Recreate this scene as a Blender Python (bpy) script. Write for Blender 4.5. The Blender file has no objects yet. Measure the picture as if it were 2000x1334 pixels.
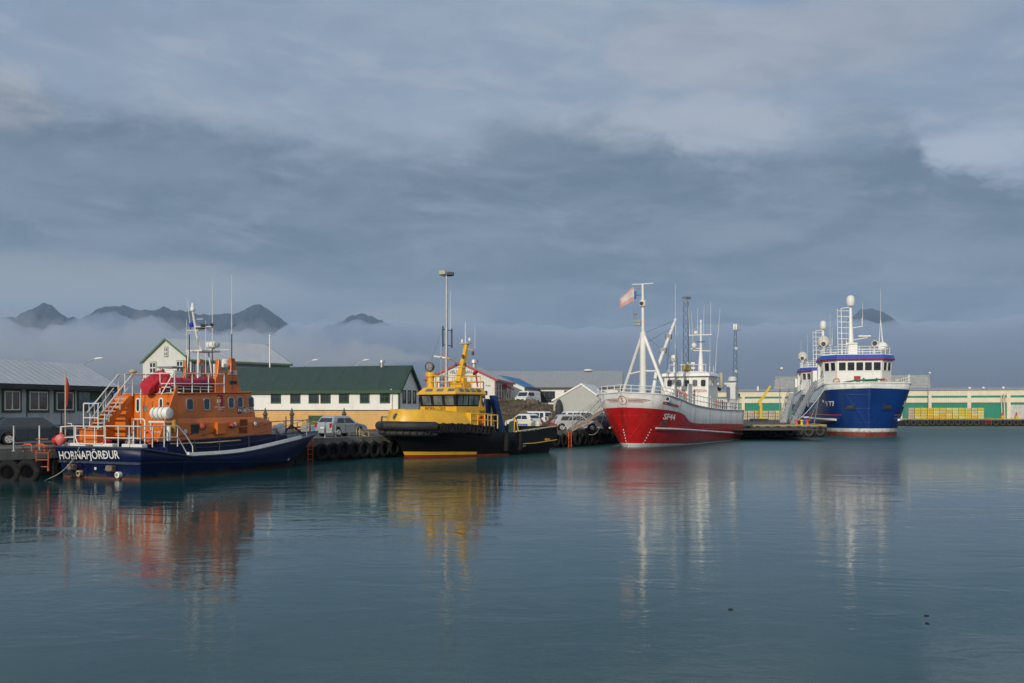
import bpy, bmesh, math, random
from mathutils import Vector, Matrix
from mathutils.bvhtree import BVHTree
R = math.radians
random.seed(7)
SC = bpy.context.scene
COL = SC.collection

# ------------------------------------------------------------------ camera
CAM_Z, FPX, HORIZON = 3.3, 1944.0, 800.0        # eye height (m), focal length and horizon row of the 2000 px wide photo
cd = bpy.data.cameras.new('camera'); cam = bpy.data.objects.new('camera', cd); COL.objects.link(cam)
cam.location = (0, 0, CAM_Z); cam.rotation_euler = (R(90), 0, 0)
cd.sensor_width = 36; cd.lens = 36 * FPX / 2000; cd.shift_y = (HORIZON - 667) / 2000
cd.clip_start = 0.5; cd.clip_end = 60000
SC.camera = cam
SC.view_settings.view_transform = 'Standard'; SC.view_settings.look = 'None'
SC.view_settings.exposure = 0.0; SC.view_settings.gamma = 1.0
try:
    SC.cycles.use_denoising = True
    SC.cycles.max_bounces = 8; SC.cycles.diffuse_bounces = 3; SC.cycles.glossy_bounces = 4
    SC.cycles.volume_bounces = 1; SC.cycles.transparent_max_bounces = 12
    SC.cycles.sample_clamp_indirect = 6
except Exception:
    pass

# ------------------------------------------------------------------ node helpers
class NT:
    def __init__(self, tree): self.t = tree; tree.nodes.clear()
    def n(self, typ, **kw):
        nd = self.t.nodes.new(typ)
        for k, v in kw.items(): setattr(nd, k, v)
        return nd
    def put(self, sock, v):
        if hasattr(v, 'node') or isinstance(v, bpy.types.NodeSocket): self.t.links.new(v, sock)
        else: sock.default_value = v
    def m(self, op, a, b=0.0, c=None, clamp=False):
        nd = self.n('ShaderNodeMath', operation=op, use_clamp=clamp)
        self.put(nd.inputs[0], a); self.put(nd.inputs[1], b)
        if c is not None: self.put(nd.inputs[2], c)
        return nd.outputs[0]
    def vm(self, op, a, b=(0, 0, 0)):
        nd = self.n('ShaderNodeVectorMath', operation=op); self.put(nd.inputs[0], a); self.put(nd.inputs[1], b)
        return nd.outputs[0]
    def sstep(self, v, lo, hi):
        nd = self.n('ShaderNodeMapRange', interpolation_type='SMOOTHSTEP'); self.put(nd.inputs['Value'], v)
        nd.inputs['From Min'].default_value = lo; nd.inputs['From Max'].default_value = hi
        return nd.outputs['Result']
    def noise(self, vec, scale, detail=4, rough=.55, dist=0.0, dims='3D'):
        nd = self.n('ShaderNodeTexNoise', noise_dimensions=dims); self.put(nd.inputs['Vector'], vec)
        nd.inputs['Scale'].default_value = scale; nd.inputs['Detail'].default_value = detail
        nd.inputs['Roughness'].default_value = rough; nd.inputs['Distortion'].default_value = dist
        return nd.outputs['Fac']
    def mix(self, f, a, b, mode='MIX'):
        nd = self.n('ShaderNodeMix', data_type='RGBA', blend_type=mode)
        self.put(nd.inputs['Factor'], f); self.put(nd.inputs['A'], a); self.put(nd.inputs['B'], b)
        return nd.outputs['Result']
    def comb(self, x, y, z):
        nd = self.n('ShaderNodeCombineXYZ')
        for i, v in enumerate((x, y, z)): self.put(nd.inputs[i], v)
        return nd.outputs[0]
    def scale(self, vec, s):
        nd = self.n('ShaderNodeMapping'); self.put(nd.inputs['Vector'], vec); nd.inputs['Scale'].default_value = s
        return nd.outputs[0]
def c4(c): return (c[0], c[1], c[2], 1.0)

# ------------------------------------------------------------------ sun and sky
SUN_EL, SUN_AZ = R(20), math.atan2(-0.37, -0.93)     # the low sun stands behind the camera, slightly to the left
sd = (math.cos(SUN_EL) * math.sin(SUN_AZ), math.cos(SUN_EL) * math.cos(SUN_AZ), math.sin(SUN_EL))
sl = bpy.data.lights.new('sun', 'SUN'); sun = bpy.data.objects.new('sun', sl); COL.objects.link(sun)
sl.energy = 3.0; sl.angle = R(0.6); sl.color = (1.0, 0.91, 0.76)
sun.rotation_euler = Vector(sd).to_track_quat('Z', 'Y').to_euler(); sun.location = (-60, -60, 60)
world = bpy.data.worlds.new('World'); SC.world = world; world.use_nodes = True
w = NT(world.node_tree)
sky = w.n('ShaderNodeTexSky', sky_type='NISHITA', sun_disc=False, sun_elevation=SUN_EL, sun_rotation=SUN_AZ,
          air_density=1.0, dust_density=1.5, ozone_density=1.5)
skyc = w.mix(1.0, sky.outputs[0], (0.085, 0.085, 0.085, 1), 'MULTIPLY')
tc = w.n('ShaderNodeTexCoord').outputs['Generated']
sx = w.n('ShaderNodeSeparateXYZ'); w.put(sx.inputs[0], tc)
X_, Y_, Z_ = sx.outputs
el = w.m('MULTIPLY', w.m('ARCSINE', w.m('MULTIPLY', Z_, .9999)), 180 / math.pi)       # elevation in degrees
az = w.m('MULTIPLY', w.m('ARCTAN2', X_, Y_), 180 / math.pi)                           # azimuth in degrees, 0 straight ahead
zz = w.m('ADD', w.m('MAXIMUM', Z_, 0.0), 0.10)
cp = w.comb(w.m('DIVIDE', X_, zz), w.m('DIVIDE', Y_, zz), 0.0)                        # cloud ceiling seen in perspective
n1 = w.noise(cp, 0.55, 7, .58, .6)
n2 = w.noise(w.vm('ADD', cp, (13.1, 4.2, 0)), 1.6, 7, .62, .4)
n3 = w.noise(w.vm('ADD', cp, (3.7, 9.9, 2)), 0.28, 4, .5, .3)
pcv = w.comb(w.m('MULTIPLY', az, .06), w.m('MULTIPLY', el, .13), 4.0)
n4 = w.noise(pcv, 1.0, 8, .60, .7)
n5 = w.noise(w.vm('ADD', pcv, (7.3, 1.9, 3.0)), 2.2, 7, .6, .4)
def blob(a0, e0, ra, re, wob=.9):
    da = w.m('DIVIDE', w.m('SUBTRACT', az, a0), ra); de = w.m('DIVIDE', w.m('SUBTRACT', el, e0), re)
    d = w.m('ADD', w.m('MULTIPLY', da, da), w.m('MULTIPLY', de, de))
    d = w.m('ADD', d, w.m('MULTIPLY', w.m('SUBTRACT', n5, .5), wob * 3.2))
    return w.m('SUBTRACT', 1.0, w.sstep(d, .15, 1.5))
light_c = w.mix(w.sstep(w.m('ADD', w.m('MULTIPLY', n1, .6), w.m('MULTIPLY', n2, .4)), .36, .64), (0.225, 0.312, 0.440, 1), (0.350, 0.415, 0.510, 1))
warmer = w.mix(w.m('MULTIPLY', blob(16, 20, 11, 2.6), .55), light_c, (0.415, 0.440, 0.500, 1))
warmer = w.mix(w.m('MULTIPLY', blob(9, 15.6, 8, 1.5), .75), warmer, (0.440, 0.490, 0.560, 1))
warmer = w.mix(w.m('MULTIPLY', blob(25.5, 13.4, 4.5, 1.3), .75), warmer, (0.48, 0.54, 0.64, 1))
warmer = w.mix(w.m('MULTIPLY', blob(-27.5, 15.0, 3.5, 2.6), .7), warmer, (0.42, 0.415, 0.43, 1))
clear = w.m('MAXIMUM', w.m('MULTIPLY', blob(14.5, 23.0, 5, 1.6, 1.1), .85), w.m('MULTIPLY', w.sstep(n1, .30, .24), .5))
upper = w.mix(clear, warmer, w.mix(.55, skyc, (0.27, 0.40, 0.68, 1)))
dark_c = w.mix(w.sstep(n2, .32, .7), (0.128, 0.185, 0.255, 1), (0.215, 0.275, 0.352, 1))
# the dark bank: its ragged top edge falls from left to right, its base lies about nine degrees up
n6 = w.noise(w.vm('ADD', pcv, (1.3, 8.9, 5.0)), 6.5, 6, .62, .5)
nn = w.m('ADD', w.m('ADD', w.m('MULTIPLY', w.m('SUBTRACT', n4, .5), 5.5), w.m('MULTIPLY', w.m('SUBTRACT', n5, .5), 6.5)), w.m('MULTIPLY', w.m('SUBTRACT', n6, .5), 3.6))
cr = w.n('ShaderNodeValToRGB'); w.put(cr.inputs[0], w.m('DIVIDE', w.m('ADD', az, 40.0), 80.0)); cr.color_ramp.interpolation = 'EASE'
EDGE = [(0.078, 0.518), (0.160, 0.520), (0.252, 0.527), (0.320, 0.513), (0.390, 0.485), (0.445, 0.493), (0.500, 0.533), (0.555, 0.509), (0.610, 0.473), (0.645, 0.462), (0.697, 0.492), (0.731, 0.534), (0.757, 0.507), (0.795, 0.421), (0.840, 0.369), (0.922, 0.379)]
for k, (q, v) in enumerate(EDGE):
    e_ = cr.color_ramp.elements[k] if k < 2 else cr.color_ramp.elements.new(q)
    e_.position = q; e_.color = (v, v, v, 1)

top = w.m('ADD', w.m('MULTIPLY', cr.outputs[0], 30.0), w.m('MULTIPLY', nn, .55))
bank = w.sstep(w.m('DIVIDE', w.m('SUBTRACT', top, el), w.m('ADD', .5, w.m('MULTIPLY', w.sstep(n1, .4, .62), 1.6))), -.9, 1.1)
bank = w.m('MULTIPLY', bank, w.m('ADD', .86, w.m('MULTIPLY', w.sstep(n6, .3, .6), .2)))
bank = w.m('MULTIPLY', bank, w.m('SUBTRACT', 1.0, w.m('MULTIPLY', blob(19.5, 16.2, 6, 2.6, .7), .62)))
n7 = w.noise(w.comb(w.m('MULTIPLY', az, .13), w.m('MULTIPLY', w.m('ADD', el, w.m('MULTIPLY', az, .08)), .42), 9.0), 1.4, 9, .60, .35)
dark_c = w.mix(w.m('MULTIPLY', w.sstep(n7, .50, .72), .55), dark_c, (0.285, 0.345, 0.425, 1))
upper = w.mix(w.m('MULTIPLY', w.sstep(n7, .48, .70), .45), upper, (0.44, 0.475, 0.54, 1))
upper = w.mix(w.m('MULTIPLY', w.sstep(n7, .50, .32), .35), upper, (0.225, 0.29, 0.385, 1))
base_c = w.mix(bank, upper, dark_c)
low_c = w.mix(w.sstep(n5, .34, .66), (0.180, 0.245, 0.330, 1), (0.275, 0.330, 0.395, 1))
lowm = w.m('SUBTRACT', 1.0, w.sstep(w.m('ADD', el, w.m('MULTIPLY', w.m('SUBTRACT', n4, .5), 6.0)), 4.2, 9.8))
base_c = w.mix(w.m('MULTIPLY', lowm, w.m('SUBTRACT', .85, w.m('MULTIPLY', w.sstep(az, -8, 8), .62))), base_c, low_c)
base_c = w.mix(w.m('MULTIPLY', blob(11, 9.6, 6, .9), .30), base_c, (0.31, 0.37, 0.44, 1))
base_c = w.mix(w.m('MULTIPLY', blob(-24, 6.6, 13, 1.6), .65), base_c, (0.37, 0.40, 0.43, 1))
base_c = w.mix(w.m('MULTIPLY', blob(-6, 5.2, 4, .8), .45), base_c, (0.40, 0.41, 0.43, 1))
# unseen sky behind the camera, brightened as added fill light on the harbour
back = w.m('MULTIPLY', w.sstep(w.m('ADD', w.m('MULTIPLY', X_, .15), w.m('MULTIPLY', Y_, -.98)), .0, .8), .55)
base_c = w.mix(back, base_c, (0.68, 0.67, 0.66, 1))
# thick haze along the horizon
hz = w.m('SUBTRACT', 1.0, w.sstep(el, -1.0, 5.5))
base_c = w.mix(w.m('MULTIPLY', hz, .7), base_c, (0.185, 0.245, 0.325, 1))
bg = w.n('ShaderNodeBackground'); w.put(bg.inputs['Color'], base_c); bg.inputs['Strength'].default_value = 1.0
wo = w.n('ShaderNodeOutputWorld'); w.t.links.new(bg.outputs[0], wo.inputs['Surface'])
# ------------------------------------------------------------------ materials
MATS = {}
def mat(name, col, rough=.5, metal=0.0, var=.12, vs=1.2, bump=None, dirt=None, streak=None, spec=.5, coat=0.0, rvar=.08, wl=0):
    """Procedural paint/metal/fabric: colour variation, blotchy dirt, vertical streaks and a relief pattern."""
    if name in MATS: return MATS[name]
    m = bpy.data.materials.new(name); m.use_nodes = True; t = NT(m.node_tree)
    co = t.n('ShaderNodeTexCoord').outputs['Object']
    dark = tuple(max(0, c * (1 - var)) for c in col); lite = tuple(min(1, c * (1 + var)) for c in col)
    c = t.mix(t.sstep(t.noise(co, vs, 6, .6), .3, .7), c4(dark), c4(lite))
    if dirt: c = t.mix(t.m('MULTIPLY', t.sstep(t.noise(co, dirt[2], 8, .65, .5), .50, .72), dirt[1]), c, c4(dirt[0]))
    if wl:      # weed and scum left along the waterline
        zs = t.n('ShaderNodeSeparateXYZ'); t.put(zs.inputs[0], co)
        hh = t.m('ADD', zs.outputs[2], t.m('MULTIPLY', t.m('SUBTRACT', t.noise(co, 2.2, 6, .7), .5), 1.1))
        c = t.mix(t.m('MULTIPLY', t.m('SUBTRACT', 1.0, t.sstep(hh, wl * .3, wl)), .75), c, (.045, .05, .022, 1))
    if streak: c = t.mix(t.m('MULTIPLY', t.sstep(t.noise(t.scale(co, (1, 1, .12)), streak[2], 6, .6), .50, .75), streak[1]), c, c4(streak[0]))
    p = t.n('ShaderNodeBsdfPrincipled'); t.put(p.inputs['Base Color'], c)
    t.put(p.inputs['Roughness'], t.m('ADD', t.m('MULTIPLY', t.noise(co, vs * 3, 3), rvar), rough - rvar / 2, clamp=True))
    p.inputs['Metallic'].default_value = metal; p.inputs['Specular IOR Level'].default_value = spec
    if coat: p.inputs['Coat Weight'].default_value = coat; p.inputs['Coat Roughness'].default_value = .08
    if bump:
        kind, s, d = bump
        sp = t.n('ShaderNodeSeparateXYZ'); t.put(sp.inputs[0], co)
        if kind == 'noise': h = t.noise(co, s, 6, .6)
        elif kind == 'lap': h = t.m('FRACT', t.m('MULTIPLY', sp.outputs[2], -s))
        elif kind == 'corrx': h = t.m('SINE', t.m('MULTIPLY', sp.outputs[0], s * 6.2832))
        elif kind == 'corry': h = t.m('SINE', t.m('MULTIPLY', sp.outputs[1], s * 6.2832))
        elif kind == 'seamx': h = t.sstep(t.m('ABSOLUTE', t.m('SUBTRACT', t.m('FRACT', t.m('MULTIPLY', sp.outputs[0], s)), .5)), .44, .5)
        elif kind == 'plates':
            sy = t.sstep(t.m('ABSOLUTE', t.m('SUBTRACT', t.m('FRACT', t.m('MULTIPLY', sp.outputs[1], s)), .5)), .47, .5)
            sz = t.sstep(t.m('ABSOLUTE', t.m('SUBTRACT', t.m('FRACT', t.m('MULTIPLY', sp.outputs[2], s * 1.3)), .5)), .47, .5)
            h = t.m('ADD', t.m('MAXIMUM', sy, sz), t.m('MULTIPLY', t.noise(co, .9, 4), 1.6))
        elif kind == 'ribz': h = t.sstep(t.m('ABSOLUTE', t.m('SUBTRACT', t.m('FRACT', t.m('MULTIPLY', sp.outputs[2], s)), .5)), .3, .45)
        b = t.n('ShaderNodeBump'); b.inputs['Strength'].default_value = 1.0; b.inputs['Distance'].default_value = d
        t.put(b.inputs['Height'], h); t.put(p.inputs['Normal'], b.outputs[0])
    o = t.n('ShaderNodeOutputMaterial'); t.t.links.new(p.outputs[0], o.inputs['Surface'])
    MATS[name] = m; return m

RUST = (.12, .045, .02); GRIME = (.05, .045, .04)
M_white = mat('white_paint', (.74, .73, .69), .42, var=.05, streak=((.45, .38, .28), .35, 2.5))
M_rail = mat('white_rail', (.66, .66, .62), .4, var=.08, dirt=((.35, .25, .15), .3, 4))
M_glass = mat('dark_glass', (.018, .024, .028), .07, var=.4, vs=.6, spec=.9)
M_glass2 = mat('pale_glass', (.10, .13, .13), .07, var=.5, vs=1.3, spec=.9)
M_black = mat('black_rubber', (.016, .016, .017), .65, var=.35, bump=('noise', 9, .03), dirt=((.07, .065, .055), .45, 2.0))
M_tyre = mat('tyre_rubber', (.010, .010, .010), .8, var=.4, dirt=((.045, .040, .028), .5, 3.0), spec=.25)
M_steel = mat('dull_steel', (.28, .29, .29), .5, metal=.5, var=.2, dirt=(RUST, .3, 3))
M_galv = mat('galvanised', (.42, .43, .43), .45, metal=.6, var=.12, dirt=((.25, .2, .15), .3, 2))
M_dark = mat('dark_fitting', (.03, .032, .035), .5, var=.3)
M_grey = mat('grey_paint', (.33, .35, .37), .5, var=.08, streak=(GRIME, .25, 2))
M_rope = mat('rope_fibre', (.30, .29, .24), .9, var=.2, bump=('noise', 40, .01))
M_lamp = mat('lamp_lens', (.65, .66, .66), .15, var=.1)
M_chrome = mat('bright_metal', (.75, .75, .76), .18, metal=1.0, var=.05)
M_redlens = mat('red_lens', (.40, .015, .01), .2, var=.1, spec=.8)
M_orange = mat('orange_paint', (.64, .155, .012), .36, var=.08, streak=((.33, .09, .02), .30, 2.2), dirt=((.40, .12, .03), .3, 1.1), coat=.25)
M_navy = mat('navy_paint', (.002, .008, .050), .42, var=.2, vs=.5, streak=((.012, .022, .055), .3, .9), spec=.28, wl=.3)
M_yellow = mat('yellow_paint', (.72, .40, .02), .36, var=.06, streak=((.35, .20, .05), .35, 1.8), dirt=((.60, .27, .02), .35, 1.0), coat=.2)
M_red = mat('red_paint', (.46, .008, .010), .34, var=.14, streak=((.17, .018, .012), .75, 1.4), dirt=((.36, .05, .035), .35, .6), coat=.25, bump=('plates', .55, .02), wl=.45)
M_blue = mat('blue_hull_paint', (.002, .030, .160), .38, var=.12, vs=.3, streak=((.03, .06, .12), .35, .5), spec=.35, bump=('plates', .45, .012), wl=.5)
M_antifoul = mat('brown_antifouling', (.13, .030, .020), .7, var=.3, dirt=((.10, .10, .03), .7, 1.2))
M_bluetrim = mat('bright_blue_trim', (.010, .08, .42), .35, var=.08)
M_redtrim = mat('red_trim', (.36, .015, .025), .4, var=.08)
M_ladder = mat('orange_ladder_paint', (.62, .10, .02), .5, var=.15, dirt=(RUST, .5, 5))
M_text = mat('white_lettering', (.72, .72, .68), .5, var=.06)
M_pink = mat('pink_buoy', (.62, .16, .13), .5, var=.12)
M_redbuoy = mat('red_cloth', (.42, .015, .02), .55, var=.2, vs=3, bump=('noise', 2.2, .12))
M_wood = mat('weathered_wood', (.16, .12, .085), .8, var=.3, bump=('noise', 14, .02))

# ------------------------------------------------------------------ mesh builder
class MB:
    def __init__(s): s.v = []; s.f = []; s.mi = []; s.cur = 0
    def add(s, vs, fs):
        o = len(s.v); s.v += [tuple(p) for p in vs]
        for f in fs: s.f.append([o + i for i in f]); s.mi.append(s.cur)
        return s
    def obox(s, o, u, v, n, a, b, c):
        """box spanning ranges a,b,c along the unit vectors u,v,n from o"""
        o, u, v, n = Vector(o), Vector(u), Vector(v), Vector(n)
        P = [o + u * i + v * j + n * k for k in c for j in b for i in a]
        return s.add(P, [(0, 2, 3, 1), (4, 5, 7, 6), (0, 1, 5, 4), (2, 6, 7, 3), (0, 4, 6, 2), (1, 3, 7, 5)])
    def box(s, x, y, z):
        return s.obox((0, 0, 0), (1, 0, 0), (0, 1, 0), (0, 0, 1), x, y, z)
    def prism(s, poly, axis, a, b, tf=None):
        """polygon extruded along axis from a to b; poly holds the two other coordinates in xyz order. tf shrinks the far cap."""
        def P(p, k):
            q = list(p); q.insert('xyz'.index(axis), k); return q
        n = len(poly); top = tf(poly) if tf else poly
        vs = [P(p, a) for p in poly] + [P(p, b) for p in top]
        fs = [tuple(range(n)), tuple(range(2 * n - 1, n - 1, -1))] + [(i, (i + 1) % n, n + (i + 1) % n, n + i) for i in range(n)]
        return s.add(vs, fs)
    def tube(s, pts, r, n=6, r1=None, closed=False):
        pts = [Vector(p) for p in pts]; m = len(pts); rings = []
        for i, p in enumerate(pts):
            if closed: d = pts[(i + 1) % m] - pts[i - 1]
            elif i == 0: d = pts[1] - p
            elif i == m - 1: d = p - pts[-2]
            else: d = (pts[i + 1] - p).normalized() + (p - pts[i - 1]).normalized()
            d = d.normalized() if d.length > 1e-9 else Vector((0, 0, 1))
            a = Vector((0, 0, 1)) if abs(d.z) < .95 else Vector((1, 0, 0))
            u = d.cross(a).normalized(); v = d.cross(u)
            rr = r if r1 is None else r + (r1 - r) * i / (m - 1)
            rings.append([p + (u * math.cos(t) + v * math.sin(t)) * rr for t in [6.28318 * k / n for k in range(n)]])
        vs = [q for g in rings for q in g]; fs = []
        for i in range(m if closed else m - 1):
            j = (i + 1) % m
            for k in range(n): fs.append((i * n + k, i * n + (k + 1) % n, j * n + (k + 1) % n, j * n + k))
        if not closed: fs += [tuple(range(n - 1, -1, -1)), tuple(range((m - 1) * n, m * n))]
        return s.add(vs, fs)
    def lathe(s, prof, c=(0, 0, 0), n=16, axis=(0, 0, 1)):
        ax = Vector(axis).normalized(); a = Vector((1, 0, 0)) if abs(ax.x) < .9 else Vector((0, 1, 0))
        u = ax.cross(a).normalized(); v = ax.cross(u); c = Vector(c); vs = []; fs = []
        for r, h in prof:
            r = max(r, 1e-4)
            for k in range(n):
                t = 6.28318 * k / n; vs.append(c + ax * h + (u * math.cos(t) + v * math.sin(t)) * r)
        for i in range(len(prof) - 1):
            for k in range(n): fs.append((i * n + k, i * n + (k + 1) % n, (i + 1) * n + (k + 1) % n, (i + 1) * n + k))
        fs += [tuple(range(n - 1, -1, -1)), tuple(range((len(prof) - 1) * n, len(prof) * n))]
        return s.add(vs, fs)
    def ball(s, c, r, n=12, sz=1.0):
        return s.lathe([(r * math.sin(t), -r * sz * math.cos(t)) for t in [math.pi * k / 8 for k in range(9)]], c, n)
    def torus(s, c, R_, r, axis=(0, 0, 1), n=18, m=8):
        ax = Vector(axis).normalized(); a = Vector((1, 0, 0)) if abs(ax.x) < .9 else Vector((0, 1, 0))
        u = ax.cross(a).normalized(); v = ax.cross(u); c = Vector(c)
        vs, fs = [], []
        for i in range(n):
            t = 6.28318 * i / n; d = u * math.cos(t) + v * math.sin(t)
            for k in range(m):
                q = 6.28318 * k / m; vs.append(c + d * (R_ + r * math.cos(q)) + ax * r * math.sin(q))
        for i in range(n):
            for k in range(m): fs.append((i * m + k, i * m + (k + 1) % m, ((i + 1) % n) * m + (k + 1) % m, ((i + 1) % n) * m + k))
        return s.add(vs, fs)
    def loft(s, rings, closed=True, caps=True):
        n = len(rings[0]); vs = [p for g in rings for p in g]; fs = []
        for i in range(len(rings) - 1):
            for k in range(n if closed else n - 1):
                fs.append((i * n + k, i * n + (k + 1) % n, (i + 1) * n + (k + 1) % n, (i + 1) * n + k))
        if caps and closed: fs += [tuple(range(n - 1, -1, -1)), tuple(range((len(rings) - 1) * n, len(rings) * n))]
        return s.add(vs, fs)
    def build(s, name, m, parent=None, smooth=False, bevel=0.0, merge=False, recalc=True):
        me = bpy.data.meshes.new(name); me.from_pydata(s.v, [], s.f)
        ms = m if isinstance(m, (list, tuple)) else [m]
        for x in ms: me.materials.append(x)
        for i, p in enumerate(me.polygons): p.material_index = s.mi[i]; p.use_smooth = smooth
        if recalc or merge:
            b = bmesh.new(); b.from_mesh(me)
            if merge: bmesh.ops.remove_doubles(b, verts=b.verts, dist=1e-4)
            bmesh.ops.recalc_face_normals(b, faces=b.faces); b.to_mesh(me); b.free()
        o = bpy.data.objects.new(name, me); COL.objects.link(o)
        if parent: o.parent = parent
        if bevel:
            md = o.modifiers.new('bevel', 'BEVEL'); md.width = bevel; md.segments = 2; md.limit_method = 'ANGLE'; md.angle_limit = R(40)
        if smooth:
            try: me.set_sharp_from_angle(angle=R(38))
            except Exception: pass
        return o

def tag(o, label, cat=None, group=None, kind=None):
    o['label'] = label
    if cat: o['category'] = cat
    if group: o['group'] = group
    if kind: o['kind'] = kind
    return o
def thing(name, label, cat, loc=(0, 0, 0), rz=0.0, group=None):
    o = bpy.data.objects.new(name, None); COL.objects.link(o); o.location = loc; o.rotation_euler = (0, 0, rz)
    o.empty_display_size = .3
    return tag(o, label, cat, group)
def dup(root, loc, rz, label=None, group=None, sc=None):
    r = root.copy(); COL.objects.link(r); r.location = loc; r.rotation_euler = (0, 0, rz)
    if sc: r.scale = sc
    if label: r['label'] = label
    if group: r['group'] = group
    def kids(a, b):
        for ch in list(a.children):
            c = ch.copy(); COL.objects.link(c); c.parent = b; kids(ch, c)
    kids(root, r); return r
def at(px, py, D):
    """world point that lies D metres ahead of the camera station in the direction of a photo position"""
    return Vector(((px - 1000) / FPX * D, D, CAM_Z + (HORIZON - py) / FPX * D))
def along(A, B, px):
    """distance from A, along the horizontal line A-B, of the spot seen at column px"""
    k = (px - 1000) / FPX; ax, ay = A[0], A[1]; L = math.hypot(B[0] - ax, B[1] - ay); ux, uy = (B[0] - ax) / L, (B[1] - ay) / L
    return (k * ay - ax) / (ux - k * uy)
_bf = {}
def text(body, size, m, parent, origin, u, v, name='lettering', thick=.006, onto=None, align='CENTER', off=.012, sx=1.0, bold=0.0, kids=True):
    """lettering laid on a surface: origin is its centre (or left end), u runs along the line, v up"""
    cu = bpy.data.curves.new('txt', 'FONT'); cu.body = body; cu.size = size; cu.align_x = align; cu.align_y = 'CENTER'
    cu.extrude = thick; cu.offset = bold; cu.resolution_u = 3
    o = bpy.data.objects.new('txt', cu); COL.objects.link(o)
    dg = bpy.context.evaluated_depsgraph_get(); dg.update()
    me = bpy.data.meshes.new_from_object(o.evaluated_get(dg)); bpy.data.objects.remove(o); bpy.data.curves.remove(cu)
    u = Vector(u).normalized(); v = Vector(v).normalized(); n = u.cross(v)
    for q in me.vertices:
        p = Vector(origin) + u * q.co.x * sx + v * q.co.y
        if onto:
            h = onto.ray_cast(p + n * 3, -n, 8.0)
            if h[0] is not None: p = h[0] + n * (off + q.co.z)
            else: p = p + n * (off + q.co.z)
        else: p = p + n * (q.co.z + off)
        q.co = p
    me.materials.clear(); me.materials.append(m)
    ob = bpy.data.objects.new(name, me); COL.objects.link(ob); ob.parent = parent
    return ob
def bvh(o):
    me = o.data; return BVHTree.FromPolygons([v.co.copy() for v in me.vertices], [list(p.vertices) for p in me.polygons])
def window(parent, o, u, n, w, h, mf, mp, nx=1, ny=1, fr=.08, mull=.04, proud=.05, name='window', rnd=False, frame_name=None):
    """framed window on a wall; o is the lower left corner on the wall, u along the wall, n outward"""
    V3 = (0, 0, 1); b = MB()
    b.obox(o, u, V3, n, (0, w), (0, fr), (-.02, proud)); b.obox(o, u, V3, n, (0, w), (h - fr, h), (-.02, proud))
    b.obox(o, u, V3, n, (0, fr), (fr, h - fr), (-.02, proud)); b.obox(o, u, V3, n, (w - fr, w), (fr, h - fr), (-.02, proud))
    for i in range(1, nx): b.obox(o, u, V3, n, (w * i / nx - mull / 2, w * i / nx + mull / 2), (fr, h - fr), (-.02, proud * .7))
    for j in range(1, ny): b.obox(o, u, V3, n, (fr, w - fr), (h * j / ny - mull / 2, h * j / ny + mull / 2), (-.02, proud * .6))
    f = b.build(name, mf, parent)
    p = MB(); p.obox(o, u, V3, n, (fr * .5, w - fr * .5), (fr * .5, h - fr * .5), (-.015, proud * .25)); p.build('pane', mp, f)
    return f
def porthole(parent, o, u, v, n, w, h, mf, mp, fr=.05, name='window', r=.3):
    """window with rounded corners, o is its centre"""
    u, v, n, o = Vector(u), Vector(v), Vector(n), Vector(o)
    def ring(w, h, k, rr):
        P = []
        for cx, cy, a0 in ((1, 1, 0), (-1, 1, 90), (-1, -1, 180), (1, -1, 270)):
            for j in range(4):
                a = R(a0 + 30 * j); P.append(o + u * (cx * (w / 2 - rr) + rr * math.cos(a)) + v * (cy * (h / 2 - rr) + rr * math.sin(a)) + n * k)
        return P
    rr = min(w, h) * r
    b = MB(); b.loft([ring(w, h, -.01, rr), ring(w, h, .03, rr), ring(w - 2 * fr, h - 2 * fr, .03, max(rr - fr, .01)), ring(w - 2 * fr, h - 2 * fr, .008, max(rr - fr, .01))], True, False)
    f = b.build(name, mf, parent)
    p = MB(); p.add(ring(w - 1.6 * fr, h - 1.6 * fr, .012, max(rr - fr, .01)), [tuple(range(16))]); p.build('pane', mp, f, recalc=False)
    return f
def rails(b, pts, h, r=.018, levels=(1.0, .5), step=1.0, ins=None):
    """guard rail along a polyline at deck level: posts and horizontal rails"""
    pts = [Vector(p) for p in pts]
    hs = h if isinstance(h, (list, tuple)) else [h] * len(pts)
    for lv in levels: b.tube([p + Vector((0, 0, hh * lv)) for p, hh in zip(pts, hs)], r)
    for i in range(len(pts) - 1):
        L = (pts[i + 1] - pts[i]).length; k = max(1, round(L / step))
        for j in range(k + (1 if i == len(pts) - 2 else 0)):
            t = j / k; p = pts[i].lerp(pts[i + 1], t); hh = hs[i] * (1 - t) + hs[i + 1] * t
            b.tube([p, p + Vector((0, 0, hh))], r)
def catmull(P, n):
    P = [Vector(p) for p in P]; m = len(P); out = []
    for k in range(n):
        t = k / (n - 1) * (m - 1); i = min(int(t), m - 2); f = t - i
        p0 = P[i - 1] if i > 0 else P[i] * 2 - P[i + 1]; p1, p2 = P[i], P[i + 1]; p3 = P[i + 2] if i + 2 < m else P[i + 1] * 2 - P[i]
        out.append(.5 * ((2 * p1) + (p2 - p0) * f + (2 * p0 - 5 * p1 + 4 * p2 - p3) * f * f + (3 * p1 - p0 - 3 * p2 + p3) * f ** 3))
    return out
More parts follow.
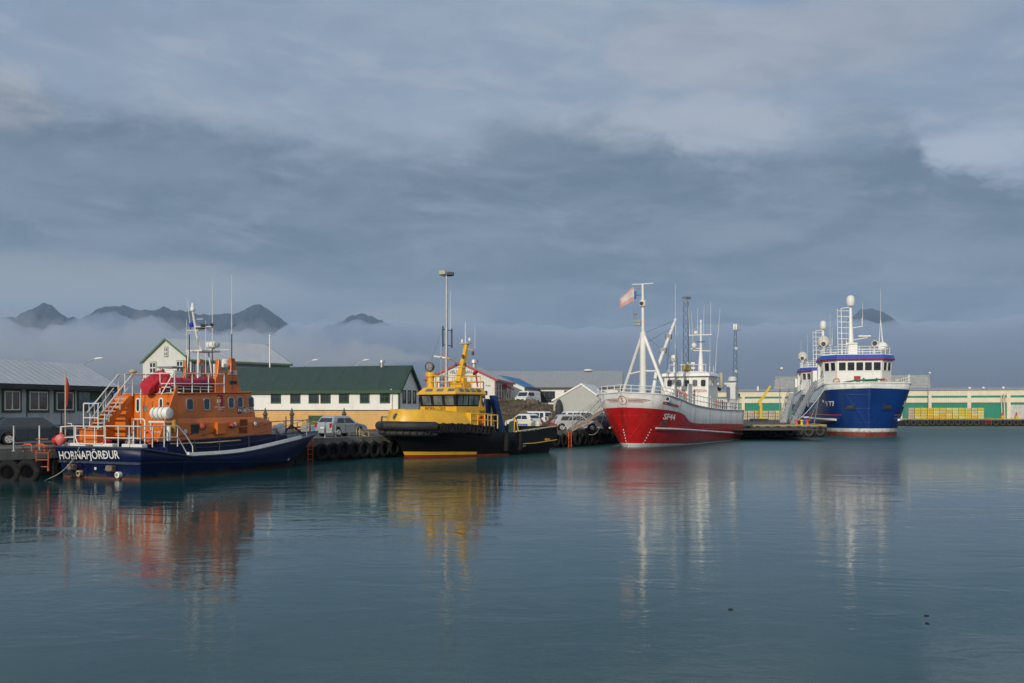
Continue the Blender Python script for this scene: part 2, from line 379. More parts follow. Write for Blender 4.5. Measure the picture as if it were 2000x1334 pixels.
def hull(rows, mids, mats, parent, n=40, transom=None, name='hull', thick=.05):
    """rows: from keel to rail, each a list of (x half breadth, y, z) from bow to stern; mirrored to both sides"""
    G = [catmull(r, n) for r in rows]; b = MB()
    for g in G:
        for p in g: p.x = max(p.x, 0.004)
    for sgn in (1, -1):
        for j in range(len(G) - 1):
            b.cur = mids[j]
            vs = [Vector((p.x * sgn, p.y, p.z)) for p in G[j] + G[j + 1]]
            b.add(vs, [(k, k + 1, n + k + 1, n + k) for k in range(n - 1)])
    b.cur = 0
    tr = transom if transom is not None else mids
    for j in range(len(G) - 1):
        b.cur = tr[j]; a, c = G[j][-1], G[j + 1][-1]
        b.add([(a.x, a.y, a.z), (-a.x, a.y, a.z), (-c.x, c.y, c.z), (c.x, c.y, c.z)], [(0, 1, 2, 3)])
        a, c = G[j][0], G[j + 1][0]
        b.cur = mids[j]; b.add([(a.x, a.y, a.z), (-a.x, a.y, a.z), (-c.x, c.y, c.z), (c.x, c.y, c.z)], [(0, 1, 2, 3)])
    o = b.build(name, mats, parent, smooth=True, merge=True)
    if thick:
        md = o.modifiers.new('solid', 'SOLIDIFY'); md.thickness = thick; md.offset = -1
    return o, G
def deck(G, drop, m, parent, y0=None, y1=None, name='deck', inset=.03):
    top, low = G[-1], G[-2]; n = len(top); b = MB(); L, Rr = [], []
    for p, q in zip(top, low):          # the deck meets the flared side at its own height
        f = min(1.0, drop / max(.05, p.z - q.z)); x = max(p.x + (q.x - p.x) * f - .06, 0.0); y = p.y + (q.y - p.y) * f
        L.append(Vector((-x, y, p.z - drop))); Rr.append(Vector((x, y, p.z - drop)))
    b.add(L + Rr, [(k, k + 1, n + k + 1, n + k) for k in range(n - 1)])
    return b.build(name, m, parent)
def fender_row(b, G, k0, k1, z, R_, r, side, step=1):
    for k in range(k0, k1, step):
        p = G[k]; q = G[min(k + 1, len(G) - 1)]; d = Vector((side * (q.x - p.x), q.y - p.y, 0)); nrm = Vector((-d.y, d.x, 0)).normalized()
        if nrm.x * side < 0: nrm = -nrm
        b.torus(Vector((side * p.x, p.y, p.z + z)) + nrm * (r * .9), R_, r, nrm, 12, 6)
# ------------------------------------------------------------------ water, ground, quays
def water_material():
    m = bpy.data.materials.new('harbour_water'); m.use_nodes = True; t = NT(m.node_tree)
    co = t.n('ShaderNodeTexCoord').outputs['Object']
    h1 = t.noise(t.scale(co, (.42, .62, 1)), 1.0, 3, .5, .8)
    h2 = t.noise(t.scale(co, (1.9, 3.0, 1)), 1.0, 4, .6, .6)
    h3 = t.noise(t.scale(co, (7, 10.5, 1)), 1.0, 3, .55, .3)
    far = t.n('ShaderNodeSeparateXYZ'); t.put(far.inputs[0], co); dist = t.m('ADD', .45, t.m('ADD', t.m('MULTIPLY', t.sstep(far.outputs[1], 26, 56), .6), t.m('MULTIPLY', t.sstep(far.outputs[1], 48, 120), 3.0)))
    patch = t.m('ADD', .35, t.m('MULTIPLY', t.sstep(t.noise(t.scale(co, (.035, .09, 1)), 1.0, 4, .6, .8), .34, .68), 1.0))
    h = t.m('ADD', t.m('MULTIPLY', h1, .021), t.m('MULTIPLY', t.m('ADD', t.m('MULTIPLY', h2, .0110), t.m('MULTIPLY', h3, .0036)), t.m('MULTIPLY', patch, dist)))
    b = t.n('ShaderNodeBump'); b.inputs['Strength'].default_value = 1.0; b.inputs['Distance'].default_value = 1.0; t.put(b.inputs['Height'], h)
    p = t.n('ShaderNodeBsdfPrincipled')
    t.put(p.inputs['Base Color'], t.mix(t.sstep(t.noise(co, .04, 4, .5), .35, .65), (.010, .056, .058, 1), (.014, .070, .070, 1)))
    t.put(p.inputs['Roughness'], t.m('ADD', .045, t.m('ADD', t.m('MULTIPLY', t.sstep(far.outputs[1], 42, 78), .20), t.m('MULTIPLY', t.sstep(far.outputs[1], 60, 150), .17)))); p.inputs['IOR'].default_value = 1.333
    t.put(p.inputs['Normal'], b.outputs[0])
    o = t.n('ShaderNodeOutputMaterial'); t.t.links.new(p.outputs[0], o.inputs['Surface']); return m
b = MB(); b.add([(-600, -200, 0), (9000, -200, 0), (9000, 205, 0), (-600, 205, 0)], [(0, 1, 2, 3)])
b.build('water', water_material(), recalc=False)['kind'] = 'structure'

def asphalt_material():
    m = bpy.data.materials.new('quay_asphalt'); m.use_nodes = True; t = NT(m.node_tree)
    co = t.n('ShaderNodeTexCoord').outputs['Object']
    c = t.mix(t.sstep(t.noise(co, .35, 8, .65), .3, .7), (.055, .055, .052, 1), (.10, .098, .09, 1))
    c = t.mix(t.m('MULTIPLY', t.sstep(t.noise(co, .06, 4, .6, 1.0), .52, .62), .5), c, (.16, .15, .13, 1))
    p = t.n('ShaderNodeBsdfPrincipled'); t.put(p.inputs['Base Color'], c); p.inputs['Roughness'].default_value = .85
    b = t.n('ShaderNodeBump'); b.inputs['Distance'].default_value = .02; t.put(b.inputs['Height'], t.noise(co, 18, 4, .7)); t.put(p.inputs['Normal'], b.outputs[0])
    o = t.n('ShaderNodeOutputMaterial'); t.t.links.new(p.outputs[0], o.inputs['Surface']); return m
QZ = 1.35
QUAY = [(-80, 43.5), (-24.4, 46.2), (-16.4, 61.0), (-11.7, 65), (-7.2, 71), (5, 88), (8.0, 93.5), (16.2, 112), (19.0, 119), (38.0, 120.5), (41.5, 140), (48.6, 162), (62, 203)]
FARQ = [(62.1, 203), (140, 200), (900, 190)]
b = MB()
edge = QUAY + FARQ
n = len(edge)
b.add([(x, y, QZ) for x, y in edge] + [(-9000, 43, QZ), (-9000, 9500, QZ), (9000, 9500, QZ), (9000, 190, QZ)], [tuple(range(n)) + (n + 3, n + 2, n + 1, n)])
g = b.build('ground', asphalt_material(), recalc=False); g['kind'] = 'structure'
if g.data.polygons[0].normal.z < 0: g.data.flip_normals()
M_conc = mat('quay_concrete', (.17, .165, .15), .85, var=.25, vs=.8, bump=('noise', 5, .04), streak=((.05, .05, .045), .6, 1.5))
M_pile = mat('tarred_piles', (.009, .009, .008), .8, var=.4, bump=('noise', 6, .05), streak=((.05, .055, .03), .4, 1.2))
M_kerby = mat('yellow_kerb', (.55, .36, .04), .6, var=.15, dirt=((.2, .15, .08), .5, 2.5))
def quay_wall(name, pts, kerb, label, kmat, capz=.32):
    t = thing(name, label, 'quay')
    b = MB()
    for i in range(len(pts) - 1):
        A, B = Vector((*pts[i], 0)), Vector((*pts[i + 1], 0)); u = (B - A).normalized(); n = Vector((u.y, -u.x, 0)); L = (B - A).length
        b.obox(A, u, (0, 0, 1), n, (-.02, L + .02), (QZ - capz, QZ + .004), (-1.2, .12))
    b.build('capping', M_conc, t, bevel=.03)
    b = MB()
    for i in range(len(pts) - 1):
        A, B = Vector((*pts[i], 0)), Vector((*pts[i + 1], 0)); u = (B - A).normalized(); n = Vector((u.y, -u.x, 0)); L = (B - A).length
        b.obox(A, u, (0, 0, 1), n, (0, L), (-2, QZ - capz), (-1.0, -.02))
        k = 0
        while k * .9 < L:
            b.obox(A + u * (k * .9), u, (0, 0, 1), n, (-.13, .13), (-2, QZ - capz), (-.02, .09)); k += 1
    b.build('piling', M_pile, t)
    if kerb:
        b = MB()
        for i in range(len(pts) - 1):
            A, B = Vector((*pts[i], 0)), Vector((*pts[i + 1], 0)); u = (B - A).normalized(); n = Vector((u.y, -u.x, 0)); L = (B - A).length
            b.obox(A, u, (0, 0, 1), n, (0, L), (QZ + .008, QZ + .12), (-.22, .10))
        b.build('kerb', kmat, t, bevel=.02)
    return t
quay_wall('quay_wall', QUAY[:8], True, 'long concrete quay wall with tyres where the orange, yellow and red boats lie', M_conc, .46)
quay_wall('pier_wall', QUAY[8:], True, 'pier head with yellow kerb beside the bow of the blue trawler', M_kerby, .2)
quay_wall('pier_link_wall', QUAY[7:9], True, 'short piece of quay wall hidden behind the red trawler', M_conc)
quay_wall('far_quay_wall', FARQ[:2] + [(300, 197)], True, 'low distant quay with yellow kerb in front of the green fish factory', M_kerby, .2)

# ------------------------------------------------------------------ mountains, low cloud, haze
def hill(name, D, sil, seed, spread=1500, step=10):
    rnd = random.Random(seed)
    from mathutils import noise as mn
    xs = [p[0] for p in sil]; cols = []
    px = xs[0]; 
    while px <= xs[-1] + .1:
        for i in range(len(sil) - 1):
            if sil[i][0] <= px <= sil[i + 1][0]:
                f = (px - sil[i][0]) / (sil[i + 1][0] - sil[i][0]); y = sil[i][1] * (1 - f) + sil[i + 1][1] * f; break
        cols.append((px, y)); px += step / 3
    rows = 30; b = MB(); vs = []
    for j in range(rows + 1):
        d = (j / rows * 2 - 1)
        for px, y in cols:
            X = (px - 1000) / FPX * D; ridge = (HORIZON - y) / FPX * D
            n1 = mn.fractal(Vector((X / 420, d * 3.5, seed)), 1.0, 2.0, 5)
            n2 = mn.ridged_multi_fractal(Vector((X / 260, d * 1.6, seed + 5)), 1.0, 2.1, 5, 1.0, 2.0)
            sh = max(0, 1 - abs(d)) ** 1.15
            z = ridge * sh * (1 + (.30 * n1 - .12 * n2 + .1) * min(1, abs(d) * 3.5)) + n1 * 14
            if abs(d) < .12: z += ridge * .022 * mn.fractal(Vector((X / 75, seed, 0)), .9, 2.2, 4)
            vs.append((X + n1 * 60 * abs(d), D + d * spread, z - 20 * (abs(d) > .95)))
    n = len(cols)
    b.add(vs, [(j * n + k, j * n + k + 1, (j + 1) * n + k + 1, (j + 1) * n + k) for j in range(rows) for k in range(n - 1)])
    o = b.build(name, M_hill, smooth=False); o['kind'] = 'structure'
    return o
M_hill = mat('haze_tinted_rock', (.018, .034, .058), .9, var=.35, vs=.004, dirt=((.045, .05, .055), .6, .006))  # blue of the distant haze is put into the rock colour
hill('mountain_range', 8200, [(-260, 640), (-120, 612), (-40, 622), (0, 618), (30, 617), (60, 603), (80, 594), (88, 591), (105, 599), (133, 622), (145, 619), (155, 623), (178, 610), (196, 600), (225, 597), (247, 598), (268, 607), (290, 605), (312, 604), (320, 597), (340, 603), (370, 608), (400, 614), (440, 613), (465, 609), (488, 597), (503, 592), (520, 602), (548, 622), (600, 668), (680, 790)], 2)
hill('mountain_peak', 9800, [(520, 790), (620, 645), (650, 632), (668, 627), (690, 614), (708, 612), (730, 620), (755, 629), (800, 650), (900, 790)], 9)
hill('mountain_dome', 10200, [(1500, 790), (1590, 650), (1612, 640), (1650, 629), (1668, 616), (1682, 606), (1703, 602), (1725, 608), (1748, 624), (1765, 638), (1790, 650), (1812, 648), (1830, 652), (1930, 790)], 14)

def vol_mat(name, col, dens, aniso=0.0):
    m = bpy.data.materials.new(name); m.use_nodes = True; t = NT(m.node_tree)
    v = t.n('ShaderNodeVolumePrincipled'); v.inputs['Color'].default_value = c4(col); v.inputs['Density'].default_value = dens
    v.inputs['Anisotropy'].default_value = aniso
    o = t.n('ShaderNodeOutputMaterial'); t.t.links.new(v.outputs[0], o.inputs['Volume']); return m
def cloud_bank():
    from mathutils import noise as mn
    b = MB(); nx, ny = 300, 22; vs_t, vs_b = [], []
    for j in range(ny + 1):
        f = j / ny * 2 - 1
        for i in range(nx + 1):
            a = R(-44 + 88 * i / nx); rr = 5900 + f * 900; X = math.sin(a) * rr; Y = math.cos(a) * rr
            px = 1000 + FPX * math.tan(a)
            lump = mn.fractal(Vector((a * 26, f * 1.3, 3.0)), .9, 2.1, 6); big = mn.noise(Vector((a * 7, 0, 8.0)))
            topy = 655 - 0 * px
            H_ = (HORIZON - (655 + (634 - 655) * max(0, min(1, (px - 540) / 90)) + 8 * max(0, min(1, (px - 950) / 200)))) / FPX * 5900
            k_ = 1.0 if px < 500 else max(.35, 1 - (px - 500) / 500)
            z = (H_ + k_ * (85 * lump + 40 * big + 90 * abs(mn.noise(Vector((a * 34, f * .6, 1.0)))))) * max(0.0, 1 - abs(f) ** 3)
            vs_t.append((X, Y, max(z, 3)))
            vs_b.append((X, Y, 1.6))
    n = nx + 1; N = len(vs_t); fs = []
    for j in range(ny):
        for k in range(nx):
            q = (j * n + k, j * n + k + 1, (j + 1) * n + k + 1, (j + 1) * n + k); fs.append(q); fs.append(tuple(N + t for t in reversed(q)))
    for k in range(nx):
        fs.append((k, N + k, N + k + 1, k + 1)); a = ny * n + k; fs.append((a, a + 1, N + a + 1, N + a))
    for j in range(ny):
        a, c = j * n, (j + 1) * n; fs.append((a, c, N + c, N + a)); a, c = j * n + nx, (j + 1) * n + nx; fs.append((a, N + a, N + c, c))
    b.add(vs_t + vs_b, fs)
    o = b.build('cloud_bank', vol_mat('low_cloud_vapour', (.64, .76, .95), .0032)); tag(o, 'low bank of cloud lying across the foot of the mountains', 'cloud', None, 'stuff')
cloud_bank()
def mist():
    from mathutils import noise as mn
    b = MB(); nx, ny = 220, 14; T_, B_ = [], []
    for j in range(ny + 1):
        f = j / ny * 2 - 1
        for i in range(nx + 1):
            a = R(-34 + 30 * i / nx); rr = 4700 + f * 260; e = min(1, i / 30, (nx - i) / 70)
            z = (CAM_Z + (HORIZON - 650) / FPX * rr / math.cos(a) * math.cos(a)) + 110 * mn.fractal(Vector((a * 30, f, 7)), .85, 2.2, 6) + 60 * abs(mn.noise(Vector((a * 48, f, 2))))
            h = max(2, (1 - abs(f) ** 2.5)) * 1.0; zl = 120 + 60 * mn.noise(Vector((a * 9, 0, 5)))
            k = max(0.02, (1 - abs(f) ** 2.5) * e); m_ = (z + zl) / 2
            T_.append((math.sin(a) * rr, math.cos(a) * rr, m_ + (z - m_) * k)); B_.append((math.sin(a) * rr, math.cos(a) * rr, m_ - (m_ - zl) * k))
    n = nx + 1; N = len(T_); fs = []
    for j in range(ny):
        for k in range(nx): q = (j * n + k, j * n + k + 1, (j + 1) * n + k + 1, (j + 1) * n + k); fs.append(q); fs.append(tuple(N + t for t in reversed(q)))
    for k in range(nx): fs.append((k, N + k, N + k + 1, k + 1)); a = ny * n + k; fs.append((a, a + 1, N + a + 1, N + a))
    for j in range(ny): a, c = j * n, (j + 1) * n; fs.append((a, c, N + c, N + a)); a, c = j * n + nx, (j + 1) * n + nx; fs.append((a, N + a, N + c, c))
    b.add(T_ + B_, fs)
    o = b.build('mist', vol_mat('pale_mist_vapour', (.92, .92, .94), .0014)); tag(o, 'pale ragged mist in front of the left mountains', 'mist', None, 'stuff')
mist()
b = MB(); b.box((-12500, 12500), (-1500, 12500), (-3, 1400))
o = b.build('haze', vol_mat('air_haze', (.55, .74, 1.0), 5.5e-5)); tag(o, 'thin blue haze over the harbour and mountains', 'haze', None, 'stuff')
# ------------------------------------------------------------------ orange and navy lifeboat
M_ldeck = mat('lifeboat_deck', (.10, .13, .16), .7, var=.15)
M_winrim = mat('window_rim', (.42, .42, .42), .4, metal=.4, var=.1)
M_cover = mat('red_cover_cloth', (.42, .010, .022), .5, var=.15, vs=2, bump=('noise', 1.6, .10))
M_tan = mat('tan_canvas', (.45, .36, .22), .7, var=.1)
def lifeboat():
    T = thing('lifeboat', 'orange lifeboat with a navy hull lettered HORNAFJORDUR across its stern', 'lifeboat', (-19.7, 47.6, 0), R(-26))
    rows = [
        [(0, 13.6, -.5), (.5, 12.4, -.5), (1.1, 10, -.5), (1.8, 6.5, -.5), (2.1, 3, -.5), (2.2, 0, -.5)],
        [(0, 14.5, 0), (.80, 12.8, 0), (1.65, 10.3, 0), (2.3, 6.8, 0), (2.52, 3, 0), (2.56, .05, 0)],
        [(0, 14.58, .10), (.84, 12.85, .09), (1.69, 10.35, .08), (2.33, 6.85, .07), (2.55, 3, .07), (2.58, .04, .07)],
        [(0, 15.25, .62), (1.05, 13.3, .40), (1.95, 10.7, .36), (2.52, 7.0, .50), (2.66, 3, .70), (2.68, -.02, .78)],
        [(0, 15.35, .72), (1.12, 13.35, .48), (2.0, 10.75, .44), (2.56, 7.0, .56), (2.70, 3, .76), (2.73, -.08, .84)],
        [(0, 16.95, 1.90), (1.70, 14.2, 1.72), (2.46, 10.9, 1.42), (2.70, 7.0, 1.03), (2.76, 3.6, .97), (2.80, 2.75, 1.03), (2.86, -.22, 1.48)]]
    # the last row has one more point where the deck steps down; give every row that station
    for r in rows[:-1]:
        a, c = r[-2], r[-1]; r.insert(-1, tuple(a[i] * .92 + c[i] * .08 for i in range(3)))
    H_, G = hull(rows, [1, 1, 0, 2, 0], [M_navy, M_antifoul, mat('dark_strake', (.03, .04, .07), .6, var=.2)], T, 60)
    bt = bvh(H_)
    dk = deck(G, .02, M_ldeck, T)
    b = MB()
    for s in (1, -1):
        b.tube([(p.x * s, p.y, p.z + .01) for p in G[-1]], .055, 6)
    b.tube([(-2.86, -.22, 1.50), (2.86, -.22, 1.50)], .06, 6)
    b.build('rubbing_strake', mat('dark_strake', (.045, .055, .07), .6, var=.2), T, smooth=True)
    # pale side deck edge, seen as a white curve along the low gunwale
    b = MB()
    for s in (1, -1):
        g = [p for p in G[-1] if 2.9 < p.y < 12.6]
        b.loft([[(s * (p.x + .035), p.y, p.z + .05), (s * (p.x - .01), p.y, p.z + .21), (s * (p.x - .14), p.y, p.z + .21), (s * (p.x - .14), p.y, p.z + .05)] for p in g])
    b.build('toe_rail', M_rail, T)
    for j, t_ in enumerate((4.2, 5.6, 7.2, 8.8, 10.4, 12.0, 13.2)):
        p = min(G[-1], key=lambda q: abs(q.y - t_)); b = MB(); b.box((p.x - .2, p.x - .1), (p.y - .12, p.y + .12), (p.z + .13, p.z + .17)); b.build('fairlead', M_dark, T)
    text('HORNAFJ\u00d6R\u00d0UR', .56, M_text, T, (-.62, 0, 1.10), (1, 0, .03), (0, 0, 1), onto=bt, sx=.93, bold=.006, off=.01)
    # spray strake and rope on the bow
    b = MB(); b.tube([(1.55, 13.0, 1.50), (1.62, 12.5, 1.0), (1.62, 12.0, .35)], .035); b.build('bow_rope', M_rail, T)
    b = MB(); b.box((-2.7, 2.7), (-.12, -.01), (.72, .83)); b.build('transom_band', mat('dark_strake', (.045, .055, .07)), T)
    for x in (-1.3, 1.3):
        b = MB(); b.lathe([(.15, 0), (.15, .22), (.09, .24), (.09, .05)], (x, .05, .22), 14, (0, -1, 0)); b.build('exhaust_outlet', M_text if x > 0 else M_tan, T, smooth=True)
        b = MB(); b.box((x - .62, x - .28), (-.28, .0), (.38, .66)); b.prism([(-.3, .42), (0, .30), (0, .64), (-.26, .64)], 'x', x - .66, x - .24); b.build('trim_tab_bracket', M_wood, T, bevel=.03)
    b = MB(); b.box((-.35, -.23), (-.03, .02), (.42, .54)); b.build('zinc_block', M_text, T)
    # stern deck: white lockers and rails with the rounded gate
    for a0, a1 in ((-2.8, -2.5), (-2.15, -.95), (-.45, .85), (1.45, 1.95), (2.0, 2.75)):
        b = MB(); b.box((a0, a1), (-.05, .32), (1.50, 1.68)); b.build('deck_pad', M_rail, T, bevel=.04)
    b = MB()
    rails(b, [(-2.7, 2.6, 1.5), (-2.75, .1, 1.5)], .95, .028, (1, .5), .9)
    rails(b, [(-2.7, 0, 1.5), (-1.75, 0, 1.5)], [.95, 1.02], .028, (1, .45), .7)
    b.build('stern_rail', M_rail, T, smooth=True); b = MB()
    rails(b, [(.35, 0, 1.5), (1.2, 0, 1.5), (2.62, 0, 1.5)], 1.02, .028, (1, .45), .8)
    rails(b, [(2.62, 0, 1.5), (2.7, 1.4, 1.5), (2.66, 2.3, 1.5)], 1.02, .028, (1, .45), .8)
    b.tube([(2.66, 2.3, 1.98), (2.66, 3.0, 1.05)], .025); b.tube([(2.66, 2.3, 2.52), (2.66, 2.9, 2.0), (2.66, 3.3, 1.5), (2.66, 3.35, .95)], .025)
    b.build('stern_rail', M_rail, T, smooth=True)
    b = MB(); b.tube([(-1.6, -.05, 2.50), (-1.6, -.05, 1.95), (-1.5, -.05, 1.72), (-1.35, -.05, 1.65), (.15, -.05, 1.65), (.28, -.05, 1.72), (.34, -.05, 1.9), (.34, -.05, 2.50), (-1.6, -.05, 2.50)], .03)
    b.tube([(-1.6, -.05, 2.05), (.34, -.05, 2.05)], .025); b.tube([(-.95, -.05, 2.5), (-.95, -.05, 1.65)], .022); b.tube([(-.3, -.05, 2.5), (-.3, -.05, 1.65)], .022)
    b.build('stern_gate', M_rail, T, smooth=True)
    b = MB(); b.tube([(-2.3, .1, 2.45), (-2.3, .1, 2.62), (-2.05, .1, 2.62), (-2.05, .1, 2.45)], .03)
    b.build('grab_hoop', M_rail, T, smooth=True); b = MB()
    b.tube([(1.55, .6, 1.5), (1.55, .6, 2.75), (1.62, .6, 2.85), (2.2, .6, 2.85), (2.28, .6, 2.75), (2.28, .6, 1.5)], .035)
    b.build('grab_hoop', M_rail, T, smooth=True)
    b = MB(); b.lathe([(.10, 0), (.10, .35), (.16, .4), (.16, .5), (.05, .55)], (1.0, 1.1, 1.5), 12); b.build('capstan', M_steel, T, smooth=True); b = MB(); b.lathe([(.2, 0), (.2, .25), (.12, .3), (.12, .55), (.2, .6)], (.2, 1.6, 1.5), 12); b.build('mooring_bitt', M_steel, T, smooth=True)
    # blue trunk side, orange deckhouse
    side = [(2.2, .9), (2.2, 1.74), (10.6, 1.92), (12.2, 1.95), (12.9, 1.62), (13.2, 1.3), (11, .95)]
    b = MB(); b.loft([[(hw, y, .8), (hw, y, zt), (-hw, y, zt), (-hw, y, .8)] for y, hw, zt in ((2.3, 1.98, 1.735), (6, 1.98, 1.80), (9, 1.80, 1.87), (11.3, 1.40, 1.90), (12.6, 1.05, 1.80), (13.3, .7, 1.45))]); b.build('trunk', M_navy, T, bevel=.03)
    b = MB(); b.loft([[(hw, y, z0), (hw * .985, y, 2.62), (hw * .93, y, zt), (-hw * .93, y, zt), (-hw * .985, y, 2.62), (-hw, y, z0)] for y, hw, z0, zt in ((3.05, 1.93, 1.74, 2.9), (6, 1.93, 1.80, 2.9), (9.1, 1.76, 1.87, 2.9), (9.8, 1.66, 1.885, 2.86), (10.75, 1.52, 1.90, 2.66))])
    b.build('lower_house', M_orange, T, bevel=.04)
    b = MB(); b.loft([[(hw, y + .0, 2.86), (hw * .955, y - s_, zt), (-hw * .955, y - s_, zt), (-hw, y, 2.86)] for y, hw, zt, s_ in ((3.05, 1.80, 4.06, 0), (6, 1.80, 4.14, 0), (8.6, 1.66, 4.20, .05), (9.35, 1.52, 4.22, .30))])
    wh = b.build('wheelhouse', M_orange, T, bevel=.06); bw = bvh(wh)
    b = MB(); b.loft([[(hw, y, z), (hw, y, z + .07), (-hw, y, z + .07), (-hw, y, z)] for y, hw, z in ((3.0, 1.76, 4.06), (6, 1.76, 4.14), (8.6, 1.62, 4.205), (9.1, 1.50, 4.225))]); b.build('house_top', M_orange, T, bevel=.025)
    for s in (1, -1):   # buttress fins that carry the roof edge down to the quarter
        b = MB(); b.prism([(1.72, 1.74), (3.05, 1.74), (3.05, 4.5), (2.95, 4.52), (2.8, 4.1)], 'x', s * 1.86, s * 1.95); b.build('side_fin', M_orange, T, bevel=.015)
    nS = Vector((1, 0, .06)).normalized(); vS = Vector((-.06, 0, 1)).normalized()
    for s in (1, -1):
        for y, z, hw in ((4.05, 3.56, 1.765), (5.25, 3.58, 1.765), (7.15, 3.66, 1.72), (7.9, 3.70, 1.67), (8.85, 3.70, 1.53)):
            h = bw.ray_cast(Vector((s * 4, y, z)), Vector((-s, 0, 0))); x = h[0].x if h[0] else s * hw
            porthole(T, (x + s * .012, y, z), (0, s, 0), (-.04 * s, 0, 1), (s, 0, .04), .50, .62, M_winrim, M_glass)
    for x in (-1.0, -.35, .35, 1.0):
        porthole(T, (x, 9.28, 3.7), (-1, 0, 0), (0, -.2, 1), (0, 1, .2), .42, .5, M_winrim, M_glass)
    def sidex(y, z):
        h = bw.ray_cast(Vector((4, y, z)), Vector((-1, 0, 0))); return h[0].x
    b = MB(); x = sidex(6.15, 3.65); b.obox((x, 5.8, 3.22), (0, 1, 0), (-.05, 0, 1), (1, 0, 0), (0, .72), (0, .86), (0, .02)); lg = b.build('emblem_panel', mat('emblem_red', (.36, .012, .012), .45), T)
    b = MB()
    for k in (-1, 0, 1): b.box((x + .012, x + .026), (6.16 + k * .10 - .025, 6.16 + k * .10 + .025), (3.66, 3.84))
    for zz_, s_ in ((3.60, -1), (3.90, 1)): b.prism([(6.08, zz_), (6.24, zz_), (6.16, zz_ + .07 * s_)], 'x', x + .012, x + .026)
    b.build('emblem', M_text, lg)
    text('SLYSAVARNAFELAGI\u00d0', .085, M_text, lg, (x + .02, 6.16, 3.42), (0, 1, 0), (0, 0, 1), off=.004); text('LANDSBJ\u00d6RG', .11, M_text, lg, (x + .015, 6.16, 3.31), (0, 1, 0), (0, 0, 1), off=.004)
    xx = sidex(8.2, 3.2)
    b = MB(); b.obox((xx + .0, 7.65, 3.08), (-.10, 1, 0), (0, 0, 1), (1, 0.1, 0), (0, 1.25), (0, .33), (.02, .05)); pl = b.build('name_board', mat('name_board', (.015, .04, .045), .4), T)
    text('INGIBJ\u00d6RG', .27, M_text, pl, (xx - .01, 8.27, 3.245), (-.10, 1, 0), (0, 0, 1), off=.06)
    # vents, lamps, boxes on the lower side
    b = MB()
    for r_ in range(2):
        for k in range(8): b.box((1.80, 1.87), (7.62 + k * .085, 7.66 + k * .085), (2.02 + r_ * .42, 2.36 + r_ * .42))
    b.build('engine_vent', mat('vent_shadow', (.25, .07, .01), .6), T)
    for y, z in ((3.55, 2.2), (8.95, 2.52), (7.3, 2.52)):
        b = MB(); b.lathe([(.11, 0), (.11, .05), (.07, .07)], (1.80 if y > 7 else 1.93, y, z), 12, (1, 0, 0)); b.build('side_lamp', M_lamp, T, smooth=True)
    b = MB(); b.box((1.9, 2.12), (5.65, 6.35), (2.0, 2.62)); b.build('side_locker', M_orange, T, bevel=.04)
    b = MB(); b.box((1.92, 1.96), (4.0, 4.5), (2.1, 2.55)); b.build('side_hatch', M_dark, T)
    for y, r_ in ((4.75, .2), (6.95, .15)):
        b = MB(); b.ball((1.95, y, 2.45), r_); b.build('covered_fitting', mat('rose_cloth', (.36, .06, .035), .7, bump=('noise', 5, .05)), T, smooth=True)
    for y0, y1, z0 in ((2.6, 4.1, 1.88), (4.7, 6.0, 1.98), (7.0, 7.9, 2.30), (8.9, 10.2, 2.32)):
        b = MB(); b.tube([(1.98, y0, z0), (1.98 - .15 * (y1 > 9), y1, z0 + .22)], .018); b.build('grab_rail', M_dark, T)
    b = MB(); b.tube([(2.0, 2.5, 1.62), (2.02, 5.2, 1.60), (1.93, 7.6, 1.66)], .035); b.build('boat_hook', mat('boathook_wood', (.62, .45, .20), .5), T)
    # guard wires on the low side decks
    for s in (1, -1):
        b = MB(); g = [p for p in G[-1] if 3.2 < p.y < 14.4]; pts = [Vector((s * (p.x - .12), p.y, p.z + .05)) for p in g[::2]]
        hs = [.78 + .25 * max(0, (p.y - 8) / 6) for p in pts]
        for lv in (1, .5): b.tube([p + Vector((0, 0, h * lv)) for p, h in zip(pts, hs)], .012, 4)
        for p, h in list(zip(pts, hs))[::3]: b.tube([p, p + Vector((0, 0, h))], .022)
        b.build('guard_wire', M_dark, T)
    b = MB(); P = [(1.35, 14.1, 1.7), (1.0, 14.9, 1.75), (.1, 16.0, 1.8), (-.1, 16.0, 1.8), (-1.0, 14.9, 1.75), (-1.35, 14.1, 1.7)]; rails(b, P, .85, .03, (1,), 1.2); b.build('pulpit', M_steel, T, smooth=True)
    b = MB(); b.lathe([(.22, 0), (.22, .5), (.30, .5), (.30, .62), (.15, .66)], (.2, 12.6, 2.2), 14, (1, -.3, 0)); b.box((-.5, .5), (12.2, 12.9), (1.7, 2.0)); b.build('windlass', M_rail, T, smooth=True)
    b = MB(); b.tube([(0, 15.5, 1.8), (.1, 14.2, 2.35), (0, 13.8, 2.0)], .06); b.tube([(.5, 14.6, 2.25), (-.5, 14.2, 2.1)], .05); b.tube([(.35, 13.4, 1.7), (.35, 13.4, 2.9)], .03); b.tube([(.75, 12.9, 1.6), (.75, 12.9, 2.6)], .04); b.build('anchor', M_dark, T)
    # aft face: doors, portholes, stairs, life raft
    b = MB(); b.box((-.55, .25), (2.99, 3.05), (1.78, 3.75)); b.build('aft_door', M_orange, T, bevel=.05)
    for x in (-.72, .86):
        porthole(T, (x, 3.03, 3.52), (1, 0, 0), (0, 0, 1), (0, -1, 0), .30, .74, M_white, M_glass, .06, r=.45)
    b = MB(); b.box((-.34, -.02), (2.965, 3.0), (3.2, 3.5)); b.build('door_window', M_steel, T, bevel=.01)
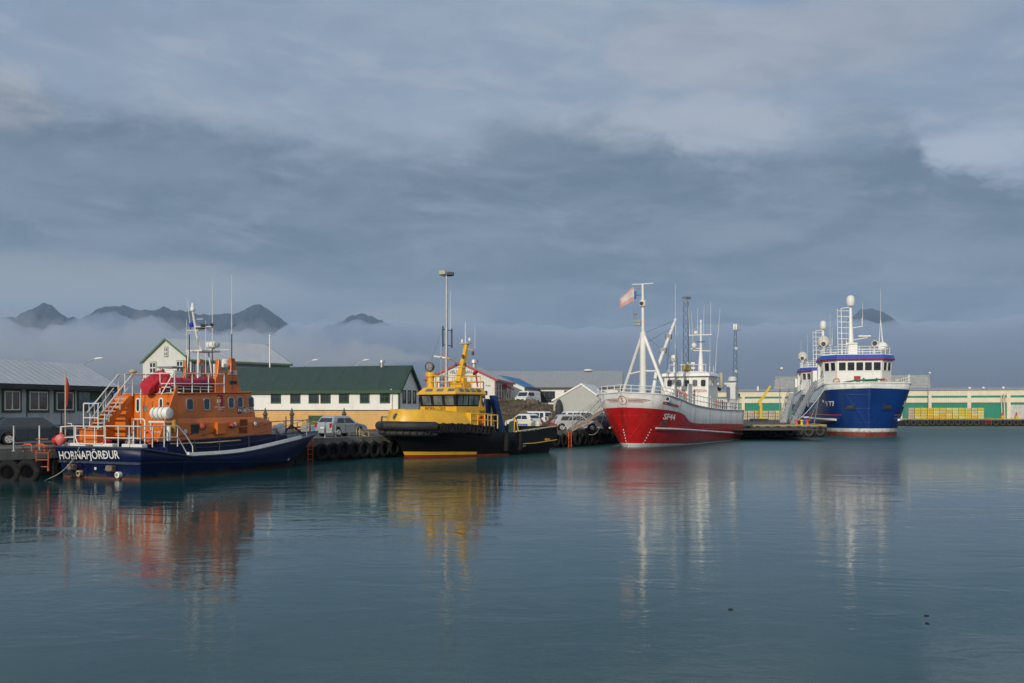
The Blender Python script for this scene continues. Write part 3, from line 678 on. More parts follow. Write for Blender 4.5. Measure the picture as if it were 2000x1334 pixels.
    b = MB(); b.box((-.95, -.45), (2.78, 3.03), (1.78, 2.88)); b.build('aft_locker', M_orange, T, bevel=.03); b = MB(); b.box((-.85, -.55), (2.765, 2.785), (1.9, 2.75)); b.build('locker_door', M_dark, T)
    b = MB(); b.box((1.25, 1.62), (2.97, 3.05), (3.55, 3.66)); b.build('aft_grille', M_dark, T)
    b = MB()   # stair block
    b.prism([(2.6, 1.5), (3.05, 1.5), (3.05, 4.0), (2.75, 4.0), (2.6, 3.8)], 'x', -1.9, -1.06); b.prism([(.95, 2.2), (1.2, 2.2), (2.9, 3.8), (2.9, 4.0), (2.75, 4.0), (.95, 2.42)], 'x', -1.94, -1.88); b.prism([(.95, 2.2), (1.2, 2.2), (2.9, 3.8), (2.9, 4.0), (2.75, 4.0), (.95, 2.42)], 'x', -1.04, -.98); b.build('stair_casing', M_orange, T, bevel=.03)
    b = MB()
    for k in range(8): b.box((-1.88, -1.04), (1.02 + k * .22, 1.22 + k * .22), (2.42 + k * .20, 2.45 + k * .20))
    b.build('stair_treads', M_rail, T)
    b = MB(); b.box((-2.05, -.85), (.55, 1.2), (1.5, 2.35)); b.box((-2.3, -1.7), (.5, 1.1), (2.3, 2.38)); b.build('stair_foot', M_orange, T, bevel=.04)
    b = MB()
    for x in (-1.98, -.98):
        b.tube([(x, .75, 2.35), (x, .75, 3.55), (x, .8, 3.62), (x, 1.05, 3.62)], .032); b.tube([(x, 1.05, 3.62), (x, 1.15, 2.95), (x, 1.1, 2.4)], .03)
        b.tube([(x, .95, 3.15), (x, 2.9, 5.1), (x, 6.4, 5.18)], .032); b.tube([(x, 1.1, 2.75), (x, 2.6, 4.4)], .026)
        for y, z0, z1 in ((1.4, 2.7, 3.6), (2.1, 3.3, 4.3), (2.9, 4.0, 5.1)): b.tube([(x, y, z0), (x, y, z1)], .028)
    b.tube([(-1.98, .75, 2.9), (-.98, .75, 2.9)], .03); b.tube([(-1.98, .75, 3.6), (-.98, .75, 3.6)], .03)
    b.tube([(-.25, 2.75, 2.6), (-.25, 2.75, 4.2), (-.25, 2.95, 4.9), (-.25, 3.3, 4.95)], .03)
    b.build('stair_handrail', M_rail, T, smooth=True)
    b = MB(); b.tube([(-2.6, .2, 1.6), (-2.6, .2, 5.15)], .035); b.build('ensign_staff', M_tan, T); b = MB(); b.loft([[(-2.56, .22, 4.9), (-2.50, .26, 4.8), (-2.54, .30, 4.7), (-2.50, .34, 4.5)], [(-2.56, .22, 3.4), (-2.52, .25, 3.5), (-2.55, .28, 3.6), (-2.52, .30, 3.7)]], False, False); o = b.build('ensign', mat('ensign_cloth', (.36, .02, .02), .8), T, recalc=False); md = o.modifiers.new('s', 'SOLIDIFY'); md.thickness = .012
    b = MB(); b.lathe([(.05, 0), (.25, .03), (.30, .12), (.30, 1.02), (.25, 1.12), (.05, 1.15)], (.98, 2.35, 3.13), 20, (1, 0, 0)); rf = b.build('life_raft_canister', M_text, T, smooth=True)
    b = MB()
    for k in (.3, .6, .85): b.torus((.98 + k, 2.35, 3.13), .305, .014, (1, 0, 0), 20, 5)
    b.build('strap', M_dark, rf)
    b = MB(); b.box((.95, 2.0), (2.1, 2.6), (2.66, 2.74)); b.tube([(1.05, 2.15, 1.6), (1.05, 2.15, 2.7)], .03); b.tube([(1.95, 2.15, 1.6), (1.95, 2.15, 2.7)], .03); b.tube([(1.05, 2.15, 2.2), (1.95, 2.15, 2.2)], .025); b.build('raft_cradle', M_rail, T)
    # flying bridge rails, funnel, mast, aerials
    b = MB(); rails(b, [(1.72, 3.1, 4.12), (1.72, 6.6, 4.18)], 1.0, .03, (1, .48), 1.15); rails(b, [(-1.72, 3.1, 4.12), (-1.72, 6.6, 4.18)], 1.0, .03, (1, .48), 1.2); rails(b, [(-.2, 3.05, 4.12), (1.72, 3.05, 4.12)], 1.0, .03, (1, .48), .9)
    b.tube([(1.3, 2.6, 4.05), (1.72, 3.1, 5.3)], .03); b.build('bridge_rail', M_rail, T, smooth=True)
    b = MB()
    for x in (-.2, .9): b.tube([(x - .3, 3.1, 4.15), (x - .25, 3.1, 4.42), (x + .5, 3.1, 4.42), (x + .55, 3.1, 4.15)], .04)
    for y in (3.6, 4.2, 4.8, 5.4, 6.0): b.tube([(1.2, y, 4.15), (1.2, y, 4.5)], .03)
    b.tube([(1.2, 3.4, 4.5), (1.2, 6.3, 4.5)], .03); b.tube([(1.2, 3.4, 4.35), (1.2, 6.3, 4.35)], .025); b.build('cradle_rail', M_rail, T, smooth=True)
    b = MB(); b.box((.9, 1.15), (3.3, 6.3), (4.2, 4.44)); b.build('dark_tray', M_dark, T)
    for s in (1, -1):
        b = MB(); b.prism([(6.45, 4.14), (8.5, 4.18), (8.2, 5.0), (8.05, 5.85), (7.95, 6.1), (7.7, 6.1), (7.62, 5.35), (6.95, 5.35), (6.85, 6.0), (6.72, 6.0), (6.62, 5.2), (6.45, 4.9)], 'x', s * 1.25, s * 1.02); fn = b.build('funnel_side', M_orange, T, bevel=.03)
        if s > 0:
            text('2638', .36, M_text, fn, (1.25, 7.75, 5.30), (0, 1, 0), (0, 0, 1), off=.008); b = MB(); b.box((1.245, 1.275), (7.55, 8.1), (4.68, 4.86)); b.build('funnel_slot', M_dark, fn)
    b = MB(); b.box((-1.05, 1.05), (7.5, 8.1), (4.2, 5.3)); b.build('funnel_middle', M_orange, T, bevel=.03)
    b = MB(); b.lathe([(.22, 0), (.22, 1.15), (.17, 1.2)], (.55, 7.2, 4.6), 14); b.lathe([(.22, 0), (.22, 1.15), (.17, 1.2)], (-.55, 7.2, 4.6), 14); b.build('exhaust_pipe', M_galv, T, smooth=True)
    b = MB(); b.lathe([(.28, 0), (.28, .4), (.2, .45)], (.8, 7.6, 5.6), 14); b.build('foam_drum', M_text, T, smooth=True)
    b = MB(); b.box((.1, .95), (3.7, 4.4), (4.9, 5.3)); b.build('console', M_white, T, bevel=.04); b = MB(); b.box((.0, 1.02), (3.6, 4.5), (5.42, 5.5)); b.tube([(.1, 3.7, 5.2), (.1, 3.7, 5.45)], .025); b.tube([(.95, 4.4, 5.2), (.95, 4.4, 5.45)], .025); b.build('console_hood', M_steel, T)
    b = MB()
    for x, y in ((-.45, 6.0), (.45, 6.0), (.5, 7.2), (-.5, 7.2)): b.tube([(x, y, 4.18), (x * .75, 6.45 + (y - 6.5) * .6, 6.42)], .05)
    b.box((-.5, .65), (6.1, 7.5), (6.40, 6.48)); b.tube([(0, 6.7, 6.45), (-.05, 6.45, 7.3), (-.1, 6.2, 8.55)], .085, 8, .055)
    b.tube([(-.6, 6.3, 7.55), (.6, 6.5, 7.55)], .025); b.tube([(-.3, 6.4, 8.15), (.35, 6.5, 8.15)], .02); b.tube([(-.05, 6.3, 7.75), (.95, 6.5, 7.72)], .03); b.tube([(.0, 6.7, 6.50), (1.4, 7.4, 6.52)], .025)
    mst = b.build('mast', M_rail, T, smooth=True)
    b = MB(); b.lathe([(.10, 0), (.14, .05), (.14, .16), (.10, .22), (.06, .45)], (-.1, 6.2, 8.55), 12); b.build('mast_light', M_lamp, mst, smooth=True)
    b = MB(); b.lathe([(.10, 0), (.11, .05), (.11, .20), (.06, .26)], (-.28, 6.3, 7.72), 12); b.build('blue_lamp', mat('blue_lamp', (.01, .03, .5), .3), mst, smooth=True)
    b = MB(); b.box((.35, .62), (6.3, 6.55), (7.72, 7.86)); b.lathe([(.03, 0), (.12, .1), (.03, .16)], (.95, 6.5, 7.74), 10); b.box((.1, .5), (6.2, 6.5), (7.60, 7.66)); b.build('wind_vane', M_dark, mst)
    b = MB(); b.lathe([(.1, 0), (.34, .04), (.38, .12), (.38, .24), (.30, .32), (.05, .34)], (.55, 7.0, 6.62), 20); b.lathe([(.12, 0), (.12, .2)], (.55, 7.0, 6.45), 10); b.build('radar_dome', M_text, mst, smooth=True)
    for x, y, z0, z1, zs, lean in ((1.25, 7.7, 4.3, 10.6, 7.4, 0), (.9, 6.6, 4.3, 10.3, 6.6, 0), (-.35, 6.3, 7.6, 9.35, 7.7, -.25), (-.25, 5.9, 4.2, 8.1, 6.2, 0), (.62, 6.4, 4.2, 8.05, 5.2, 0), (.05, 5.8, 4.2, 7.4, 7.3, 0)):
        b = MB(); b.tube([(x, y, zs - .01), (x + lean, y, z1)], .022 if z1 < 10 else .026, 5, .010); a = b.build('aerial', M_rail, T)
        b = MB(); b.tube([(x, y, z0), (x, y, zs)], .032, 6); b.build('aerial_base', M_dark, a)
    b = MB(); b.lathe([(.05, 0), (.20, .12), (.20, .2), (.10, .26)], (-1.7, 3.6, 5.12), 12); b.build('compass_cover', M_tan, T, smooth=True)
    b = MB(); b.lathe([(.02, 0), (.09, .02), (.11, .1), (.11, .7), (.06, .75)], (2.10, 2.3, 1.75), 10); b.build('hanging_fender', M_text, T, smooth=True)
    b = MB(); b.lathe([(.02, 0), (.09, .02), (.12, .1), (.12, .6), (.06, .65)], (2.10, 2.65, 2.15), 10); b.build('hanging_fender', mat('ochre_fender', (.45, .22, .03), .6), T, smooth=True)
    b = MB(); b.torus((1.15, 1.9, 2.0), .26, .07, (0, 1, 0), 18, 8); b.box((1.0, 1.3), (1.95, 2.1), (1.6, 2.3)); b.build('life_ring', mat('ring_orange', (.6, .10, .02), .5), T, smooth=True)
    # the inflatable on the roof is a boat of its own under a red cloth
    rb = thing('inflatable_boat', 'small inflatable boat under a crumpled red cover on the roof of the orange lifeboat', 'inflatable', (0, 0, 0)); rb.location = T.matrix_basis @ Vector((0, 0, 0)) if False else (-19.7, 47.6, 0); rb.rotation_euler = (0, 0, R(-26))
    b = MB(); b.tube([(1.0, 3.4, 4.62), (1.05, 4.6, 4.66), (1.0, 6.3, 4.78), (.7, 6.8, 4.85), (.3, 6.95, 4.85), (-.1, 6.8, 4.85), (-.4, 6.3, 4.78), (-.45, 4.6, 4.66), (-.4, 3.4, 4.62)], .24, 10); b.build('tube', mat('magenta_tube', (.36, .015, .06), .5, var=.1), rb, smooth=True)
    b = MB(); b.box((-.3, .9), (3.4, 6.4), (4.45, 4.6)); b.build('floor_boards', M_dark, rb)
    from mathutils import noise as mn
    b = MB(); rings = []
    for i in range(40):
        f = i / 39; y = 2.62 + f * 2.7; hw = .30 + .72 * math.sin(min(1, f * 1.5 + .08) * math.pi / 2) - .40 * max(0, f - .55); top_ = 4.62 + (.02 + 1.7 * f if f < .38 else .67 - 1.05 * (f - .38)); low = .42 * max(0, 1 - f * 1.3)
        ring = []
        for k in range(40):
            a = 6.28318 * k / 40; x = .25 + hw * math.cos(a) * (1.0 if math.sin(a) < 0 else .92); z = 4.58 + (top_ - 4.58) * max(0, math.sin(a)) - (.16 + low) * max(0, -math.sin(a))
            q = Vector((x, y, z)); d = mn.fractal(q * 2.1, .8, 2.2, 4) * .10 + abs(mn.noise(Vector((x * 2.5 + y, y * 1.0 - z * 3, 4)))) * .30 - .06
            ring.append((x + d * math.cos(a), y + d * .5, z + d * (math.sin(a) + .3)))
        rings.append(ring)
    b.loft(rings); b.build('cover', M_cover, rb, smooth=True)
    return T, bt
LB, LBT = lifeboat()
# ------------------------------------------------------------------ yellow and black pilot boat
def pilot_boat():
    T = thing('pilot_boat', 'yellow pilot boat with black hull, tyre fenders and a big searchlight on its roof', 'pilot boat', (-7.2, 67.5, 0), R(141.7))
    rows = [
        [(0, -.6, -.6), (.6, -2, -.6), (1.3, -4.5, -.6), (1.9, -8, -.6), (2.0, -12.8, -.4)],
        [(0, 0, 0), (1.0, -1.7, 0), (1.95, -4.2, 0), (2.5, -8, 0), (2.5, -13.0, 0)],
        [(0, .12, .22), (1.05, -1.65, .20), (2.0, -4.2, .17), (2.52, -8, .12), (2.5, -13.0, .05)],
        [(0, .28, .46), (1.15, -1.55, .42), (2.08, -4.15, .36), (2.56, -8, .2), (2.52, -13.0, .12)],
        [(0, 1.0, 1.45), (1.75, -.8, 1.35), (2.5, -3.2, 1.2), (2.75, -8, .85), (2.72, -13.2, .95)],
        [(0, 1.75, 2.10), (2.10, .05, 2.06), (2.74, -3.0, 2.0), (2.84, -8, 1.66), (2.80, -13.5, 1.95)]]
    H_, G = hull(rows, [1, 1, 2, 0, 0], [mat('black_hull_paint', (.004, .004, .005), .5, var=.3, streak=((.018, .016, .014), .5, 1.5), spec=.25), mat('red_antifouling', (.20, .025, .012), .6, var=.25), M_yellow], T, 50)
    # the yellow boot-top stripe only runs along the fore half
    me = H_.data
    for p in me.polygons:
        if p.material_index == 2 and p.center.y < -4.9: p.material_index = 0
        if p.material_index == 1 and p.center.y < -8.0: p.material_index = 0
    bt = bvh(H_)
    deck(G, .30, mat('green_grey_deck', (.09, .10, .09), .8), T)
    # huge round bow fender with cross lashings, then tyres along the sheer
    b = MB(); pb = [Vector((s * (p.x + .10), p.y + .18, p.z + .14)) for s, rng in ((-1, range(15, -1, -1)), (1, range(1, 16))) for p in [G[-1][k] for k in rng]]
    b.tube(pb, .30, 12); b.build('bow_fender', M_black, T, smooth=True)
    pb2 = [Vector((p.x * .93, p.y - .22, p.z - .50)) for p in pb]
    b = MB(); b.tube(pb2, .20, 10); b.build('lower_fender', M_black, T, smooth=True)
    for q in pb[2:-2:2]:
        b = MB(); r = Vector((q.x, q.y + 2.5, 0)).normalized(); b.torus((q.x * .97, q.y - .08, q.z - .42), .17, .035, (r.y, -r.x, 0), 10, 5); b.build('fender_chain', M_dark, T)
    for s in (-1, 1):
        for k in range(12, 32):
            p = G[-1][k]; b = MB(); b.torus((s * (p.x + .10), p.y, p.z + .0 + .03 * math.sin(k * 2.3)), .24, .11, (1, 0, 0), 14, 8); b.build('tyre_fender', M_tyre, T, smooth=True)
    for s, ys in ((-1, (-7.4, -9.0)), (1, (-7.4, -9.0))):
        for y in ys:
            b = MB(); b.tube([(s * 2.86, y, 1.6), (s * 2.80, y, .35)], .20, 10); b.build('side_fender', M_tyre, T, smooth=True)
    # raised stern bulwark with yellow foot line
    b = MB()
    for s in (1, -1):
        b.loft([[(s * x, y, z0), (s * x, y, z1), (s * (x - .08), y, z1), (s * (x - .08), y, z0)] for x, y, z0, z1 in ((2.86, -8.6, .75, 1.66), (2.88, -10.5, .78, 1.74), (2.84, -13.55, .98, 2.02))])
    b.box((-2.84, 2.84), (-13.62, -13.5), (.98, 2.02)); b.build('stern_bulwark', mat('black_hull_paint', (0, 0, 0)), T)
    b = MB(); b.tube([(-2.9, -9.2, .80), (-2.91, -10.6, .80), (-2.87, -13.55, .99)], .035); b.build('yellow_line', M_yellow, T)
    text('BJ\u00d6RN', .22, M_yellow, T, (-2.87, -12.3, 1.04), (0, -1, 0), (0, 0, 1)); text('\u00d7 H \u00d7', .26, M_text, T, (-2.85, -9.3, .62), (0, -1, 0), (0, 0, 1))
    b = MB()
    for s in (1, -1):
        for k in range(9): y = -8.7 - k * .55; b.prism([(y, 1.0), (y - .06, 1.0), (y - .06, 1.75 + .02 * k), (y, 1.75 + .02 * k)], 'x', s * 2.55, s * 2.80)
        b.tube([(s * 2.8, -8.6, 1.72), (s * 2.82, -13.5, 2.02)], .05)
    b.build('bulwark_stay', mat('cream_paint', (.52, .50, .33), .5, dirt=(RUST, .3, 3)), T)
    # turtle-back forecastle
    prof = [(1.30, .30, 2.42, 3.28), (.95, .95, 2.40, 3.34), (0, 1.72, 2.36, 3.32), (-1.2, 2.25, 2.32, 3.28), (-2.6, 2.52, 2.25, 3.20), (-3.9, 2.6, 2.2, 3.12)]
    rings = [[(w_ * 1.0, y, z0 - .5), (w_, y, z0), (w_ * .80 - .02, y - .42 if y > 1.1 else y - .10, zt - .08), (w_ * .70 - .02, y - .5 if y > 1.1 else y - .12, zt), (-w_ * .70 + .02, y - .5 if y > 1.1 else y - .12, zt), (-w_ * .80 + .02, y - .42 if y > 1.1 else y - .10, zt - .08), (-w_, y, z0), (-w_, y, z0 - .5)] for y, w_, z0, zt in prof]
    b = MB(); b.loft(rings); fc = b.build('forecastle', M_yellow, T, smooth=True, bevel=.06); bf = bvh(fc)
    for s in (1, -1):      # sloping shoulders running aft beside the wheelhouse
        b = MB(); b.prism([(-3.85, 1.95), (-3.85, 3.10), (-4.25, 2.85), (-5.1, 2.0)], 'x', s * 2.45, s * 2.0); b.build('shoulder', M_yellow, T, bevel=.03)
    h = bf.ray_cast(Vector((0, 6, 2.85)), Vector((0, -1, 0)))
    for x in (-.0,):
        yy = (h[0].y if h[0] else 1.0); b = MB(); b.torus((x, yy + .02, 2.84), .22, .05, (0, 1, .4), 16, 6)
        hh = b.build('hawse_hole', M_steel, T, smooth=True); b = MB(); b.lathe([(.2, 0), (.2, .05)], (x, yy - .02, 2.84), 14, (0, 1, .4)); b.build('hole', M_dark, hh)
    # wheelhouse
    b = MB(); b.loft([[(1.72, -3.25, 2.0), (1.72, -6.4, 2.0), (-1.72, -6.4, 2.0), (-1.72, -3.25, 2.0)], [(1.72, -3.2, 3.52), (1.72, -6.4, 3.52), (-1.72, -6.4, 3.52), (-1.72, -3.2, 3.52)]]); b.build('house_side', M_yellow, T, bevel=.04)
    b = MB(); b.loft([[(1.66, -3.28, 3.50), (1.66, -5.75, 3.50), (-1.66, -5.75, 3.50), (-1.66, -3.28, 3.50)], [(1.74, -3.10, 4.40), (1.74, -5.75, 4.40), (-1.74, -5.75, 4.40), (-1.74, -3.10, 4.40)]]); b.build('window_band', mat('black_gloss', (.012, .012, .013), .25), T)
    b = MB(); b.box((-1.70, 1.70), (-6.4, -5.70), (3.5, 4.42)); b.build('house_aft', M_yellow, T, bevel=.02)
    for k in range(3):
        x0 = 1.45 - k * 1.08; v = Vector((0, .2, 1)).normalized()
        b = MB(); b.obox((x0, -3.245, 3.62), (-1, 0, 0), v, (0, 1, -.2), (0, .80), (0, .66), (0, .02)); b.build('wheelhouse_window', M_glass2, T, bevel=.01)
    for s in (-1, 1):
        for k in range(4):
            y0 = -3.45 - k * .58; b = MB(); b.obox((s * 1.665, y0, 3.62), (0, -1, 0), (s * .09, 0, 1), (s, 0, -.09), (0, .44), (0, .66), (0, .02)); b.build('wheelhouse_window', M_glass2, T, bevel=.01)
    b = MB(); b.loft([[(1.85, -2.95, 4.36), (1.80, -6.4, 4.36), (-1.80, -6.4, 4.36), (-1.85, -2.95, 4.36)], [(1.85, -2.97, 4.44), (1.80, -6.4, 4.44), (-1.80, -6.4, 4.44), (-1.85, -2.97, 4.44)], [(1.48, -3.35, 4.88), (1.48, -6.35, 4.84), (-1.48, -6.35, 4.84), (-1.48, -3.35, 4.88)]]); b.build('roof', M_yellow, T, bevel=.03)
    for k in range(3):
        x0 = 1.1 - k * 1.05; b = MB(); b.obox((x0, -3.10, 4.56), (-1, 0, 0), (0, -.66, .75), (0, .75, .66), (0, .62), (0, .24), (.03, .06)); b.build('roof_window', M_glass2, T, bevel=.02)
    for k in range(4):
        y0 = -3.55 - k * .62; b = MB(); b.obox((-1.75, y0, 4.56), (0, -1, 0), (.60, 0, .8), (-.8, 0, .6), (0, .42), (0, .26), (.015, .045)); b.build('roof_window', M_glass2, T, bevel=.02)
    text('BJ\u00d6RN L\u00d3\u00d0S', .34, mat('dark_lettering', (.05, .035, .01), .5), T, (.25, -3.22, 3.36), (-1, 0, 0), (0, 0, 1), off=.03)
    text('2042', .34, mat('dark_lettering', (0, 0, 0)), T, (-1.72, -6.0, 3.12), (0, -1, 0), (0, 0, 1), off=.012)
    # coat of arms
    b = MB(); b.prism([(-5.92, 4.25), (-6.28, 4.25), (-6.28, 3.75), (-6.10, 3.50), (-5.92, 3.75)], 'x', -1.72, -1.75); cr = b.build('crest', mat('crest_navy', (.02, .04, .10), .4), T); b = MB(); b.prism([(-6.0, 4.12), (-6.2, 4.12), (-6.1, 3.8)], 'x', -1.75, -1.765); b.build('crest_mark', M_text, cr)
    # bridge-deck rails, searchlight, mast
    b = MB(); rails(b, [(1.3, -3.5, 4.85), (-1.3, -3.5, 4.85), (-1.35, -6.25, 4.83), (1.35, -6.25, 4.83), (1.3, -3.5, 4.85)], .85, .028, (1, .5), .85); b.build('roof_rail', M_yellow, T, smooth=True)
    b = MB(); b.lathe([(.24, 0), (.24, .75), (.38, .8), (.38, 1.1), (.3, 1.12)], (1.15, -3.7, 4.85), 14); b.build('light_pedestal', M_yellow, T, smooth=True)
    b = MB(); b.lathe([(.10, -.30), (.26, -.24), (.33, .0), (.34, .12), (.30, .12), (.27, .02), (.10, -.06)], (1.15, -3.6, 6.35), 20, (-.2, 1, .1)); b.tube([(1.15, -3.7, 5.95), (1.15, -3.65, 6.1)], .05); sl_ = b.build('searchlight', M_dark, T, smooth=True)
    b = MB(); b.lathe([(.29, 0), (.29, .02)], (1.14, -3.54, 6.355), 20, (-.2, 1, .1)); b.build('lens', mat('lamp_reflector', (.22, .22, .21), .45, metal=.4, var=.5, vs=8), sl_, smooth=True)
    b = MB(); b.lathe([(.22, 0), (.22, .9), (.1, .95)], (.55, -4.3, 4.85), 14); b.build('vent_pipe', mat('blue_grey', (.16, .20, .24), .5), T, smooth=True)
    b = MB(); b.box((-.62, .62), (-6.0, -5.0), (4.84, 5.22)); b.prism([(-5.35, 4.85), (-5.95, 4.85), (-5.95, 5.6), (-5.5, 5.6)], 'x', -.35, .35); b.loft([[(.22, -5.25, 5.3), (.22, -5.75, 5.3), (-.22, -5.75, 5.3), (-.22, -5.25, 5.3)], [(.11, -6.2, 8.1), (.11, -6.42, 8.1), (-.11, -6.42, 8.1), (-.11, -6.2, 8.1)]])
    b.box((-.35, .55), (-6.5, -6.1), (8.08, 8.14)); b.tube([(0, -5.5, 6.6), (.0, -4.4, 6.95), (.55, -4.0, 7.05)], .04); b.tube([(-.5, -5.6, 6.35), (.5, -5.6, 6.35)], .04); b.tube([(0, -6.2, 7.75), (-.5, -6.4, 7.6)], .03)
    ms = b.build('mast', M_yellow, T, bevel=.01)
    for x, y, z, m_ in ((.35, -6.2, 8.15, M_lamp), (-.28, -6.3, 8.25, M_lamp), (-.5, -6.4, 7.25, M_dark), (.45, -5.6, 6.4, M_bluetrim), (-.45, -5.6, 6.4, M_dark), (-.15, -5.7, 7.0, M_dark)):
        b = MB(); b.lathe([(.06, 0), (.09, .03), (.09, .22), (.05, .28)], (x, y, z), 10); b.build('navigation_light', m_, ms, smooth=True)
    b = MB(); b.tube([(.1, -4.2, 6.98), (1.1, -4.0, 7.12)], .06); b.build('radar_scanner', M_text, ms)
    for x, y, z0, z1, m_ in ((.15, -6.3, 8.14, 9.6, M_rail), (.02, -6.2, 8.14, 9.8, M_rail), (-.62, -6.5, 7.7, 9.3, M_rail), (.25, -4.2, 4.9, 7.6, mat('pink_aerial', (.62, .12, .10), .5)), (.62, -4.2, 4.9, 8.9, mat('pale_blue_aerial', (.42, .5, .55), .5))):
        b = MB(); b.tube([(x, y, z0), (x, y, z1)], .024, 5, .012); b.build('aerial', m_, T)
    b = MB(); b.lathe([(.04, 0), (.22, .1), (.2, .2), (.05, .28)], (-1.25, -5.9, 5.85), 12, (.6, 0, .6)); b.tube([(-1.3, -6.0, 4.9), (-1.2, -5.9, 5.9)], .06); b.build('red_monitor', mat('monitor_red', (.45, .02, .02), .5), T, smooth=True)
    b = MB(); b.box((-1.5, -.2), (-6.9, -6.3), (4.35, 4.65)); b.build('blue_canopy', mat('navy_cloth', (.012, .03, .09), .8), T, bevel=.05)
    # side deck rails
    for s in (1, -1):
        b = MB(); rails(b, [(s * 2.45, -3.9, 2.15), (s * 2.62, -5.2, 2.05), (s * 2.66, -6.6, 1.95)], [.85, .95, .95], .045, (1, .55), .75)
        b.tube([(s * 1.75, -6.6, 1.9), (s * 1.75, -6.6, 2.9), (s * 2.66, -6.6, 2.9)], .045)
        b.build('side_rail', M_yellow, T, smooth=True); b = MB()
        b.tube([(s * 2.6, -8.6, 1.6), (s * 2.6, -8.6, 2.6), (s * 2.4, -8.9, 2.75), (s * 2.2, -9.4, 2.5), (s * 2.2, -9.6, 1.6)], .05)
        b.build('boarding_hoop', M_yellow, T, smooth=True)
    b = MB(); b.torus((-1.8, -5.75, 2.55), .30, .08, (1, 0, 0), 18, 8); b.build('life_ring', mat('ring_orange', (.6, .10, .02), .5), T, smooth=True)
    # blue deck crane folded down
    b = MB(); b.prism([(-8.4, 4.35), (-8.95, 4.35), (-9.9, 1.6), (-9.2, 1.6), (-8.8, 3.2)], 'x', -.75, -.35); b.prism([(-8.2, 1.4), (-8.6, 1.4), (-8.9, 4.1), (-8.4, 4.1)], 'x', -.25, .15); b.tube([(-.5, -8.5, 3.9), (-.4, -9.9, 2.2)], .09); cr = b.build('deck_crane', mat('crane_navy', (.012, .045, .16), .4), T, bevel=.05)
    b = MB(); b.lathe([(.35, 0), (.35, .7), (.5, .75)], (-.1, -8.4, 1.3), 14); b.build('crane_base', M_dark, cr, smooth=True)
    b = MB(); b.lathe([(.3, 0), (.36, .3), (.3, .95), (.1, 1.05)], (-.9, -10.6, 1.4), 12); b.lathe([(.25, 0), (.3, .3), (.2, .8)], (-.3, -10.9, 1.4), 12); b.build('green_net_bundle', mat('green_net', (.03, .06, .045), .9, bump=('noise', 6, .08)), T, smooth=True)
    bx = thing('equipment_pod', 'long cream equipment box with a blue label on the quay behind the yellow boat stern', 'equipment box', (.95, 85.9, QZ + .02), R(8))
    b = MB(); b.loft([[(x, y, z) for y, z in ((-.5, 0), (-.5, .75), (-.35, .98), (.4, .98), (.5, .7), (.5, 0))] for x in (-1.45, 1.4)]); b.build('casing', mat('cream_gloss', (.66, .62, .42), .35, var=.05, coat=.3), bx, bevel=.07)
    b = MB(); b.box((-1.15, .3), (-.53, -.49), (.46, .70)); lb = b.build('label_strip', M_bluetrim, bx); text('BETRI BJ\u00d6RGUN 112', .14, M_text, lb, (-.42, -.535, .58), (1, 0, 0), (0, 0, 1))
    return T
pilot_boat()
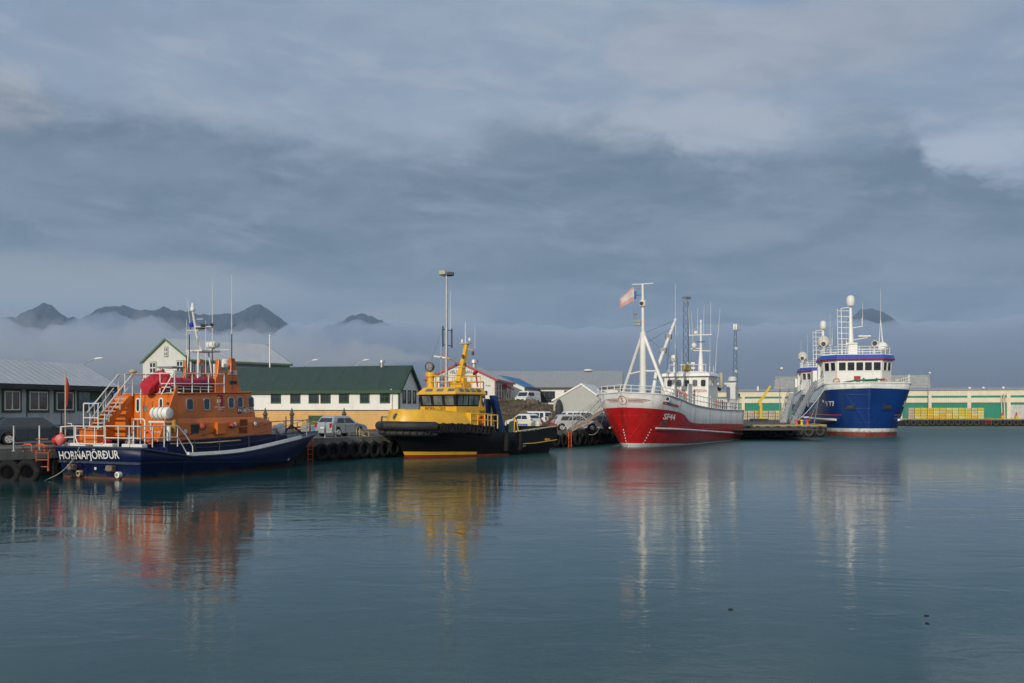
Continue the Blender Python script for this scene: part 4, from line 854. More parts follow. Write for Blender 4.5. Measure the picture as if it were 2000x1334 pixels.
# ------------------------------------------------------------------ red and white trawler
M_shipwhite = mat('trawler_white', (.60, .61, .60), .42, var=.06, streak=((.36, .25, .15), .6, 1.6), dirt=((.45, .42, .36), .3, .8))
M_housewhite = mat('house_white', (.78, .78, .74), .38, var=.04, streak=((.46, .36, .24), .45, 2.0))
M_redtext = mat('faded_red_lettering', (.42, .05, .05), .5)
M_lifering = mat('pale_orange_ring', (.62, .22, .14), .5, var=.15)
def red_trawler():
    T = thing('fishing_trawler', 'red and white fishing trawler numbered SF44 with tall white tripod mast', 'fishing boat', (10.1, 86.7, 0), R(153.5))
    M_rub = mat('white_rubbing_strip', (.62, .60, .58), .45, streak=((.4, .05, .04), .4, 2))
    rows = [
        [(0, -.5, -.8), (.8, -2.5, -.8), (1.6, -6, -.8), (2.2, -12, -.8), (2.3, -20, -.8), (1.9, -27.6, -.5)],
        [(0, 0, 0), (1.05, -1.4, 0), (2.1, -4.5, 0), (2.95, -9.5, 0), (3.15, -19, 0), (2.95, -28.1, 0)],
        [(0, .06, .38), (1.2, -1.3, .34), (2.25, -4.4, .25), (3.02, -9.5, .13), (3.18, -19, .08), (3.0, -28.15, .08)],
        [(0, .65, 1.95), (1.85, -.75, 1.90), (2.95, -4.0, 1.65), (3.28, -9.5, 1.25), (3.30, -19, .95), (3.18, -28.5, .7)],
        [(0, 1.25, 3.50), (2.45, -.35, 3.36), (3.30, -4.9, 2.98), (3.34, -8.6, 2.06), (3.34, -19, 1.86), (3.22, -28.7, 1.68)],
        [(0, 1.85, 4.80), (2.95, -.35, 4.62), (3.48, -3.5, 4.30), (3.42, -9.5, 3.70), (3.36, -19, 3.32), (3.24, -28.9, 3.22)]]
    H_, G = hull(rows, [1, 1, 0, 0, 2], [M_red, M_shipwhite, M_shipwhite], T, 60)
    bt = bvh(H_)
    deck(G, .9, mat('green_deck', (.05, .10, .08), .8), T)
    b = MB(); b.tube([Vector((s * p.x, p.y, p.z)) for s, rg in ((1, range(59, 0, -1)), (-1, range(0, 60))) for p in [G[-1][k] for k in rg]], .06, 6); b.build('cap_rail', M_white, T, smooth=True)
    for s in (1, -1):
        b = MB(); b.tube([Vector((s * (p.x + .03), p.y, 1.72 - .0385 * (-p.y))) + Vector((0, 0, .0)) for p in [G[3][k] for k in range(14, 60)]], .085, 6); b.build('rubbing_strip', M_rub, T, smooth=True)
    for k in (4, 22, 44):      # plate seams and freeing slots
        pass
    # emblem: an S in a ring with three curved stripes to each side
    nrm = Vector((0, 1, .25)).normalized()
    def onh(x, z):
        h = bt.ray_cast(Vector((x, 8, z)), Vector((0, -1, 0))); return (h[0] + Vector((0, .03, 0))) if h[0] is not None else Vector((x, 0, z))
    def onside(y, z, s=-1):
        h = bt.ray_cast(Vector((s * 8, y, z)), Vector((-s, 0, 0))); return h[0] + Vector((s * .03, 0, 0)) if h[0] is not None else Vector((s * 3, y, z))
    b = MB(); b.tube([onh(.0 + .36 * math.cos(a), 4.10 + .36 * math.sin(a)) for a in [6.2832 * k / 24 for k in range(24)]], .026, 5, closed=True); b.build('emblem_ring', M_redtext, T)
    text('S', .56, M_redtext, T, (.0, 2, 4.09), (-1, 0, 0), (0, 0, 1), name='emblem_letter', onto=bt, off=.03)
    for k, z in enumerate((4.22, 4.10, 3.98)):
        for s in (1, -1):
            b = MB(); b.tube([onh(s * x, z - .012 * (x - .42) ** 2 - .0) if x < 1.2 else onh(s * x, z - .10 * (x - 1.0) ** 2) for x in [.46 + .13 * j for j in range(14 - 2 * k if s < 0 else 12 - 2 * k)]], .024, 5); b.build('emblem_stripe', M_redtext, T)
    b = MB(); p = onside(-1.15, 4.22); b.torus(p, .20, .05, (-.6, .7, 0), 16, 6); hw = b.build('hawse_pipe', M_white, T, smooth=True); b = MB(); b.lathe([(.17, 0), (.17, .05)], p, 12, (-.6, .7, 0)); b.build('hole', M_dark, hw)
    text('SF44', .72, M_text, T, (-3, -2.7, 2.62), (-.35, -1, -.05), (0, 0, 1), onto=bt, off=.02, bold=.015, sx=1.5)
    text('SIGUR\u00d0UR \u00d3LAFSSON', .30, M_redtext, T, (-3, -2.4, 3.72), (-.30, -1, -.10), (0, 0, 1), onto=bt, off=.02, bold=.008, sx=1.05)
    b = MB()
    for k in range(6):
        p = onside(-.95 - .02 * k, 1.55 - k * .24); b.obox(p, (-.3, -.9, 0), (0, 0, 1), (-.9, .3, 0), (-.05, .05), (-.05, .05), (-.02, .012))
        p = onh(.30 - .03 * k, 1.55 - k * .24); b.obox(p, (1, 0, 0), (0, 0, 1), (0, 1, 0), (-.04, .04), (-.05, .05), (-.03, .0))
    b.build('draught_mark', M_text, T)
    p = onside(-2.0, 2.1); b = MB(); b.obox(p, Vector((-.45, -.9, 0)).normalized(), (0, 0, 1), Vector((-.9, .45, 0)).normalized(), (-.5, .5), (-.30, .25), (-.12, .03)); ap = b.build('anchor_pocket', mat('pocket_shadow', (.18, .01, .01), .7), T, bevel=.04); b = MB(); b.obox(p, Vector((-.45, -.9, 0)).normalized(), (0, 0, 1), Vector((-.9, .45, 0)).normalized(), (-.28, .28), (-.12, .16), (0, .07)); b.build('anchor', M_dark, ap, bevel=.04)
    # bow rail
    b = MB()
    pts = [Vector((s * max(p.x - .05, 0), p.y, p.z)) for s, rg in ((1, range(24, 0, -3)), (-1, range(0, 46, 3))) for p in [G[-1][k] for k in rg]]
    hs = [.62 if p.y > -9 else .95 for p in pts]
    rails(b, pts, hs, .035, (1, .5), 1.3); b.build('bow_rail', M_white, T, smooth=True)
    b = MB()
    pts = [Vector((-(p.x - .05), p.y, p.z)) for p in [G[-1][k] for k in range(42, 60, 3)]]; rails(b, pts, 1.15, .04, (1, .66, .33), .9); b.build('stern_rail', M_white, T, smooth=True); b = MB()
    pts = [Vector(((p.x - .05), p.y, p.z)) for p in [G[-1][k] for k in range(42, 60, 3)]]; rails(b, pts, 1.15, .04, (1, .66, .33), .9)
    b.build('stern_rail', M_white, T, smooth=True)
    b = MB()
    for k in range(12): y = -16 - k * .9; b.box((-3.30, -3.12), (y - .08, y), (3.2, 4.35)) if k % 3 != 1 else None
    b.build('bulwark_stanchion', M_white, T)
    # whaleback front and tripod mast
    b = MB(); b.box((-2.4, 2.4), (-12, -6), (3.0, 3.6)); b.build('hatch_coaming', M_shipwhite, T, bevel=.05)
    b = MB(); b.tube([(0, -4.0, 3.3), (0, -4.0, 10.3)], .33, 12, .28); mt = b.build('mast', M_white, T, smooth=True)
    b = MB(); b.tube([(0, -4.0, 10.1), (0, -3.95, 13.0), (0, -3.9, 14.7)], .16, 10, .11); b.tube([(-1.0, -3.9, 14.68), (1.0, -3.9, 14.68)], .05); b.build('topmast', M_white, T, smooth=True)
    for x, y in ((3.0, -6.0), (-2.75, -3.2), (1.9, -8.2)):
        b = MB(); b.tube([(x, y, 3.9), (0, -4.0, 10.3)], .15 if y != -8.2 else .06, 8); b.build('mast_leg', M_white, T, smooth=True)
    b = MB(); b.tube([(1.62, -5.1, 6.6), (0, -4.1, 6.8), (-1.65, -3.6, 6.75)], .09, 8); b.build('mast_crossbar', M_white, T, smooth=True)
    b = MB(); b.lathe([(.2, 0), (.3, .08), (.3, .5), (.2, .6)], (0, -3.9, 12.6), 12); lm = b.build('masthead_lamp', M_white, T, smooth=True); b = MB(); b.lathe([(.17, 0), (.17, .1)], (0, -3.62, 12.9), 12, (0, 1, 0)); b.build('lens', M_dark, lm)
    b = MB(); b.box((.15, .85), (-4.2, -3.8), (11.25, 11.4)); b.lathe([(.08, 0), (.08, .5), (.14, .55), (.14, .7)], (.75, -4.0, 11.4), 10); b.box((.2, .9), (-4.3, -3.9), (10.95, 11.2)); b.build('radar_bracket', M_steel, T)
    b = MB(); b.tube([(0, -4, 13.7), (.85, -4.3, 13.75)], .03); b.lathe([(.1, 0), (.1, .7)], (.85, -4.3, 13.4), 10); b.build('signal_lamp', M_bluetrim, T)
    b = MB(); b.tube([(-.5, -5.2, 4.6), (-.5, -6.4, 7.0), (-.5, -12.2, 12.1)], .19, 10, .15); bm_ = b.build('cargo_boom', M_white, T, smooth=True)
    for q in (.35, .62): 
        b = MB(); c = Vector((-.5, -6.4, 7.0)).lerp(Vector((-.5, -12.2, 12.1)), q); b.box((c.x - .3, c.x + .3), (c.y - .2, c.y + .2), (c.z - .1, c.z + .35)); b.build('boom_block', M_steel, bm_, bevel=.05)
    for a, c in (((0, -4, 9.2), (-.5, -11.3, 11.3)), ((0, -4, 10.2), (-.5, -12.0, 12.0)), ((-.5, -11.8, 11.7), (-.9, -12.4, 4.2)), ((0, -4, 10.2), (-.4, -17.8, 6.9)), ((-.5, -10.5, 10.7), (.4, -11.5, 4.2))):
        b = MB(); b.tube([a, c], .016, 4); b.build('wire', M_dark, T)
    b = MB(); b.lathe([(.35, -.7), (.55, -.65), (.55, -.5), (.3, -.45), (.3, .45), (.55, .5), (.55, .65), (.35, .7)], (-.6, -5.2, 4.5), 14, (1, 0, 0)); b.box((-1.3, .3), (-5.6, -4.8), (3.6, 4.1)); b.build('winch', M_steel, T, smooth=True)
    b = MB(); b.lathe([(.22, 0), (.22, .7), (.32, .75), (.32, .9)], (-1.4, -5.6, 4.1), 12); b.build('capstan', M_white, T, smooth=True)
    b = MB(); b.prism([(-12.8, 3.5), (-17.6, 3.5), (-17.6, 5.0), (-14.6, 4.7)], 'x', .3, 2.3); b.build('fore_house', M_housewhite, T, bevel=.08)
    b = MB(); b.torus((-.1, -15.6, 4.55), .52, .14, (-.5, .8, .15), 22, 8); lr = b.build('life_ring', M_lifering, T, smooth=True)
    b = MB(); b.box((-.98, -.9), (-16.4, -15.0), (3.6, 5.9)); b.build('deck_screen', M_shipwhite, T)
    # wheelhouse
    b = MB(); b.loft([[(2.45, -17.7, 3.0), (2.45, -21.8, 3.0), (-2.25, -21.8, 3.0), (-2.25, -17.7, 3.0)], [(2.45, -17.85, 6.75), (2.45, -21.2, 6.75), (-2.25, -21.2, 6.75), (-2.25, -17.85, 6.75)]]); wh = b.build('wheelhouse', M_housewhite, T, bevel=.06)
    b = MB(); b.loft([[(2.7, -17.45, 6.72), (2.7, -21.4, 6.72), (-2.5, -21.4, 6.72), (-2.5, -17.45, 6.72)], [(2.6, -17.5, 7.0), (2.6, -21.4, 7.0), (-2.4, -21.4, 7.0), (-2.4, -17.5, 7.0)], [(2.0, -18.0, 7.22), (2.0, -21.0, 7.22), (-1.9, -21.0, 7.22), (-1.9, -18.0, 7.22)]]); b.build('wheelhouse_roof', M_housewhite, T, bevel=.04)
    bw = bvh(wh)
    for x in (1.85, .85, -.0, -.85, -1.72):
        if x == .85:
            b = MB(); b.lathe([(.3, 0), (.3, .06)], (x, -17.72, 6.0), 14, (0, 1, 0)); b.build('clear_view_screen', M_glass2, T)
        porthole(T, (x, -17.78, 6.02), (-1, 0, 0), (0, -.04, 1), (0, 1, .04), .60, .78, M_white, M_glass if x != -.85 else M_glass2, .05, r=.3)
    for y in (-18.6, -19.5): porthole(T, (-2.26, y, 6.05), (0, -1, 0), (0, 0, 1), (-1, 0, 0), .42, .62, M_white, M_glass, .05)
    text('SIG\u00d0.  \u00d3LAFSSON', .42, M_redtext, T, (-.5, -17.75, 5.22), (-1, 0, 0), (0, 0, 1), off=.03, sx=.95); text('HORNAFIR\u00d0I', .22, M_redtext, T, (-.3, -17.72, 4.80), (-1, 0, 0), (0, 0, 1), off=.03)
    b = MB(); b.box((-.95, 1.6), (-21.0, -18.6), (7.22, 7.28)); rails(b, [(2.0, -18.1, 7.2), (-1.9, -18.1, 7.2), (-1.9, -21, 7.2)], .75, .03, (1,), 1.2); b.build('roof_rail', M_white, T, smooth=True)
    b = MB(); b.lathe([(.25, 0), (.42, .15), (.42, .75), (.25, .8)], (.35, -18.8, 7.25), 10); b.build('yellow_life_raft', mat('mustard', (.50, .36, .10), .6), T, smooth=True)
    b = MB(); b.tube([(1.6, -18.6, 7.2), (1.6, -18.6, 8.3)], .13, 8); b.ball((1.6, -18.5, 8.65), .36, 14, 1.1); b.build('satellite_dome', M_text, T, smooth=True)
    b = MB(); b.lathe([(.05, 0), (.22, .05), (.25, .3), (.08, .4)], (2.95, -17.4, 6.75), 12, (.5, .8, -.1)); b.box((2.6, 3.3), (-17.6, -17.3), (6.5, 6.9)); b.build('flood_lamp', M_dark, T, bevel=.04)
    b = MB(); b.lathe([(.12, 0), (.22, .05), (.22, .2)], (1.9, -17.7, 7.2), 12, (0, 1, .3)); b.build('deck_lamp', M_chrome, T)
    b = MB(); b.tube([(-.9, -19.8, 7.2), (-.9, -19.8, 9.6)], .32, 10, .16); b.tube([(-.9, -19.8, 9.6), (-.9, -19.8, 12.4)], .14, 8, .08); b.tube([(-2.1, -19.8, 11.1), (.4, -19.8, 11.1)], .06); b.tube([(-.9, -19.8, 9.7), (.2, -19.8, 9.7)], .05); b.tube([(-1.9, -19.9, 9.4), (-.1, -19.7, 9.5)], .05)
    m2 = b.build('aft_mast', M_white, T, smooth=True)
    b = MB(); b.ball((-.2, -19.7, 10.0), .28, 12, 1.1); b.build('radome', M_text, m2, smooth=True)
    b = MB(); b.box((-.35, .5), (-19.6, -19.4), (8.05, 8.25)); b.box((-.4, .4), (-19.5, -19.3), (7.55, 7.72)); b.build('radar_scanner', M_white, m2, bevel=.04)
    b = MB(); b.lathe([(.08, 0), (.12, .05), (.12, .3), (.05, .4)], (-.9, -19.8, 12.3), 10); b.build('masthead_light', M_text, m2); b = MB(); b.lathe([(.1, 0), (.18, .1), (.18, .3), (.1, .4)], (-.35, -19.8, 11.15), 10); b.build('navigation_light', M_text, m2)
    b = MB(); b.box((-1.3, -.5), (-20, -19.6), (10.35, 10.42)); b.build('blue_bracket', M_bluetrim, m2)
    for x, y, z0, z1, lean in ((1.3, -18.0, 7.2, 16.4, 0), (.35, -19.9, 11.1, 14.2, .15), (.1, -19.8, 7.2, 9.7, 0), (-.55, -19.8, 11.1, 14.0, 0), (-1.15, -19.8, 11.1, 14.2, -.1), (-1.95, -19.8, 11.1, 14.6, 0), (-2.25, -20.4, 7.2, 11.2, -.25), (-1.75, -20.2, 7.2, 11.2, 0), (-2.5, -20.5, 10.8, 13.9, -.25), (.75, -18.5, 7.2, 9.6, 0), (-.05, -19.9, 9.7, 13.6, .2)):
        b = MB(); b.tube([(x, y, z0), (x + lean, y, z1)], .032 if z1 < 16 else .05, 5, .014); b.build('aerial', M_rail, T)
    b = MB(); b.lathe([(.22, 0), (.26, .1), (.26, 1.5), (.2, 1.6)], (-2.6, -21.6, 5.6), 12); b.build('ventilator', mat('weathered_vent', (.34, .33, .28), .5, dirt=((.2, .16, .05), .6, 3)), T, smooth=True)
    b = MB(); b.box((-1.2, 2.2), (-25.2, -21.8), (3.0, 5.2)); b.build('aft_house', M_housewhite, T, bevel=.06)
    b = MB(); b.lathe([(.45, 0), (.5, .3), (.3, .5), (.3, .9)], (-2.4, -22.6, 2.6), 12); b.tube([(-1.6, -22.2, 3.2), (-1.6, -22.2, 5.4), (-1.9, -22.6, 5.6), (-2.2, -22.8, 5.4)], .18, 10); b.build('fire_hose_vent', M_dark, T, smooth=True)
    b = MB(); b.box((-3.1, -2.1), (-27.0, -25.6), (3.0, 6.0)); b.box((2.1, 3.1), (-27.0, -25.6), (3.0, 6.0)); b.box((-3.1, 3.1), (-26.7, -25.9), (6.0, 6.25)); b.build('stern_gantry', M_shipwhite, T, bevel=.05)
    b = MB(); b.lathe([(.1, 0), (.5, .2), (.5, .5), (.2, .7)], (-2.6, -26.3, 6.25), 12); b.build('net_sounder', M_shipwhite, T, smooth=True)
    b = MB(); b.box((-2.8, -2.3), (-21.6, -20.2), (2.6, 4.3)); b.build('red_locker', M_redtrim, T, bevel=.05)
    b = MB(); b.ball((-3.05, -27.2, 4.9), .2); b.build('black_ball_shape', M_dark, T, smooth=True)
    # flag flown from the fore mast
    f = MB(); P = []
    for j in range(7):
        for i in range(9):
            u_, v_ = i / 8, j / 6; P.append((.95 + 1.35 * u_, -4.3 + .16 * math.sin(u_ * 7 + v_ * 2) * (u_ + .15), 13.95 - .55 * u_ - .5 * u_ * u_ - 1.35 * v_ * (1 - .28 * u_) + 1.15 - .55))
    f.add(P, [(j * 9 + i, j * 9 + i + 1, (j + 1) * 9 + i + 1, (j + 1) * 9 + i) for j in range(6) for i in range(8)])
    f.mi = [1 if (j in (4, 5) or (i == 7 and j < 4) or j == 0) else 0 for j in range(6) for i in range(8)]
    o = f.build('flag', [mat('faded_flag_cloth', (.58, .52, .49), .8), mat('flag_red_edge', (.52, .30, .27), .8)], T, recalc=False); md = o.modifiers.new('s', 'SOLIDIFY'); md.thickness = .015
    return T
red_trawler()

# ------------------------------------------------------------------ the two blue trawlers
def blue_trawler():
    T = thing('stern_trawler', 'large blue trawler with white bridge lying bow on at the pier head, numbered SF 77', 'fishing boat', (43.4, 121, 0), R(168.5))
    rows = [
        [(0, -.8, -1), (1.6, -3, -1), (2.8, -8, -1), (3.2, -18, -1), (3, -28, -.8)],
        [(0, .1, 0), (2.6, -1.6, 0), (4.2, -6.2, 0), (4.55, -17, 0), (4.4, -28.5, 0)],
        [(0, .1, .55), (2.65, -1.6, .55), (4.22, -6.1, .53), (4.57, -17, .50), (4.4, -28.6, .5)],
        [(0, .15, 1.0), (2.75, -1.5, 1.0), (4.27, -6.0, .98), (4.58, -17, .95), (4.4, -28.7, .95)],
        [(0, .35, 2.6), (3.35, -1.2, 2.6), (4.55, -5.4, 2.55), (4.62, -17, 2.4), (4.45, -28.8, 2.4)],
        [(0, .75, 4.6), (4.05, -.9, 4.55), (4.85, -4.8, 4.45), (4.68, -17, 4.2), (4.5, -28.9, 4.2)],
        [(0, 1.0, 5.9), (4.45, -.7, 5.75), (4.98, -4.4, 5.45), (4.72, -14, 4.4), (4.5, -29, 4.3)],
        [(0, 1.15, 6.6), (4.62, -.6, 6.5), (5.02, -4.2, 6.35), (4.74, -14, 6.1), (4.5, -29, 5.4)]]
    M_w = mat('band_white', (.62, .64, .63), .42, streak=((.30, .30, .10), .4, 1.2), wl=.9)
    H_, G = hull(rows, [2, 2, 1, 0, 0, 0, 1], [M_blue, M_w, mat('red_brown_antifouling', (.17, .035, .025), .65, var=.25, dirt=((.16, .14, .03), .8, .5))], T, 50)
    bt = bvh(H_)
    deck(G, .9, mat('green_deck', (0, 0, 0)), T)
    b = MB(); b.tube([Vector((s * p.x, p.y, p.z)) for s, rg in ((1, range(49, 0, -1)), (-1, range(0, 50))) for p in [G[-1][k] for k in rg]], .09, 6); b.build('cap_rail', M_housewhite, T, smooth=True)
    for s in (1, -1):
        b = MB(); b.tube([Vector((s * (p.x + .04), p.y, 2.05)) for p in [G[4][k] for k in range(14, 50)]], .16, 6); b.build('white_fender_strake', M_housewhite, T, smooth=True)
        b = MB(); b.tube([Vector((s * (p.x + .02), p.y, 2.62)) for p in [G[4][k] for k in range(11, 50)]], .085, 4); b.build('red_stripe', M_redtrim, T)
        b = MB(); b.tube([Vector((s * (p.x + .01), p.y, p.z + .35)) for p in [G[5][k] for k in range(3, 40)]], .035, 4); b.build('knuckle_line', M_blue, T)
    def onside(y, z, s):
        h = bt.ray_cast(Vector((s * 10, y, z)), Vector((-s, 0, 0))); return h[0] if h[0] is not None else Vector((s * 4.5, y, z))
    text('\u00de\u00d3RIR', .42, M_text, T, (4.4, -4.9, 4.35), (-.32, 1, 0), (0, 0, 1), onto=bt, off=.04)
    text('SF 77', .85, M_text, T, (4.3, -2.1, 4.0), (-.75, 1, 0), (0, 0, 1), onto=bt, off=.04, bold=.01, sx=1.2)
    text('SF 77', 1.0, M_text, T, (-4.3, -2.6, 4.0), (-.55, -1, 0), (0, 0, 1), onto=bt, off=.04, bold=.015)
    for s in (1, -1):
        h = bt.ray_cast(Vector((s * 2.2, 8, 3.7)), Vector((0, -1, 0))); p = h[0]
        b = MB(); b.obox(p, (1, -.45 * s, 0), (0, 0, 1), (.45 * s, 1, 0), (-.6, .6), (-.45, .35), (-.15, .03)); ap = b.build('anchor_pocket', mat('pocket_navy', (.003, .015, .06), .7), T, bevel=.06)
        b = MB(); b.obox(p, (1, -.45 * s, 0), (0, 0, 1), (.45 * s, 1, 0), (-.35, .35), (-.25, .1), (.0, .09)); b.build('anchor', M_dark, ap, bevel=.05)
    # deckhouse below bridge, bridge with chamfered front, roof with blue fascia
    W2 = 4.25
    def oct_(z, g=0.0, yf=-8.0, w_=W2, yb=-15.5): return [(2.75 + g * .4, yf + g, z), (w_ + g, yf - 2.3 + g * .4, z), (w_ + g, yb - g, z), (-w_ - g, yb - g, z), (-w_ - g, yf - 2.3 + g * .4, z), (-2.75 - g * .4, yf + g, z)]
    b = MB(); b.loft([oct_(5.0), oct_(8.05), oct_(9.75, .12)]); br = b.build('bridge', M_housewhite, T, bevel=.05); bb = bvh(br)
    b = MB(); b.loft([oct_(9.72, .42), oct_(9.90, .46)]); b.build('red_fascia', M_redtrim, T)
    b = MB(); b.loft([oct_(9.902, .45), oct_(10.42, .25)]); b.build('blue_fascia', M_bluetrim, T)
    b = MB(); b.loft([oct_(10.42, .2), oct_(10.50, .15)]); b.build('bridge_roof', M_housewhite, T)
    for k in range(5):
        x = 2.15 - k * 1.075; p = bb.ray_cast(Vector((x, 5, 8.9)), Vector((0, -1, 0)))[0]; porthole(T, p + Vector((0, .01, 0)), (-1, 0, 0), (0, .07, 1), (0, 1, -.07), .92, 1.12, M_housewhite, M_glass, .04, r=.10)
    for s in (1, -1):
        d = Vector((s * (W2 - 2.75), -2.3, 0)).normalized(); n_ = Vector((s * 2.3, W2 - 2.75, 0)).normalized()
        for q in (.75, 1.95):
            c = Vector((s * 2.75, -8.0, 8.9)) + d * q; hp = bb.ray_cast(c + n_ * 5, -n_)[0]; porthole(T, hp + n_ * .01, d * s, (n_ * .07 + Vector((0, 0, 1))), n_, .90, 1.12, M_housewhite, M_glass, .04, r=.10)
        for y in (-11.4, -13.2): porthole(T, (s * (W2 + .09), y, 8.85 - (.25 if y < -12 else 0)), (0, s, 0), (0, 0, 1), (s, 0, 0), .9, 1.0 if y > -12 else 1.5, M_housewhite, M_glass, .05, r=.1)
    b = MB(); b.box((-.1, .7), (-8.05, -7.88), (6.9, 7.65)); b.build('red_box', M_redtrim, T, bevel=.05)
    for x, y in ((3.0, -6.9), (-2.9, -7.7)): b = MB(); b.torus((x, y, 6.95), .36, .09, (0, 1, 0), 18, 8); b.build('life_ring', M_lifering, T, smooth=True)
    b = MB(); b.lathe([(.3, -.9), (.55, -.85), (.55, -.7), (.3, -.6), (.3, .6), (.55, .7), (.55, .85), (.3, .9)], (-.8, -4.6, 6.75), 14, (1, 0, 0)); b.tube([(2.5, -4.2, 6.7), (.8, -4.2, 7.0), (-2.5, -4.6, 7.1)], .12); b.build('anchor_winch', mat('winch_green', (.02, .16, .10), .5), T, smooth=True)
    b = MB(); b.lathe([(.35, 0), (.35, .8), (.45, .9), (.2, 1.1)], (1.0, -5.8, 5.8), 12); b.build('bollard', M_housewhite, T, smooth=True)
    b = MB(); g = G[-1]; pts = [Vector((-(p.x - .15), p.y, p.z)) for p in [g[k] for k in range(14, 34, 2)]]; rails(b, pts, 1.1, .045, (1, .66, .33), 1.0); b.build('port_rail', M_housewhite, T, smooth=True)
    b = MB(); pts = [Vector(((p.x - .15), p.y, p.z)) for p in [g[k] for k in range(20, 40, 2)]]; rails(b, pts, 1.1, .045, (1, .66, .33), 1.0); b.build('starboard_rail', M_housewhite, T, smooth=True)
    b = MB(); rails(b, [(2.7, -8.4, 10.5), (-2.7, -8.4, 10.5), (-4.1, -10.5, 10.5), (-4.1, -15.2, 10.5), (4.1, -15.2, 10.5), (4.1, -10.5, 10.5), (2.7, -8.4, 10.5)], 1.0, .04, (1, .66, .33), 1.3); b.build('roof_rail', M_housewhite, T, smooth=True)
    # mast, domes, lamps, aft structure
    b = MB(); b.loft([[(x + s * 0, y, z) for x, y in ((.9, -11.5), (.9, -13.2), (-.2, -13.2), (-.2, -11.5))] for x_, z, s in ((0, 10.5, 0), (0, 12.0, 0))]); b.tube([(.5, -12.2, 11.9), (.55, -12.4, 16.9)], .36, 10, .18); b.tube([(1.6, -12.6, 10.5), (1.75, -12.6, 16.9), (.6, -12.5, 17.0)], .07); b.tube([(2.1, -12.9, 10.5), (2.2, -12.9, 16.9)], .05)
    for k in range(7): z = 12.0 + k * .75; b.tube([(.5, -12.3, z), (2.15, -12.8, z + .1)], .045)
    b.tube([(.5, -12.3, 14.2), (-.9, -12.2, 14.4), (-.9, -12.2, 15.5)], .07); b.tube([(.3, -12.2, 12.6), (-1.6, -12.2, 12.9)], .06)
    ms = b.build('mast', M_housewhite, T, smooth=True)
    b = MB(); b.lathe([(.2, 0), (.45, .1), (.55, .45), (.55, 1.0), (.42, 1.35), (.15, 1.5)], (.55, -12.4, 17.1), 18); b.build('satellite_dome', M_text, ms, smooth=True)
    b = MB(); b.box((-2.0, -.4), (-12.3, -12.0), (13.0, 13.2)); b.box((-.2, 1.3), (-11.6, -11.3), (12.0, 12.2)); b.build('radar_scanner', M_text, ms, bevel=.05)
    b = MB(); b.lathe([(.3, 0), (.75, .3), (.85, .9), (.6, 1.4), (.2, 1.6)], (3.6, -16.5, 11.9), 16); b.lathe([(.35, 0), (.35, 1.4)], (3.6, -16.5, 10.5), 10); b.build('satellite_dome', mat('cream_dome', (.60, .56, .46), .45), T, smooth=True)
    b = MB(); b.lathe([(.2, 0), (.7, .2), (.75, .7), (.5, 1.1), (.15, 1.3)], (-3.2, -10.5, 10.9), 16); b.build('white_dome', M_text, T, smooth=True)
    for x, y, z in ((.0 - 2.0, -9.0, 11.9), (3.9, -13.8, 12.2)):
        b = MB(); b.lathe([(.12, -.3), (.3, -.2), (.40, 0), (.40, .15), (.34, .15), (.3, 0)], (x, y, z), 16, (0, 1, 0)); b.tube([(x, y - .1, 10.5), (x, y - .1, z - .3)], .08); lp = b.build('searchlight', M_housewhite, T, smooth=True); b = MB(); b.lathe([(.3, 0), (.3, .04)], (x, y + .04, z), 14, (0, 1, 0)); b.build('lens', M_dark, lp)
    b = MB(); b.tube([(-3.6, -12, 10.5), (-3.2, -12, 15.2)], .12, 6, .05); b.tube([(-2.9, -12, 10.5), (-3.2, -12, 15.2)], .07, 6, .04); b.build('whip_mast', M_housewhite, T, smooth=True)
    for x, y, z0, z1 in ((-3.2, -12, 15.2, 19.5), (-.95, -12.2, 15.4, 17.6), (2.9, -15, 10.5, 16.5), (4.0, -15, 10.5, 15.5)): b = MB(); b.tube([(x, y, z0), (x, y, z1)], .035, 5, .015); b.build('aerial', M_rail, T)
    b = MB(); b.box((-4.3, 4.3), (-27.5, -24.5), (4.5, 9.0)); b.box((-4.4, -3.4), (-24.5, -15.5), (4.5, 7.4)); b.box((3.4, 4.4), (-24.5, -15.5), (4.5, 7.4)); b.build('aft_structure', M_housewhite, T, bevel=.1)
    b = MB(); b.prism([(-15.5, 5), (-18.5, 5), (-17.6, 9.8), (-15.5, 9.8)], 'x', 3.2, 4.3); b.build('side_casing', M_housewhite, T, bevel=.1)
    b = MB(); b.box((4.2, 4.65), (-14.6, -13.7), (6.2, 9.4)); b.build('lifeboat_station', M_housewhite, T, bevel=.08)
    return T
BT = blue_trawler()
B2 = dup(BT, (43.4 + 8.2, 121 + 38.0, 0), R(168.5), 'second blue trawler with white bridge lying behind the larger looking one at the pier')
B2['group'] = 'blue trawlers at the pier'; BT['group'] = 'blue trawlers at the pier'
# ------------------------------------------------------------------ buildings on the left shore
M_greenroof = mat('green_metal_roof', (.026, .052, .042), .5, var=.10, bump=('seamx', .42, .05), streak=((.05, .08, .06), .3, .7))
M_greytin = mat('grey_tin_roof', (.46, .48, .50), .45, var=.06, bump=('corrx', 1.6, .008), dirt=((.36, .36, .34), .4, .3))
M_greytin2 = mat('ribbed_grey_roof', (.30, .31, .32), .5, var=.05, bump=('corrx', 1.1, .012), dirt=((.26, .26, .25), .4, .15))
M_palewall = mat('cream_white_wall', (.76, .75, .71), .7, var=.04, streak=((.45, .42, .34), .3, .7))
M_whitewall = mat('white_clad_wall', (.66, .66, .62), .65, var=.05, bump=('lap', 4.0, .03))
M_ochre = mat('ochre_base', (.60, .36, .13), .75, var=.08, dirt=((.42, .28, .12), .4, .5))
M_greentrim = mat('green_trim', (.018, .062, .022), .5, var=.1)
M_ltgreen = mat('moss_green_trim', (.10, .20, .09), .5, var=.1)
